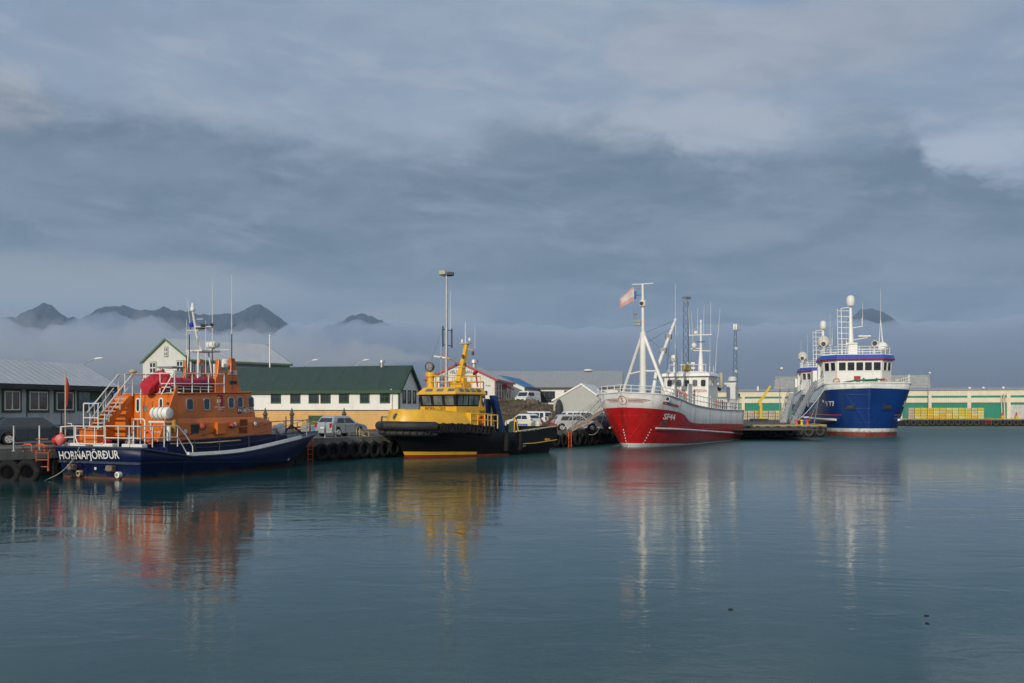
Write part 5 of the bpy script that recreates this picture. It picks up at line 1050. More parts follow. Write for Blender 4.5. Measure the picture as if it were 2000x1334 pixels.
M_greywall = mat('grey_render', (.44, .46, .455), .8, var=.08, streak=((.13, .14, .13), .4, .8))
M_tealgreen = mat('emerald_cladding', (.004, .21, .14), .5, var=.10, bump=('corrx', 2.5, .02))
M_cream = mat('cream_cladding', (.68, .62, .47), .6, var=.06, bump=('corrx', 2.5, .015), streak=((.5, .40, .26), .3, .5))
Z3 = Vector((0, 0, 1))
def gable(name, label, A, B, W, z0, ze, zr, mw, mr, over=.3, cat='building', trim=None, rt=.12, plinth=None):
    """gabled house: A-B is the long wall nearest to the camera (left to right), W its depth, ze eaves, zr ridge"""
    A = Vector((A[0], A[1], 0)); B = Vector((B[0], B[1], 0)); L = (B - A).length; ang = math.atan2(B.y - A.y, B.x - A.x)
    T = thing(name, label, cat, (A.x, A.y, z0), ang)
    ze -= z0; zr -= z0
    b = MB(); zb = plinth[0] if plinth else -.5
    b.prism([(0, zb), (W, zb), (W, ze), (W / 2, zr), (0, ze)], 'x', 0, L); b.build('wall', mw, T)
    if plinth:
        b = MB(); b.box((-.04, L + .04), (-.04, W + .04), (-.5, zb)); b.build('base_storey', plinth[1], T)
        b = MB(); b.box((-.06, L + .06), (-.07, W + .07), (zb - .02, zb + .07)); b.build('band', M_dark, T)
    sl_ = (zr - ze) / (W / 2)
    b = MB()
    for s in (0, 1):
        P = [(-over, ze - over * sl_ + .02), (W / 2, zr + .02), (W / 2, zr + .02 + rt), (-over, ze - over * sl_ + .02 + rt)]
        if s: P = [(W - y, z) for y, z in P]
        b.prism(P, 'x', -over, L + over)
    b.build('roof', mr, T)
    b = MB(); b.box((-over, L + over), (-over - .08, -over + .02), (ze - over * sl_ - .10, ze - over * sl_ + .08 + rt)); b.build('gutter', trim or M_dark, T)
    if trim:
        for x0 in (-over - .04, L + over - .04):
            b = MB()
            for s in (0, 1):
                P = [(-over, ze - over * sl_ - .12), (W / 2, zr - .12), (W / 2, zr + rt + .06), (-over, ze - over * sl_ + rt + .06)]
                if s: P = [(W - y, z) for y, z in P]
                b.prism(P, 'x', x0, x0 + .08)
            b.build('barge_board', trim, T)
    return T, L
def fwin(T, A, B, p0, p1, z0, z1, zb, mf, mp, **k):
    """window on the near long wall between two photo columns"""
    a, c = along(A, B, p0), along(A, B, p1); return window(T, (a, 0, z0 - zb), (1, 0, 0), (0, -1, 0), c - a, z1 - z0, mf, mp, **k)

# low grey office, far left
A, B = (-35.2, 52), (-28.9, 72)
T, L = gable('harbour_office', 'low grey building with a grey metal roof and green framed windows at the left', A, B, 6.2, QZ, 4.95, 6.5, M_greywall, M_greytin, .45, rt=.14)
for p0, p1 in ((-44, -4), (3, 41), (52, 95), (105, 145)):
    fwin(T, A, B, p0, p1, 3.12, 4.62, QZ, M_greentrim, M_glass2, nx=1, fr=.15, proud=.07, name='window')
    a, c = along(A, B, p0), along(A, B, p1); window(T, (a + .16, -.045, 3.26 - QZ), (1, 0, 0), (0, -1, 0), c - a - .32, 1.22, M_white, M_glass, nx=2, fr=.07, mull=.09, name='casement')
a, c = along(A, B, 150), along(A, B, 198)
b = MB(); b.box((a, c), (-.03, .0), (3.2 - QZ, 4.62 - QZ)); b.build('porch_recess', M_greentrim, T); b = MB(); b.box((a + .15, a + 1.2), (-.06, -.02), (3.3 - QZ, 4.5 - QZ)); b.build('porch_glass', M_glass2, T)
b = MB(); b.box((c - 1.3, c - .4), (-.07, -.02), (3.35 - QZ, 3.95 - QZ)); sg = b.build('parking_sign', mat('sign_blue', (.02, .12, .30), .4), T); text('P', .5, M_text, sg, (c - .85, -.075, 3.66 - QZ), (1, 0, 0), (0, 0, 1))
b = MB(); b.box((-.02, L + .02), (-.05, .0), (.0, .95)); b.build('base_band', mat('dark_render', (.19, .20, .195), .8), T)
b = MB(); b.tube([(L - .1, -.1, .2), (L - .1, -.1, 3.1), (L - .1, -.5, 3.35)], .05); b.build('downpipe', M_dark, T)
for k in range(6):
    b = MB(); x = L - 2.0 - k * 3.05; b.box((x - .04, x + .04), (-.012, .0), (.95, 3.3)); b.build('wall_seam', M_dark, T) if 0 < x else None

# white house with ochre ground floor and dark green roof
A, B = (-31.5, 104.4), (-11.1, 98.0); zb = QZ
T, L = gable('fish_restaurant', 'long white house with dark green roof, green windows and an ochre ground floor', A, B, 4.9, QZ, 5.32, 7.62, M_palewall, M_greenroof, .32, trim=M_greentrim, plinth=(1.85, M_ochre))
for p0, p1 in ((457, 474), (529, 549), (567, 587), (603, 623), (626, 646), (662, 682), (703, 722), (742, 762)):
    fwin(T, A, B, p0, p1, 3.92, 5.25, QZ, M_greentrim, M_glass, nx=2, ny=2, fr=.13, mull=.05)
for p0, p1, z0, z1 in ((744, 760, 2.0, 2.62), (664, 679, 2.0, 2.62)): fwin(T, A, B, p0, p1, z0, z1, QZ, M_greentrim, M_glass, nx=2, ny=2, fr=.1)
a, c = along(A, B, 603), along(A, B, 645); b = MB(); b.box((a, c), (-.09, -.03), (.1, 1.35)); b.build('garage_door', M_greentrim, T, bevel=.02)
for k, y in enumerate((.75, 2.05, 3.35)): window(T, (L, y, 3.9 - QZ), (0, 1, 0), (1, 0, 0), .85, 1.35, M_greentrim, M_glass, fr=.12)
b = MB(); b.box((L - .1, L + .06), (-.08, .1), (1.85, 4.0)); b.build('corner_board', M_greentrim, T)
b = MB(); b.tube([(L - .75, -.12, .1), (L - .75, -.12, 3.8), (L - .75, -.3, 3.95)], .06); b.build('downpipe', M_white, T)
b = MB(); b.lathe([(.18, 0), (.18, .5), (.32, .5), (.28, .75), (.05, .8)], (L - 3.0, 2.45, 7.55 - QZ), 12); b.build('roof_vent', M_galv, T, smooth=True)

# tall pale warehouse house with moss green trim behind
A2 = (-43.9, 136.2); ax = Vector((.63, .777, 0)).normalized()
# long axis runs away to the right: near long wall from the right corner of the gable
B2_ = (A2[0] + ax.x * 16.8, A2[1] + ax.y * 16.8)
T, L = gable('gabled_warehouse', 'tall pale clapboard warehouse with moss green eaves behind the orange lifeboat', A2, B2_, 12.2, QZ, 10.1, 13.2, M_whitewall, M_greytin, .28, trim=M_ltgreen)
for y, z, w_, h_ in ((6.1 + 3.2 - .7, 7.05, 1.75, 1.75), (6.1 - 3.4 - .9, 7.05, 1.75, 1.75), (6.1 - .55, 9.35, 1.1, 1.45)):
    window(T, (0, y + w_, z), (0, -1, 0), (-1, 0, 0), w_, h_, M_ltgreen, M_glass, nx=2, ny=2, fr=.10, mull=.0, proud=.05)
    window(T, (-.05, y + w_ - .1, z + .1), (0, -1, 0), (-1, 0, 0), w_ - .2, h_ - .2, M_white, M_glass, nx=2, ny=2, fr=.10, mull=.16, proud=.05, name='casement')
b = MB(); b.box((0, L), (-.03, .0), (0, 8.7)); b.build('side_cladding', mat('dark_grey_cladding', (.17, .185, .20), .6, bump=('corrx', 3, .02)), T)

# white workshop with red trim on the rise, gable towards the harbour
A3, B3 = (-2.5, 150.0), (0.2, 173.0); ZB = 4.2
d3 = (Vector((B3[0], B3[1], 0)) - Vector((A3[0], A3[1], 0))).normalized()
T, L = gable('red_trimmed_workshop', 'white gabled workshop with dark red trim on the rocky rise behind the yellow boat', A3, B3, 10.7, ZB, 7.85, 10.35, M_whitewall, M_greytin, .3, trim=M_redtrim)
MR = mat('dark_red_door_trim', (.30, .02, .03), .5)
# the near gable is at x=0 in its own frame, facing -x
for y0, w_, h_ in ((1.9, 1.9, 3.2), (6.6, 2.2, 3.2)):
    b = MB(); b.box((-.06, .0), (y0, y0 + w_), (0, h_)); b.build('door', M_palewall, T); b = MB()
    b.box((-.10, -.0), (y0 - .15, y0), (0, h_ + .15)); b.box((-.10, -.0), (y0 + w_, y0 + w_ + .15), (0, h_ + .15)); b.box((-.10, 0), (y0, y0 + w_), (h_, h_ + .15)); b.build('door_trim', MR, T)
text('V\u00c9LSMI\u00d0JAN', .62, mat('navy_lettering', (.02, .05, .09), .5), T, (-.03, 5.3, 4.75), (0, -1, 0), (0, 0, 1), off=.03); text('FOSS', .34, mat('navy_lettering', (0, 0, 0)), T, (-.03, 1.1, 2.7), (0, -1, 0), (0, 0, 1))
for yc in (-.02, 10.62): b = MB(); b.box((-.08, .12), (yc - .05, yc + .13), (0, 3.6)); b.build('corner_board', MR, T)
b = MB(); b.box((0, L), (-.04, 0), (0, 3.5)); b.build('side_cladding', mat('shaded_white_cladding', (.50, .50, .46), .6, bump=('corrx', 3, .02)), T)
for k in range(6): window(T, (1.2 + k * 3.2, -.04, .3), (1, 0, 0), (0, -1, 0), 1.3, 2.9, MR if k != 3 else M_white, M_glass, nx=1, ny=3, fr=.12)
b = MB(); b.prism([(-.1, 2.9), (-1.3, 2.3), (-1.3, 2.5), (-.1, 3.3)], 'x', 9.5, 13.5); b.build('red_awning', M_redbuoy, T)
b = MB(); b.lathe([(.35, 0), (.35, .8), (.7, .8), (.6, 1.3)], (5.5, 4.1, 5.6), 10); b.build('roof_vent', M_galv, T, smooth=True)

# blue-roofed shed behind it
T, L = gable('blue_roofed_shed', 'low shed with bright blue roof squeezed behind the red trimmed workshop', (2.2, 176), (6.4, 200), 9, ZB, 7.3, 9.3, M_palewall, mat('bright_blue_roof', (.02, .17, .38), .5, bump=('corrx', 3, .02)), .35)
# very long grey-roofed hall
A4, B4 = at(940, 800, 193), at(1212, 800, 190)
T, L = gable('long_hall', 'very wide hall with ribbed pale grey roof and a dark window band, centre background', A4, B4, 22, QZ, 7.5, 11.0, M_palewall, M_greytin2, .4)
a, c = along(A4, B4, 1043), along(A4, B4, 1084); window(T, (a, -.02, 4.65 - QZ), (1, 0, 0), (0, -1, 0), c - a, 2.2, M_dark, M_glass, nx=4, ny=4, fr=.1, mull=.07)
a = along(A4, B4, 1102); window(T, (a, -.02, 6.3 - QZ), (1, 0, 0), (0, -1, 0), 1.0, .7, M_dark, M_glass)
b = MB(); b.box((L - .5, L + .45), (-.3, 11), (-1, 5.6)); b.prism([(-.3, 5.8), (11, 9.35), (11, 4), (-.3, 4)], 'x', L + .41, L + .46); b.build('dark_end_wall', mat('dark_red_brown', (.05, .02, .03), .7), T)
b = MB(); b.lathe([(.2, 0), (1.0, .1), (.8, .4), (.1, .5)], (along(A4, B4, 1145), 11, 11.05 - QZ), 12); b.build('roof_cowl', M_cream, T, smooth=True)
b = MB(); b.tube([(1.3, 2.4, 6.6), (1.3, 2.0, 7.6)], .1); b.box((1.0, 1.9), (1.9, 2.3), (7.2, 7.9)); b.build('roof_lamp', M_dark, T)
# pale grey shed with its gable to the harbour
A5 = at(1176, 800, 119)
P0, P1 = at(1081, 800, 121), at(1178, 800, 119.5)
wv = Vector((P1.x - P0.x, P1.y - P0.y, 0)); W5 = wv.length; wn = wv.normalized(); an = math.atan2(wn.y, wn.x)
T = thing('grey_shed', 'pale grey corrugated shed with a white edged gable behind the parked cars', 'shed', (P0.x, P0.y, QZ), an)
M_shed = mat('pale_corrugated', (.40, .405, .39), .6, var=.04, bump=('corrx', 2.2, .012))
b = MB(); e_, r_ = (800 - 782) / FPX * 120 + 3.3 - QZ, (800 - 752) / FPX * 120 + 3.3 - QZ
b.prism([(0, -.3), (W5, -.3), (W5, e_), (W5 / 2 + .4, r_), (0, e_)], 'y', 0, 9); b.build('wall', M_shed, T)
b = MB()
for s in (0, 1):
    xs = (-.2, W5 / 2 + .4) if not s else (W5 + .2, W5 / 2 + .4); b.prism([(xs[0], e_ - .15), (xs[1], r_), (xs[1], r_ + .22), (xs[0], e_ + .08)], 'y', -.12, 9.1)
b.build('roof', M_white, T)
b = MB(); b.lathe([(.1, 0), (.3, .1), (.45, .3), (.45, 1.8), (.3, 2.3), (.12, 2.6)], (.75, -.35, .6), 10); b.build('covered_mast_base', mat('dark_tarpaulin', (.035, .04, .045), .8), T, smooth=True)
# small houses: dark red one left of the workshop, cabin far left shore
T, L = gable('brown_hut', 'small brown roofed hut peeping out behind the white house with green roof', at(808, 800, 112), at(833, 800, 114), 5, QZ, 4.6, 6.6, mat('tan_wall', (.30, .25, .16), .8), mat('brown_roof', (.14, .11, .08), .8), .2)
T, L = gable('teal_container_shed', 'dark teal shed with pale roof edge seen between the grey office and the lifeboat', at(196, 800, 96), at(285, 800, 98), 4, QZ, 4.2, 4.5, mat('dark_teal', (.015, .05, .08), .6), M_grey, .1)

# ------------------------------------------------------------------ the long green and cream fish factory
FA, FB = Vector((*at(1395, 800, 232).xy, 0)), Vector((*at(2080, 800, 203).xy, 0))
FL = (FB - FA).length; fang = math.atan2((FB - FA).y, (FB - FA).x)
T = thing('fish_factory', 'very long cream and emerald green fish factory with flat grey roof on the far quay', 'factory', (FA.x, FA.y, QZ), fang)
b = MB(); b.box((0, FL), (0, 30), (-.5, 3.44)); b.build('green_wall', M_tealgreen, T)
b = MB(); b.box((0, FL), (-.25, 0), (3.44, 4.45)); b.build('canopy_band', M_cream, T)
b = MB(); b.box((0, FL), (-.02, 30), (3.442, 4.90)); b.build('green_strip', M_tealgreen, T)
b = MB(); b.box((0, FL), (-.12, 30), (4.902, 6.10)); b.build('upper_wall', M_cream, T)
b = MB(); b.prism([(-.5, 6.10), (-.5, 6.2), (14, 6.9), (30, 6.1)], 'x', -.3, FL + .3); b.build('roof', mat('flat_grey_roof', (.33, .34, .38), .6), T)
for px in (1452, 1530, 1625, 1700, 1759, 1816, 1893, 1970, 2040):
    a = along(FA, FB, px); b = MB(); b.box((a - .35, a + .35), (-.35, -.02), (-.2, 4.92)); b.build('pilaster', M_cream, T)
a = along(FA, FB, 1984); b = MB(); b.box((a - 1.3, a + 5), (-.16, -.02), (0, 2.95)); b.build('white_door', mat('dull_white_door', (.45, .45, .42), .6), T)
for px in (1956, 1961.5):
    a = along(FA, FB, px); b = MB(); b.tube([(a, -.7, 0), (a, -.7, 4.9), (a + .15, -.4, 5.25), (a + .3, 0, 5.2)], .22, 8); b.build('duct', M_cream, T, smooth=True)
for px, y, h_ in ((1474, 4, .9), (1895, 6, .35), (1923, 8, .4), (1962, 5, .35)):
    a = along(FA, FB, px); b = MB(); b.box((a - .25, a + .25), (y, y + .5), (6.2, 6.5 + h_)); b.build('roof_vent', M_galv, T, bevel=.04)
# big grey hall behind the blue trawler
FA2, FB2 = at(1512, 800, 275), at(1817, 800, 262)
T, L = gable('back_hall', 'high pale grey hall whose roof shows on both sides of the blue trawler bridge', FA2, FB2, 14, QZ, 7.4, 12.5, M_grey, mat('pale_hall_roof', (.32, .325, .31), .6, bump=('corrx', 1.0, .02), dirt=((.22, .2, .18), .4, .15)), .2)
b = MB(); b.box((20, 22), (6.4, 7.6), (10.5, 11.0)); b.build('ridge_vent', M_cream, T)
# ------------------------------------------------------------------ rocky rise behind the quay
def rise_h(x, y):
    from mathutils import noise as mn
    e = min((x + 13) / 6, (7.5 - x) / 5.5 if y < 135 else (15 - x) / 4 if y < 150 else (34 - x) / 14, (y - 107) / 9, (235 - y) / 30)
    f = max(0.0, min(1.0, e)); f = f * f * (3 - 2 * f)
    ridge = .25 * math.exp(-((y - 118) / 5) ** 2) * math.exp(-((x - 2.5) / 6.5) ** 2)
    return QZ - .25 + 2.95 * f + (ridge + .30 * mn.fractal(Vector((x * .35, y * .35, 2)), .9, 2.1, 5)) * min(1, f * 3) * (1 if y < 128 else .0)
b = MB(); nx, ny = 96, 110; vs = [(-14 + 48 * i / nx, 106 + 130 * (j / ny) ** 1.6, 0) for j in range(ny + 1) for i in range(nx + 1)]
vs = [(x, y, rise_h(x, y)) for x, y, _ in vs]
b.add(vs, [(j * (nx + 1) + k, j * (nx + 1) + k + 1, (j + 1) * (nx + 1) + k + 1, (j + 1) * (nx + 1) + k) for j in range(ny) for k in range(nx)])
M_soil = mat('brown_rock_soil', (.095, .070, .045), .95, var=.4, vs=.5, bump=('noise', 2.5, .25), dirt=((.06, .075, .025), .8, .35))
o = b.build('rocky_rise', M_soil, smooth=True); o['kind'] = 'structure'
rnd = random.Random(11); b = MB()
for k in range(420):
    x, y = rnd.uniform(-12, 7), rnd.uniform(108, 126); z = rise_h(x, y)
    if z < QZ + .1: continue
    r = rnd.uniform(.12, .5) * (1.3 if rnd.random() < .2 else .8); c = Vector((x, y, z + r * .2)); n0 = len(b.v)
    ico = [Vector((math.sin(t) * math.cos(p), math.sin(t) * math.sin(p), math.cos(t))) for t, m_ in ((0, 1), (.9, 5), (1.9, 5), (3.14, 1)) for p in [6.283 * i / m_ + t for i in range(m_)]]
    P = [c + Vector((q.x * rnd.uniform(.7, 1.25), q.y * rnd.uniform(.7, 1.2), q.z * rnd.uniform(.5, .9))) * r for q in ico]
    F = [(0, 1 + i, 1 + (i + 1) % 5) for i in range(5)] + [(1 + i, 6 + i, 6 + (i + 1) % 5, 1 + (i + 1) % 5) for i in range(5)] + [(11, 6 + (i + 1) % 5, 6 + i) for i in range(5)]
    b.add(P, F)
o = b.build('rocks', mat('brown_boulder', (.11, .082, .06), .9, var=.45, vs=.6, bump=('noise', 5, .08))); tag(o, 'brown rubble rocks heaped on the rise behind the parked cars', 'rocks', None, 'stuff')
rnd = random.Random(5); b = MB()
for k in range(5200):
    x, y = rnd.uniform(-12, 13.5), rnd.uniform(107.5, 130)
    if rnd.random() < .55 and abs(x - 3) < 5: continue
    z = rise_h(x, y)
    if z < QZ - .05: continue
    h = rnd.uniform(.15, .5); a = rnd.uniform(0, 6.28); dx, dy = math.cos(a) * .05, math.sin(a) * .05; lx, ly = rnd.uniform(-.15, .15), rnd.uniform(-.15, .15)
    b.add([(x - dx, y - dy, z - .03), (x + dx, y + dy, z - .03), (x + lx, y + ly, z + h)], [(0, 1, 2)])
o = b.build('grass', mat('rough_grass', (.075, .085, .025), .9, var=.4, vs=.4), recalc=False); tag(o, 'tufts of rough brownish green grass among the rocks on the rise', 'grass', None, 'stuff')

# ------------------------------------------------------------------ vehicles
def vehicle(name, label, cat, loc, rz, paint, L=4.1, W=1.70, Hh=1.48, kind='hatch', group=None, lights=True):
    """x to the right, y forward; origin on the ground under the middle of the car"""
    T = thing(name, label, cat, loc, rz, group); h = L / 2; w = W / 2; belt = Hh * .60; wr = .31
    fa, ra = h - .80, -h + .72
    def arch(yc):
        return [(yc - wr - .07, .22)] + [(yc + (wr + .07) * math.cos(a), .31 + (wr + .07) * math.sin(a)) for a in [math.pi * (1 - k / 7) for k in range(8)]] + [(yc + wr + .07, .22)]
    noseh = Hh * .50 if kind != 'van' else Hh * .52
    P = [(-h + .03, .30), (-h + .12, .20)] + arch(ra) + arch(fa) + [(h - .12, .20), (h - .01, .32), (h, .52), (h - .08, noseh), (h - .35, noseh + .10)]
    P += [(h - (.95 if kind != 'van' else .55), belt + .04), (0, belt + .05), (-h + .2, belt + .05), (-h + .03, belt - .02), (-h, .55)]
    b = MB(); b.loft([[(s * (w - ins), y, z) for y, z in P] for s, ins in ((-1, .10), (-1, .0), (1, .0), (1, .10))]) if False else b.prism(P, 'x', -w, w)
    b.build('body', paint, T, bevel=.06)
    # greenhouse
    f0, f1 = (h - 1.0, h - 1.72) if kind != 'van' else (h - .55, h - 1.15)
    r0, r1 = (-h + .12, -h + (.52 if kind == 'hatch' else .30)) if kind != 'van' else (-h + .04, -h + .10)
    zb, zt = belt, Hh; wb, wt = w - .05, w - .20 if kind != 'van' else w - .12
    G_ = lambda x, y, z: (x, y, z)
    b = MB(); b.loft([[(wb, f0, zb), (wb, r0, zb), (-wb, r0, zb), (-wb, f0, zb)], [(wt + .04, f1 - .02 + .12, zt - .14), (wt + .04, r1 - .10, zt - .14), (-wt - .04, r1 - .10, zt - .14), (-wt - .04, f1 + .10, zt - .14)], [(wt - .06, f1 - .10, zt), (wt - .06, r1 + .08, zt), (-wt + .06, r1 + .08, zt), (-wt + .06, f1 - .10, zt)]])
    b.build('cabin', paint, T, bevel=.05)
    def quad(nm, pts, off):
        c = [Vector(p) for p in pts]; n = (c[1] - c[0]).cross(c[3] - c[0]).normalized(); mid = sum(c, Vector()) / 4
        if n.dot(mid - Vector((0, mid.y * .6, zb))) < 0: n = -n
        b = MB(); b.add([p + n * off for p in c] + [p - n * .02 for p in c], [(0, 1, 2, 3), (7, 6, 5, 4), (0, 4, 5, 1), (1, 5, 6, 2), (2, 6, 7, 3), (3, 7, 4, 0)]); return b.build(nm, M_glass, T)
    zl, zh = zb + .06, zt - .17
    def ed(y0, y1, z): t = (z - zb) / (zt - .14 - zb); return y0 + (y1 - y0) * t
    fe = lambda z: ed(f0, f1 + .10, z); re_ = lambda z: ed(r0, r1 - .10, z); we = lambda z: ed(wb, wt + .04, z)
    quad('windscreen', [(-we(zl) + .1, fe(zl), zl), (we(zl) - .1, fe(zl), zl), (we(zh) - .1, fe(zh), zh), (-we(zh) + .1, fe(zh), zh)], .012)
    if kind != 'van' or True: quad('rear_window', [(-we(zl) + .14, re_(zl + .08), zl + .08), (we(zl) - .14, re_(zl + .08), zl + .08), (we(zh) - .14, re_(zh), zh), (-we(zh) + .14, re_(zh), zh)], .012)
    cuts = [(.24, .0), (.05, -.95), (-1.0, None)] if kind != 'van' else [(.0, .0)]
    for s in (1, -1):
        mid = (f1 + r1) / 2 + .15
        for a0, a1 in ((lambda z: fe(z) - .22, lambda z: mid + .04), (lambda z: mid - .04, lambda z: re_(z) + (.75 if kind != 'hatch' else .42)), (lambda z: re_(z) + .65, lambda z: re_(z) + .18))[:(3 if kind in ('suv', 'estate') else 2 if kind != 'van' else 1)]:
            quad('side_window', [(s * we(zl), a0(zl), zl), (s * we(zl), a1(zl), zl), (s * we(zh), a1(zh), zh), (s * we(zh), a0(zh), zh)], .012)
        b = MB(); b.box((s * (w + .02) - .02, s * (w + .16) + .02) if s > 0 else (s * (w + .16) - .02, s * (w + .02) + .02), (f0 - .40, f0 - .28), (zb + .02, zb + .15)); b.build('mirror', paint, T, bevel=.03)
        b = MB(); b.box((s * w - .012, s * w + .012), (mid - .03 - .0, mid - .015), (.30, belt)); b.box((s * w - .012, s * w + .012), (f0 - .25, f0 - .235), (.30, belt)); b.build('door_seam', M_dark, T)
        b = MB(); b.box((s * w - .015, s * w + .03), (mid + .08, mid + .26), (belt - .12, belt - .08)); b.build('door_handle', paint, T)
        for y in (fa, ra):
            b = MB(); b.lathe([(wr - .10, -.11), (wr, -.09), (wr, .09), (wr - .10, .11)], (s * (w - .10), y, wr), 20, (1, 0, 0)); t = b.build('wheel', M_tyre, T, smooth=True)
            b = MB(); b.lathe([(.20, 0), (.20, .02), (.17, .03)], (s * (w + .0), y, wr), 16, (s, 0, 0))
            b.build('hub', M_steel, t); b = MB(); b.torus((s * (w + .02), y, wr), .19, .02, (1, 0, 0), 18, 6)
            for k in range(5):
                a = 6.283 * k / 5; b.obox((s * (w + .025), y, wr), (0, math.cos(a), math.sin(a)), (0, -math.sin(a), math.cos(a)), (1, 0, 0), (0, .19), (-.03, .03), (-.012, .012))
            b.build('rim', mat('wheel_silver', (.62, .62, .62), .3, metal=.4), t)
        b = MB(); b.box((s * (w - .30) - .12, s * (w - .30) + .12), (h - .16, h + .0), (noseh - .16, noseh - .01)); b.build('headlight', M_lamp, T, bevel=.03)
        b = MB(); b.box((s * (w - .12) - .10, s * (w - .12) + .10), (-h - .015, -h + .12), (belt - .26, belt + .06) if kind != 'van' else (.55, .9)); b.build('tail_light', M_redlens, T, bevel=.02)
    b = MB(); b.box((-.26, .26), (-h - .025, -h), (.58, .69)); b.build('number_plate', M_text, T)
    b = MB(); b.box((-w + .08, w - .08), (-h - .03, -h + .1), (.24, .42)); b.build('rear_bumper', mat('bumper_grey', (.06, .06, .065), .6) if kind == 'suv' else paint, T, bevel=.04)
    b = MB(); b.box((-w + .35, w - .35), (h - .03, h + .015), (.40, .55)); b.build('grille', M_dark, T)
    return T
P_dkblue = mat('slate_car_paint', (.022, .036, .050), .25, var=.05, coat=.6)
P_silver = mat('silver_car_paint', (.40, .43, .47), .3, metal=.3, var=.04, coat=.5)
P_white = mat('white_car_paint', (.68, .69, .70), .3, var=.03, coat=.5)
P_pearl = mat('champagne_car_paint', (.50, .48, .47), .3, metal=.2, var=.04, coat=.5)
P_red = mat('red_car_paint', (.30, .015, .02), .3, coat=.5)
P_ink = mat('dark_blue_car_paint', (.015, .025, .055), .25, coat=.5)
def hd(dx, dy): return math.atan2(-dx, dy)
CG = 'cars parked on the quay'
def car(px, D, dx, dy, label, paint, z=QZ + .005, **k):
    p = at(px, 800, D); return vehicle(k.pop('name', 'parked_car'), label, k.pop('cat', 'car'), (p.x, p.y, z), hd(dx, dy), paint, group=k.pop('group', CG), **k)
car(66, 56.3, .80, .60, 'dark slate blue hatchback parked in front of the low grey building', P_dkblue, L=4.3, W=1.78, Hh=1.52)
car(-22, 60, .80, .60, 'red car cut off by the left edge of the picture', P_red)
car(667, 73.2, .56, .83, 'small silver hatchback with red tail lamps in front of the ochre ground floor', P_silver, L=3.8, Hh=1.5)
car(1022, 104, -.72, .70, 'small white hatchback nearer of the two white cars below the rocks', P_white, L=3.8, Hh=1.5)
car(1040, 112, -.80, .60, 'larger white estate car behind the small white hatchback below the rocks', P_white, L=4.7, Hh=1.75, kind='estate')
car(1124, 91.6, .985, .17, 'champagne coloured hatchback parked side on behind the aluminium gangway', P_pearl, L=4.35, Hh=1.5)
car(1140, 97.5, .96, .28, 'tall white van-like car seen over the champagne hatchback', P_white, L=4.5, Hh=1.8, kind='estate')
car(1172, 95.8, .55, .83, 'dark blue car half hidden behind the red trawler bow', P_ink, L=4.1, Hh=1.45)
car(1186, 102, -.35, .94, 'white off-road car seen from behind beside the red trawler bow', P_white, L=4.0, Hh=1.8, kind='suv')
p = at(1031, 800, 141); vehicle('delivery_van', 'white van parked on the rise between the red trimmed workshop and the rocks', 'van', (p.x, p.y, 3.95), hd(-.5, -.86), P_white, L=4.6, W=1.75, Hh=1.95, kind='van')

# ------------------------------------------------------------------ tyres on the quay walls
def edge_pt(seg, px, off=.0):
    A, B = Vector((*seg[0], 0)), Vector((*seg[1], 0)); a = along(A, B, px); u = (B - A).normalized(); n = Vector((u.y, -u.x, 0))
    return A + u * a + n * off, u, n
def tyres(seg, pxs, z, Ro, ro, label, group, proto=None, rr=random.Random(3), mt=None):
    for px in pxs:
        p, u, n = edge_pt(seg, px, .12 + ro * .9)
        if proto is None:
            b = MB(); b.torus((0, 0, 0), Ro, ro, (0, 1, 0), 24, 10)
            o = b.build('tyre_fender', mt or M_tyre, smooth=True); tag(o, label, 'tyre', group); proto = o
        else:
            o = proto.copy(); COL.objects.link(o); o['label'] = label; o['group'] = group
        o.location = (p.x, p.y, z + rr.uniform(-.05, .05)); o.rotation_euler = (rr.uniform(-.08, .08), 0, math.atan2(u.y, u.x) + rr.uniform(-.12, .12))
        b = MB(); b.tube([(0, -.02, Ro), (0, .18, QZ - z + .02)], .02, 5); c = b.build('chain', M_dark, o)
    return proto
Q = QUAY
tyres((Q[0], Q[1]), (22, 60), .40, .44, .17, 'big black tyre on the quay wall left of the orange lifeboat stern', 'tyres left of the lifeboat')
tyres((Q[3], Q[4]), (623, 645, 666, 687, 706, 726, 746, 764), .62, .42, .15, 'black tyre hanging on the quay wall between orange lifeboat and yellow pilot boat', 'tyres between lifeboat and pilot boat')
tyres((Q[4], Q[5]), (1082, 1096), .62, .42, .15, 'black tyre on the quay wall just right of the yellow pilot boat stern', 'tyres beside the pilot boat stern')
tyres((Q[5], Q[6]), (1122, 1134, 1146, 1158, 1170, 1182, 1194), .62, .46, .16, 'black tyre on the quay wall between the orange ladder and the red trawler bow', 'tyres beside the red trawler bow')
tyres((Q[8], Q[9]), (1459, 1478, 1497, 1517, 1539, 1558, 1578, 1600), .68, .46, .18, 'large round tyre on the pier head between red and blue trawlers', 'tyres on the pier head', mt=mat('lit_tyre', (.030, .032, .028), .8, var=.4, dirt=((.10, .10, .07), .6, 3)))  # lighter copy of the tyre rubber, daylight put into its colour
tyres((FARQ[0], FARQ[1]), [1771 + 12.3 * k for k in range(12)] + [1944, 1957, 1970, 1983, 1996], .62, .44, .17, 'small looking tyre along the far quay below the fish factory', 'tyres along the far quay', mt=MATS['lit_tyre'])

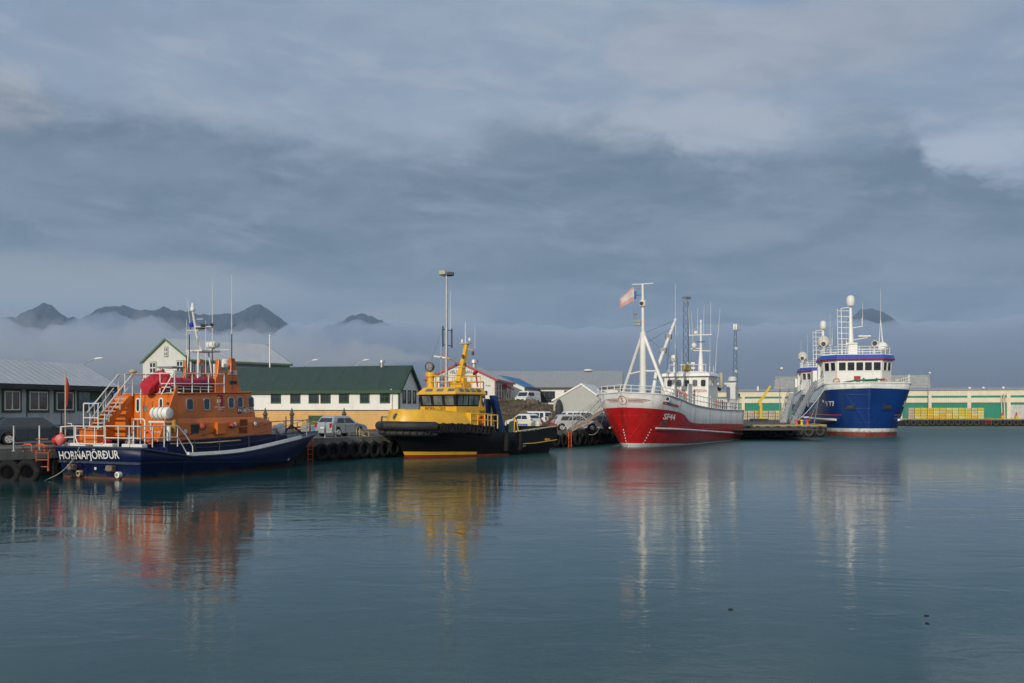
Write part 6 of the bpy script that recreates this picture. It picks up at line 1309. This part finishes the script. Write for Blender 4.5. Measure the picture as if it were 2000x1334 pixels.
# ------------------------------------------------------------------ ladders, posts, hoops and small quay things
def ladder(seg, px, label, w_=.5, m_=M_ladder, zt=QZ + .05, zb=-.4, group=None):
    p, u, n = edge_pt(seg, px, .2); T = thing('quay_ladder', label, 'ladder', (p.x, p.y, 0), math.atan2(u.y, u.x), group)
    b = MB(); b.tube([(-w_ / 2, .25, zt), (-w_ / 2, 0, zt - .1), (-w_ / 2, 0, zb)], .05); b.tube([(w_ / 2, .25, zt), (w_ / 2, 0, zt - .1), (w_ / 2, 0, zb)], .05); b.build('side_rail', m_, T, smooth=True)
    b = MB()
    for k in range(5): b.tube([(-w_ / 2, 0, zb + .2 + k * .32), (w_ / 2, 0, zb + .2 + k * .32)], .03)
    b.build('rungs', m_, T); return T
ladder((Q[0], Q[1]), 86, 'rusty orange ladder on the quay wall touching the lifeboat stern corner', .55, mat('rusty_ladder', (.34, .075, .03), .7, var=.3), zb=.45)
ladder((Q[2], Q[3]), 603, 'orange ladder on the quay wall at the bow of the orange lifeboat', .35)
ladder((Q[4], Q[5]), 789, 'red ladder on the quay wall just behind the yellow boat bow', .30, M_redtrim)
ladder((Q[5], Q[6]), 1109, 'bright orange ladder under the foot of the aluminium gangway', .55, mat('vivid_orange', (.75, .13, .01), .5))
ladder((FARQ[0], FARQ[1]), 1930, 'small red ladder on the far quay below the fish factory', 1.1, mat('ladder_red', (.50, .05, .03), .5), zb=.2)
for px, lb in ((51, 'orange steel hoop on the quay edge, nearer the grey post'), (76, 'orange steel hoop on the quay edge, next to the lifeboat stern')):
    p, u, n = edge_pt((Q[0], Q[1]), px, -.15); b = MB(); b.tube([(-.2, 0, 0), (-.2, 0, .26), (-.13, 0, .33), (.13, 0, .33), (.2, 0, .26), (.2, 0, 0)], .035, 8); o = b.build('ladder_hoop', M_ladder, smooth=True); o.location = (p.x, p.y, QZ); tag(o, lb, 'hoop', 'orange hoops on the quay')
def post(px, D, zt, r, label, name='steel_post', cat='post', m_=M_galv, group=None):
    p = at(px, 800, D); b = MB(); b.lathe([(r * 2.2, 0), (r * 2.2, .03), (r, .04), (r, zt - QZ - .02), (r * .6, zt - QZ)], (0, 0, 0), 10); o = b.build(name, m_, smooth=True); o.location = (p.x, p.y, QZ); return tag(o, label, cat, group)
post(27, 46.6, 2.55, .045, 'thin grey steel post on the quay edge, farthest left', group='steel posts on the quay'); post(77, 46.8, 2.55, .035, 'thin grey steel post on the quay beside the lifeboat stern rail', group='steel posts on the quay')
post(635, 65.5, 2.5, .06, 'grey steel post behind the silver hatchback, left one of the pair', group='steel posts on the quay'); post(655.5, 66.5, 2.5, .06, 'grey steel post in front of the silver hatchback rear wheel', group='steel posts on the quay')
M_carved = mat('carved_wood', (.10, .07, .05), .8, var=.3)
for px, D, lb in ((518, 78, 'carved wooden post with pointed finial behind the lifeboat bow, left of its twin'), (570, 79, 'carved wooden post with pointed finial behind the lifeboat anchor gear'), (672, 82, 'carved wooden post with pointed finial behind the silver hatchback')):
    p = at(px, 800, D); T = thing('carved_post', lb, 'post', (p.x, p.y, QZ), 0, 'carved wooden posts')
    b = MB(); b.lathe([(.13, 0), (.13, 1.3), (.16, 1.32), (.16, 1.4), (.10, 1.42)], (0, 0, 0), 8); b.build('shaft', M_carved, T); b = MB(); b.lathe([(.08, 1.40), (.21, 1.55), (.17, 1.68), (.10, 1.74), (.12, 1.80), (.01, 2.12)], (0, 0, 0), 8); b.build('finial', M_carved, T)
p = at(610, 800, 88); T = thing('flower_planter', 'concrete planter with yellow flowers and a round blue badge by the green garage door', 'planter', (p.x, p.y, QZ), 0)
b = MB(); b.box((-.95, .95), (-.4, .4), (0, .62)); b.build('tub', mat('planter_concrete', (.30, .29, .26), .9, bump=('noise', 8, .02)), T, bevel=.04)
b = MB(); b.lathe([(.27, 0), (.27, .03)], (.25, -.4, .3), 18, (0, -1, 0)); b.lathe([(.16, .0), (.16, .05)], (.25, -.4, .3), 14, (0, -1, 0)); b.build('badge', mat('badge_blue', (.05, .14, .24), .5), T)
b = MB(); rnd = random.Random(2)
for k in range(260):
    x, y, z = rnd.uniform(-.9, .9), rnd.uniform(-.38, .38), .62 + rnd.uniform(0, .28); r = rnd.uniform(.03, .07); b.add([(x - r, y, z), (x, y - r, z + .03), (x + r, y, z), (x, y + r, z + .03), (x, y, z + r)], [(0, 1, 4), (1, 2, 4), (2, 3, 4), (3, 0, 4)])
b.build('flowers', mat('yellow_blossom', (.60, .42, .02), .8, var=.3, vs=6), T)
# yellow framed barrier with coiled hose on the quay between the boats
p = at(708, 800, 67.8); T = thing('yellow_barrier', 'low pale yellow pipe barrier on the quay edge left of the yellow boat bow', 'barrier', (p.x, p.y, QZ), R(40))
b = MB(); b.tube([(-1.0, 0, .05), (1.1, 0, .05)], .03)
for x in (-1.0, -.45, -.25, .05, .5): b.tube([(x, 0, 0), (x, 0, .75 if x > -.6 and x < 0 else .42)], .03)
b.tube([(-.25, 0, .42), (.5, 0, .42)], .03); b.build('frame', mat('pale_yellow_pipe', (.45, .36, .15), .6), T, smooth=True)
p = at(742, 800, 69.2); b = MB(); b.tube([(-1.6, .4, .25), (-1.0, .2, .1), (-.3, -.3, -.12), (.3, -.45, -.15), (.75, -.35, .1), (.85, -.1, .45), (.6, .2, .6)], .035, 6); o = b.build('yellow_hose', mat('hose_yellow', (.40, .34, .18), .6), smooth=True); o.location = (p.x, p.y, QZ); tag(o, 'pale yellow hose drooping over the quay edge beside the yellow boat bow', 'hose')
p = at(736, 800, 74); b = MB(); b.box((-1.0, 1.0), (-.3, .3), (.32, .42)); b.box((-.9, -.8), (-.25, .25), (0, .32)); b.box((.8, .9), (-.25, .25), (0, .32)); b.tube([(-.6, .1, .4), (.1, .1, .55), (.4, 0, 1.25)], .03); b.tube([(.4, 0, .4), (.4, 0, 1.5)], .03); o = b.build('work_bench', mat('rusty_steel', (.10, .05, .035), .8)); o.location = (p.x, p.y, QZ); tag(o, 'rusty low bench with a thin upright rod on the quay left of the yellow boat', 'bench')
p = at(1066, 800, 88.5); b = MB()
b.loft([[(x, (-.55 + .1 * math.sin(x * 5)) * f, .0), (x, (-.6) * f, .45), (x, -.2 * f, .72 + .1 * math.sin(x * 4)), (x, .4 * f, .6), (x, .55 * f, 0)] for x, f in ((-1.0, .7), (-.5, 1), (0, .9), (.5, 1.05), (1.0, .7))]); o = b.build('tarpaulin_bundle', mat('rust_red_tarpaulin', (.22, .06, .045), .75, bump=('noise', 4, .06)), smooth=True); o.location = (p.x, p.y, QZ); o.rotation_euler = (0, 0, .3); tag(o, 'rust red tarpaulin bundle on the quay right of the cream equipment box', 'bundle')

# ------------------------------------------------------------------ gangways
def gangway(P0, P1, w_, hr, label, m_plank, m_rail, ribs=9, solid=False):
    P0, P1 = Vector(P0), Vector(P1); d = P1 - P0; u = d.normalized(); s = Vector((-u.y, u.x, 0)).normalized(); L = d.length; up = Vector((0, 0, 1))
    T = thing('gangway', label, 'gangway', P0); n = u.cross(s); n = n if n.z > 0 else -n
    b = MB(); b.obox((0, 0, 0), u, s, n, (0, L), (-w_ / 2, w_ / 2), (-.10, .0)); b.build('walkway', m_plank, T)
    b = MB()
    for k in range(int(L / .35)): b.obox(u * (k * .35), u, s, n, (0, .05), (-w_ / 2 + .03, w_ / 2 - .03), (.0, .03))
    b.build('treads', m_plank, T)
    for q in (-1, 1):
        b = MB(); o = s * q * w_ / 2; b.tube([o + n * hr * .3, o + u * .5 + up * hr, o + u * (L - .3) + up * hr, o + u * L + n * .2], .03); b.tube([o + u * .4 + up * hr * .5, o + u * (L - .3) + up * hr * .5], .022)
        for k in range(ribs + 1):
            a = o + u * (.5 + (L - .9) * k / ribs); b.tube([a, a + up * hr], .024)
            if solid and k < ribs: b.tube([a, a + u * ((L - .9) / ribs) + up * hr], .018)
        b.build('handrail', m_rail, T, smooth=True)
    return T
gangway(at(1107, 845, 88.6), at(1177, 801, 90.0), .75, 1.05, 'aluminium gangway rising from the quay to the bow of the red trawler', mat('worn_plank', (.34, .26, .19), .8), M_galv, 4)
gangway(at(1549, 828, 124), at(1588, 755, 131), .85, 1.0, 'steep grey gangway leading up to the front blue trawler', M_galv, M_galv, 9, False)
gangway(at(1530, 825, 138), at(1548, 768, 152), .95, 1.0, 'grey gangway farther left that serves the second blue trawler', M_galv, M_galv, 8, False)

# ------------------------------------------------------------------ mooring lines and floats
def rope(name, pts, r, label, m_=M_rope, cat='rope', sag=0.0, group=None):
    P = catmull(pts, 24) if len(pts) > 2 else [Vector(pts[0]).lerp(Vector(pts[1]), k / 16) - Vector((0, 0, sag * 4 * (k / 16) * (1 - k / 16))) for k in range(17)]
    b = MB(); b.tube(P, r, 6); o = b.build(name, m_, smooth=True); return tag(o, label, cat, group)
rope('mooring_rope', [at(155, 873, 47.4), at(150, 884, 47.15), at(137, 905, 46.9), at(115, 925, 46.6), at(84, 940, 46.35)], .02, 'pale rope looping from the lifeboat stern down to the quay foot')
rope('mooring_rope', [at(1181, 769, 87.5), at(1104, 842, 90.5)], .03, 'upper mooring line from the red trawler bow to the quay', sag=.25)
rope('mooring_rope', [at(1184, 778, 87.2), at(1094, 838, 89.8)], .03, 'lower mooring line from the red trawler bow to the quay', sag=.7)
rope('mooring_rope', [at(1183, 800, 87), at(1170, 838, 90), at(1158, 849, 90.5), at(1146, 846, 91), at(1140, 842, 92)], .025, 'slack rope hanging in a loop beside the red trawler bow')
rope('mooring_rope', [at(1612, 757, 122.5), at(1552, 826, 122.5)], .04, 'long mooring line slanting from the blue trawler bow to the pier', sag=.4, m_=M_galv)
rope('mooring_rope', [at(1600, 775, 124.5), at(1590, 828, 122)], .04, 'steep mooring line beside the blue trawler bow', m_=M_galv)
rope('mooring_rope', [at(1598, 785, 125), at(1578, 827, 122.2)], .04, 'shorter mooring line left of the blue trawler bow', m_=M_galv)
def lb_pt(x, y, z): t = R(-26); return (-19.7 + x * math.cos(t) - y * math.sin(t), 47.6 + x * math.sin(t) + y * math.cos(t), z)
for px, py, D, r, m_, lb in ((119, 857, 48.75, .27, M_pink, 'pink float standing inside the lifeboat stern rail'), (109, 855, 49.4, .20, M_redbuoy, 'small red float at the left end of the lifeboat stern rail')):
    q = at(px, py, D); b = MB(); b.lathe([(.02, -r * 1.25), (r * .55, -r * .95), (r * .95, -r * .2), (r, .2 * r), (r * .75, r * .75), (r * .2, r * 1.02), (.08, r * 1.25), (.04, r * 1.35)], (0, 0, 0), 16); o = b.build('float_buoy', m_, smooth=True); o.location = (q.x, q.y, 1.5 + r * 1.25); tag(o, lb, 'buoy')
b = MB(); q = lb_pt(-1.75, 1.0, 1.48); b.loft([[(-.8, -.3, 0), (-.8, -.25, .35), (-.8, .25, .3), (-.8, .3, 0)], [(-.2, -.4, 0), (-.2, -.3, .62), (-.2, .3, .5), (-.2, .4, 0)], [(.5, -.35, 0), (.5, -.25, .4), (.5, .3, .45), (.5, .35, 0)], [(1.2, -.2, 0), (1.2, -.2, .3), (1.2, .2, .3), (1.2, .2, 0)]]); o = b.build('red_canvas_bag', M_redbuoy, smooth=True); o.location = q; o.rotation_euler = (0, 0, R(-26)); tag(o, 'slumped red canvas bag on the lifeboat stern deck', 'bag')

# ------------------------------------------------------------------ lamps and masts
def street_lamp(px, D, zt, arm, label):
    p = at(px, 800, D); T = thing('street_lamp', label, 'street lamp', (p.x, p.y, QZ), 0, 'curved street lamps behind the houses'); h = zt - QZ
    b = MB(); b.tube([(0, 0, 0), (0, 0, h - 1.3), (arm * .12, 0, h - .65), (arm * .45, 0, h - .2), (arm * .9, 0, h)], .07, 8, .04); b.build('pole', M_galv, T, smooth=True)
    b = MB(); b.loft([[(arm * .88 + (arm / abs(arm)) * t * .75, y * wv_, h + z * wv_ + .08 * t) for y, z in ((-.16, 0), (-.1, .12), (.1, .12), (.16, 0))] for t, wv_ in ((0, .4), (.3, 1), (.8, 1), (1, .5))]); b.build('lamp_head', M_text, T, smooth=True); return T
street_lamp(156, 88, 7.75, 1.45, 'curved street lamp rising behind the grey roof at the left')
street_lamp(594, 118, 9.1, 1.05, 'curved street lamp above the green roof, left one of two')
street_lamp(694, 118, 9.1, .98, 'curved street lamp above the green roof, right one of two')
p = at(527, 800, 112); b = MB(); b.tube([(0, 0, 0), (0, 0, 10.2)], .10, 10, .07); b.ball((0, 0, 10.25), .12); o = b.build('flagpole', M_white, smooth=True); o.location = (p.x, p.y, QZ); tag(o, 'bare white flagpole behind the dark green roof', 'flagpole')
b = MB(); p = at(255, 800, 100)
# floodlight mast behind the pilot boat
p = at(872, 800, 77.5); T = thing('floodlight_mast', 'tall grey floodlight mast behind the yellow boat wheelhouse', 'light mast', (p.x, p.y, QZ), 0)
b = MB(); b.tube([(0, 0, 0), (0, 0, 8.6)], .15, 10, .12); b.tube([(0, 0, 8.6), (0, 0, 12.35)], .10, 10, .06); b.build('pole', M_galv, T, smooth=True)
b = MB(); b.tube([(-.28, 0, 7.0), (.42, 0, 6.9)], .04); b.tube([(-.28, 0, 8.2), (.42, 0, 8.1)], .04); b.tube([(-.28, 0, 6.85), (-.28, 0, 8.45)], .06); b.tube([(.42, 0, 6.75), (.42, 0, 8.25)], .06); b.build('side_frame', M_dark, T)
b = MB(); b.obox((-.35, 0, 12.45), (1, 0, .1), (0, 1, 0), (-.1, 0, 1), (-.22, .30), (-.25, .25), (-.02, .32)); b.build('floodlight', mat('lamp_housing', (.33, .31, .24), .5, metal=.3), T, bevel=.04); b = MB(); b.obox((.35, .1, 12.42), (1, 0, -.05), (0, 1, 0), (.05, 0, 1), (-.35, .22), (-.2, .2), (-.02, .24)); b.build('floodlight', M_dark, T, bevel=.04)
b = MB(); b.tube([(-.35, 0, 12.35), (.45, .1, 12.38)], .04); b.build('crossarm', M_dark, T); b = MB(); b.tube([(.30, 0, 8.1), (.30, 0, 11.2)], .03, 5, .015); b.build('aerial', M_rail, T)
b = MB(); b.tube([(-.28, 0, 8.3), (-1.3, 1.5, 5.9)], .008, 4); b.build('stay_wire', M_dark, T)
def lattice(px, D, zt, wb, wt, label, top):
    p = at(px, 800, D); T = thing('lattice_mast', label, 'lattice mast', (p.x, p.y, QZ), .5, 'lattice masts'); h = zt - QZ
    b = MB(); leg = lambda k, z: Vector((math.cos(2.094 * k + .3), math.sin(2.094 * k + .3), 0)) * (wb + (wt - wb) * z / h) + Vector((0, 0, z))
    for k in range(3): b.tube([leg(k, 0), leg(k, h)], .04, 5)
    N = int(h / 1.0)
    for j in range(N):
        for k in range(3): b.tube([leg(k, h * j / N), leg((k + 1) % 3, h * (j + 1) / N)], .022, 4)
    b.build('lattice', mat('lattice_blue_grey', (.10, .14, .19), .5, metal=.3), T)
    if top == 'lamps':
        for s in (-1, 1): b = MB(); b.obox((s * .25, 0, h + .45), (1, 0, s * -.1), (0, 1, 0), (s * .1, 0, 1), (-.3, .35), (-.2, .2), (-.1, .15)); b.build('floodlight', M_steel, T, bevel=.04)
        b = MB(); b.tube([(0, 0, h - .1), (0, 0, h + .4)], .06); b.build('lamp_stem', M_steel, T)
    else:
        b = MB(); b.tube([(-.4, 0, h), (1.0, 0, h + .1)], .05); b.build('crossarm', M_steel, T)
        for x in (-.35, .1): b = MB(); b.lathe([(.12, 0), (.16, .1), (.16, .9), (.1, 1.0)], (x, 0, h), 10); b.build('panel_antenna', M_text, T, smooth=True)
        for x in (.7, 1.0): b = MB(); b.tube([(x, 0, h), (x, 0, h + .9)], .04); b.build('whip_antenna', M_galv, T)
        for z in (h * .80, h * .55): b = MB(); b.lathe([(.05, 0), (.25, .1), (.25, .2)], (-.25, -.2, z), 12, (0, -1, 0)); b.build('dish', M_text, T)
lattice(1341, 125, 16.9, .55, .34, 'lattice floodlight mast rising behind the red trawler wheelhouse', 'lamps')
lattice(1437, 158, 15.9, .62, .22, 'lattice radio mast with white panel antennas right of the red trawler', 'ant')
def lamp_post(px, D, zt, label):
    p = at(px, 800, D); T = thing('lamp_post', label, 'lamp post', (p.x, p.y, QZ), 0); h = zt - QZ
    b = MB(); b.tube([(0, 0, 0), (0, 0, h)], .09, 8, .06); b.build('pole', M_steel, T, smooth=True)
    for s in (-1, 1): b = MB(); b.obox((s * .28, 0, h + .15), (1, 0, 0), (0, 1, 0), (0, 0, 1), (-.22, .22), (-.18, .18), (-.15, .15)); b.build('lamp_head', M_text if s > 0 else M_steel, T, bevel=.05)
    b = MB(); b.tube([(-.35, 0, h), (.35, 0, h)], .04); b.build('crossarm', M_steel, T)
lamp_post(1523, 170, 10.2, 'tall thin lamp post beside the yellow crane in front of the factory'); lamp_post(1813, 207.5, 10.8, 'tall thin lamp post at the fish factory right of the blue trawler')

# ------------------------------------------------------------------ fish tubs, crane, pier clutter
TC = {n: mat('tub_' + n, c, .55, var=.12, vs=3, dirt=((.30, .24, .12), .4, 2)) for n, c in (('yellow', (.62, .50, .05)), ('pale yellow', (.62, .58, .22)), ('cream', (.52, .46, .32)), ('orange yellow', (.66, .40, .04)), ('pinkish grey', (.46, .40, .34)))}
def tub(col):
    b = MB(); b.loft([[(-.55, -.5, .12), (.55, -.5, .12), (.55, .5, .12), (-.55, .5, .12)], [(-.60, -.55, .56), (.60, -.55, .56), (.60, .55, .56), (-.60, .55, .56)]]); b.loft([[(-.62, -.57, .50), (.62, -.57, .50), (.62, .57, .50), (-.62, .57, .50)], [(-.62, -.57, .58), (.62, -.57, .58), (.62, .57, .58), (-.62, .57, .58)]])
    for x in (-.5, -.08, .34): b.box((x, x + .16), (-.5, .5), (0, .13))
    return b.build('fish_tub', TC[col], bevel=.02)
TP = {c: tub(c) for c in TC}; used = set(); NW = ['bottom', 'second', 'third', 'top']
def put_tub(col, loc, rz, label, group):
    o = TP[col]
    if col in used: o = o.copy(); COL.objects.link(o)
    used.add(col); o.location = loc; o.rotation_euler = (0, 0, rz); tag(o, label, 'fish tub', group)
ORD = ['first', 'second', 'third', 'fourth', 'fifth', 'sixth', 'seventh', 'eighth', 'ninth', 'tenth', 'eleventh', 'twelfth', 'thirteenth']
rnd = random.Random(21); fu = (Vector((*FARQ[1], 0)) - Vector((*FARQ[0], 0))).normalized(); rz_ = math.atan2(fu.y, fu.x)
X0 = at(1783, 800, 204.3); cols_ = ['pinkish grey'] + ['yellow', 'yellow', 'orange yellow', 'pale yellow', 'yellow', 'yellow', 'pale yellow', 'yellow', 'yellow', 'cream', 'pale yellow']
for i in range(12):
    for j in range(4):
        c = cols_[i] if i in (0,) or rnd.random() < .5 else rnd.choice(['yellow', 'pale yellow', 'cream', 'yellow', 'orange yellow'])
        p = X0 + fu * (i * 1.28); put_tub(c, (p.x + rnd.uniform(-.02, .02), p.y + 1.2 + rnd.uniform(-.05, .05), QZ + .01 + j * .57), rz_, '%s fish tub, %s row, %s stack from the left, far quay' % (c, NW[j], ORD[i]), 'fish tubs stacked on the far quay')
X1 = at(1452, 800, 184)
for i in range(6):
    for j in range(3):
        c = rnd.choice(['cream', 'pinkish grey', 'cream', 'pale yellow']) if not (i == 2 and j == 2) else 'orange yellow'
        put_tub(c, (X1.x + i * 1.28, X1.y + .3 * i * 0 + rnd.uniform(-.05, .05), QZ + .01 + j * .57), 0, '%s fish tub, %s row, %s stack from the left, behind pier crane' % (c, ['bottom', 'middle', 'top'][j], ORD[i]), 'fish tubs stacked behind the pier')
p = at(1484, 800, 165); T = thing('loader_crane', 'yellow folding crane reaching up over the fish tubs behind the pier', 'crane', (p.x, p.y, QZ), 0)
MC = mat('crane_yellow', (.66, .46, .03), .45, dirt=((.3, .2, .05), .3, 2))
b = MB(); b.lathe([(.45, 0), (.45, .4), (.25, .5), (.22, 2.9)], (.2, 0, 0), 12); b.build('column', MC, T, bevel=.03); b = MB(); b.box((-1.4, 1.2), (-1, 1), (0, .45)); b.build('base_frame', M_dark, T, bevel=.05)
def beam(b, a, c, w0, w1): 
    a, c = Vector(a), Vector(c); u = (c - a).normalized(); s = Vector((0, 1, 0)); n = u.cross(s); b.loft([[a + s * w0 + n * w0, a - s * w0 + n * w0, a - s * w0 - n * w0, a + s * w0 - n * w0], [c + s * w1 + n * w1, c - s * w1 + n * w1, c - s * w1 - n * w1, c + s * w1 - n * w1]])
b = MB(); beam(b, (.2, 0, 2.4), (-.15, 0, 3.35), .22, .2); beam(b, (-.15, 0, 3.2), (.9, 0, 4.4), .20, .18); beam(b, (.7, 0, 4.2), (1.75, 0, 5.9), .18, .14); b.build('boom', MC, T, bevel=.02)
b = MB(); beam(b, (1.65, 0, 5.8), (2.75, 0, 7.2), .09, .07); b.tube([(2.75, 0, 7.2), (3.1, 0, 7.3), (3.15, 0, 6.9)], .05); b.build('jib', M_steel, T)
for px, D, c, lb in ((1556, 122.6, M_ladder, 'orange red bollard on the pier head, left of three'), (1566, 122.8, TC['yellow'], 'yellow bollard on the pier head, middle of three'), (1577, 122.4, M_ladder, 'orange red bollard on the pier head, right of three')):
    p = at(px, 800, D); b = MB(); b.lathe([(.3, 0), (.3, .08), (.17, .12), (.15, .45), (.26, .55), (.26, .65), (.1, .72)], (0, 0, 0), 12); o = b.build('bollard', c, smooth=True); o.location = (p.x, p.y, QZ); tag(o, lb, 'bollard', 'bollards on the pier head')
p = at(1567, 800, 128); T = thing('ice_bin', 'small blue bin with white lid on the pier left of the blue trawler', 'bin', (p.x, p.y, QZ), .1); b = MB(); b.box((-.45, .45), (-.4, .4), (.1, .85)); b.build('box', M_bluetrim, T, bevel=.04); b = MB(); b.box((-.5, .5), (-.45, .45), (.86, .97)); b.build('lid', M_text, T, bevel=.03)
for px, lb in ((1958, 'orange traffic cone shaped marker beside the factory ducts'), (1985, 'taller orange and yellow marker at the right edge of the far quay')):
    p = at(px, 800, 203); T = thing('quay_marker', lb, 'marker', (p.x, p.y, QZ), 0); b = MB(); b.box((-.28, .28), (-.28, .28), (0, .75)); b.build('block', TC['orange yellow'], T, bevel=.03); b = MB(); b.lathe([(.22, .75), (.02, 1.55)], (0, 0, 0), 12); b.build('cone', M_redtrim, T)
b = MB()
for k, (y, x0, x1) in enumerate(((121.6, 20, 37.0), (126.0, 22, 38.5), (133, 24, 39.5))): b.add([(x0, y, QZ + .006), (x1, y + .6, QZ + .006), (x1, y + .85, QZ + .006), (x0, y + .25, QZ + .006)], [(0, 1, 2, 3)])
o = b.build('pier_markings', M_kerby, recalc=False); o['kind'] = 'structure'
# drifting seaweed in the foreground
M_weed = mat('seaweed', (.035, .012, .012), .6, var=.4)
for px, py, r, lb in ((1425, 1191, .10, 'dark clump of drifting seaweed below the red trawler'), (1808, 1203, .07, 'small brown seaweed scrap at the right, upper one'), (1812, 1218, .09, 'small brown seaweed scrap at the right, lower one')):
    D = CAM_Z * FPX / (py - HORIZON); p = at(px, py, D); b = MB(); rnd = random.Random(px)
    for k in range(9):
        a = rnd.uniform(0, 6.28); q = Vector((math.cos(a), math.sin(a), 0)) * r * rnd.uniform(.3, 1.3); b.tube([q * .1, q * .6 + Vector((0, 0, .02)), q + Vector((.02, .02, .0))], .012, 5)
    o = b.build('seaweed', M_weed, smooth=True); o.location = (p.x, p.y, .003); o.scale = (.6, .6, .5); tag(o, lb, 'seaweed', 'seaweed scraps on the water')
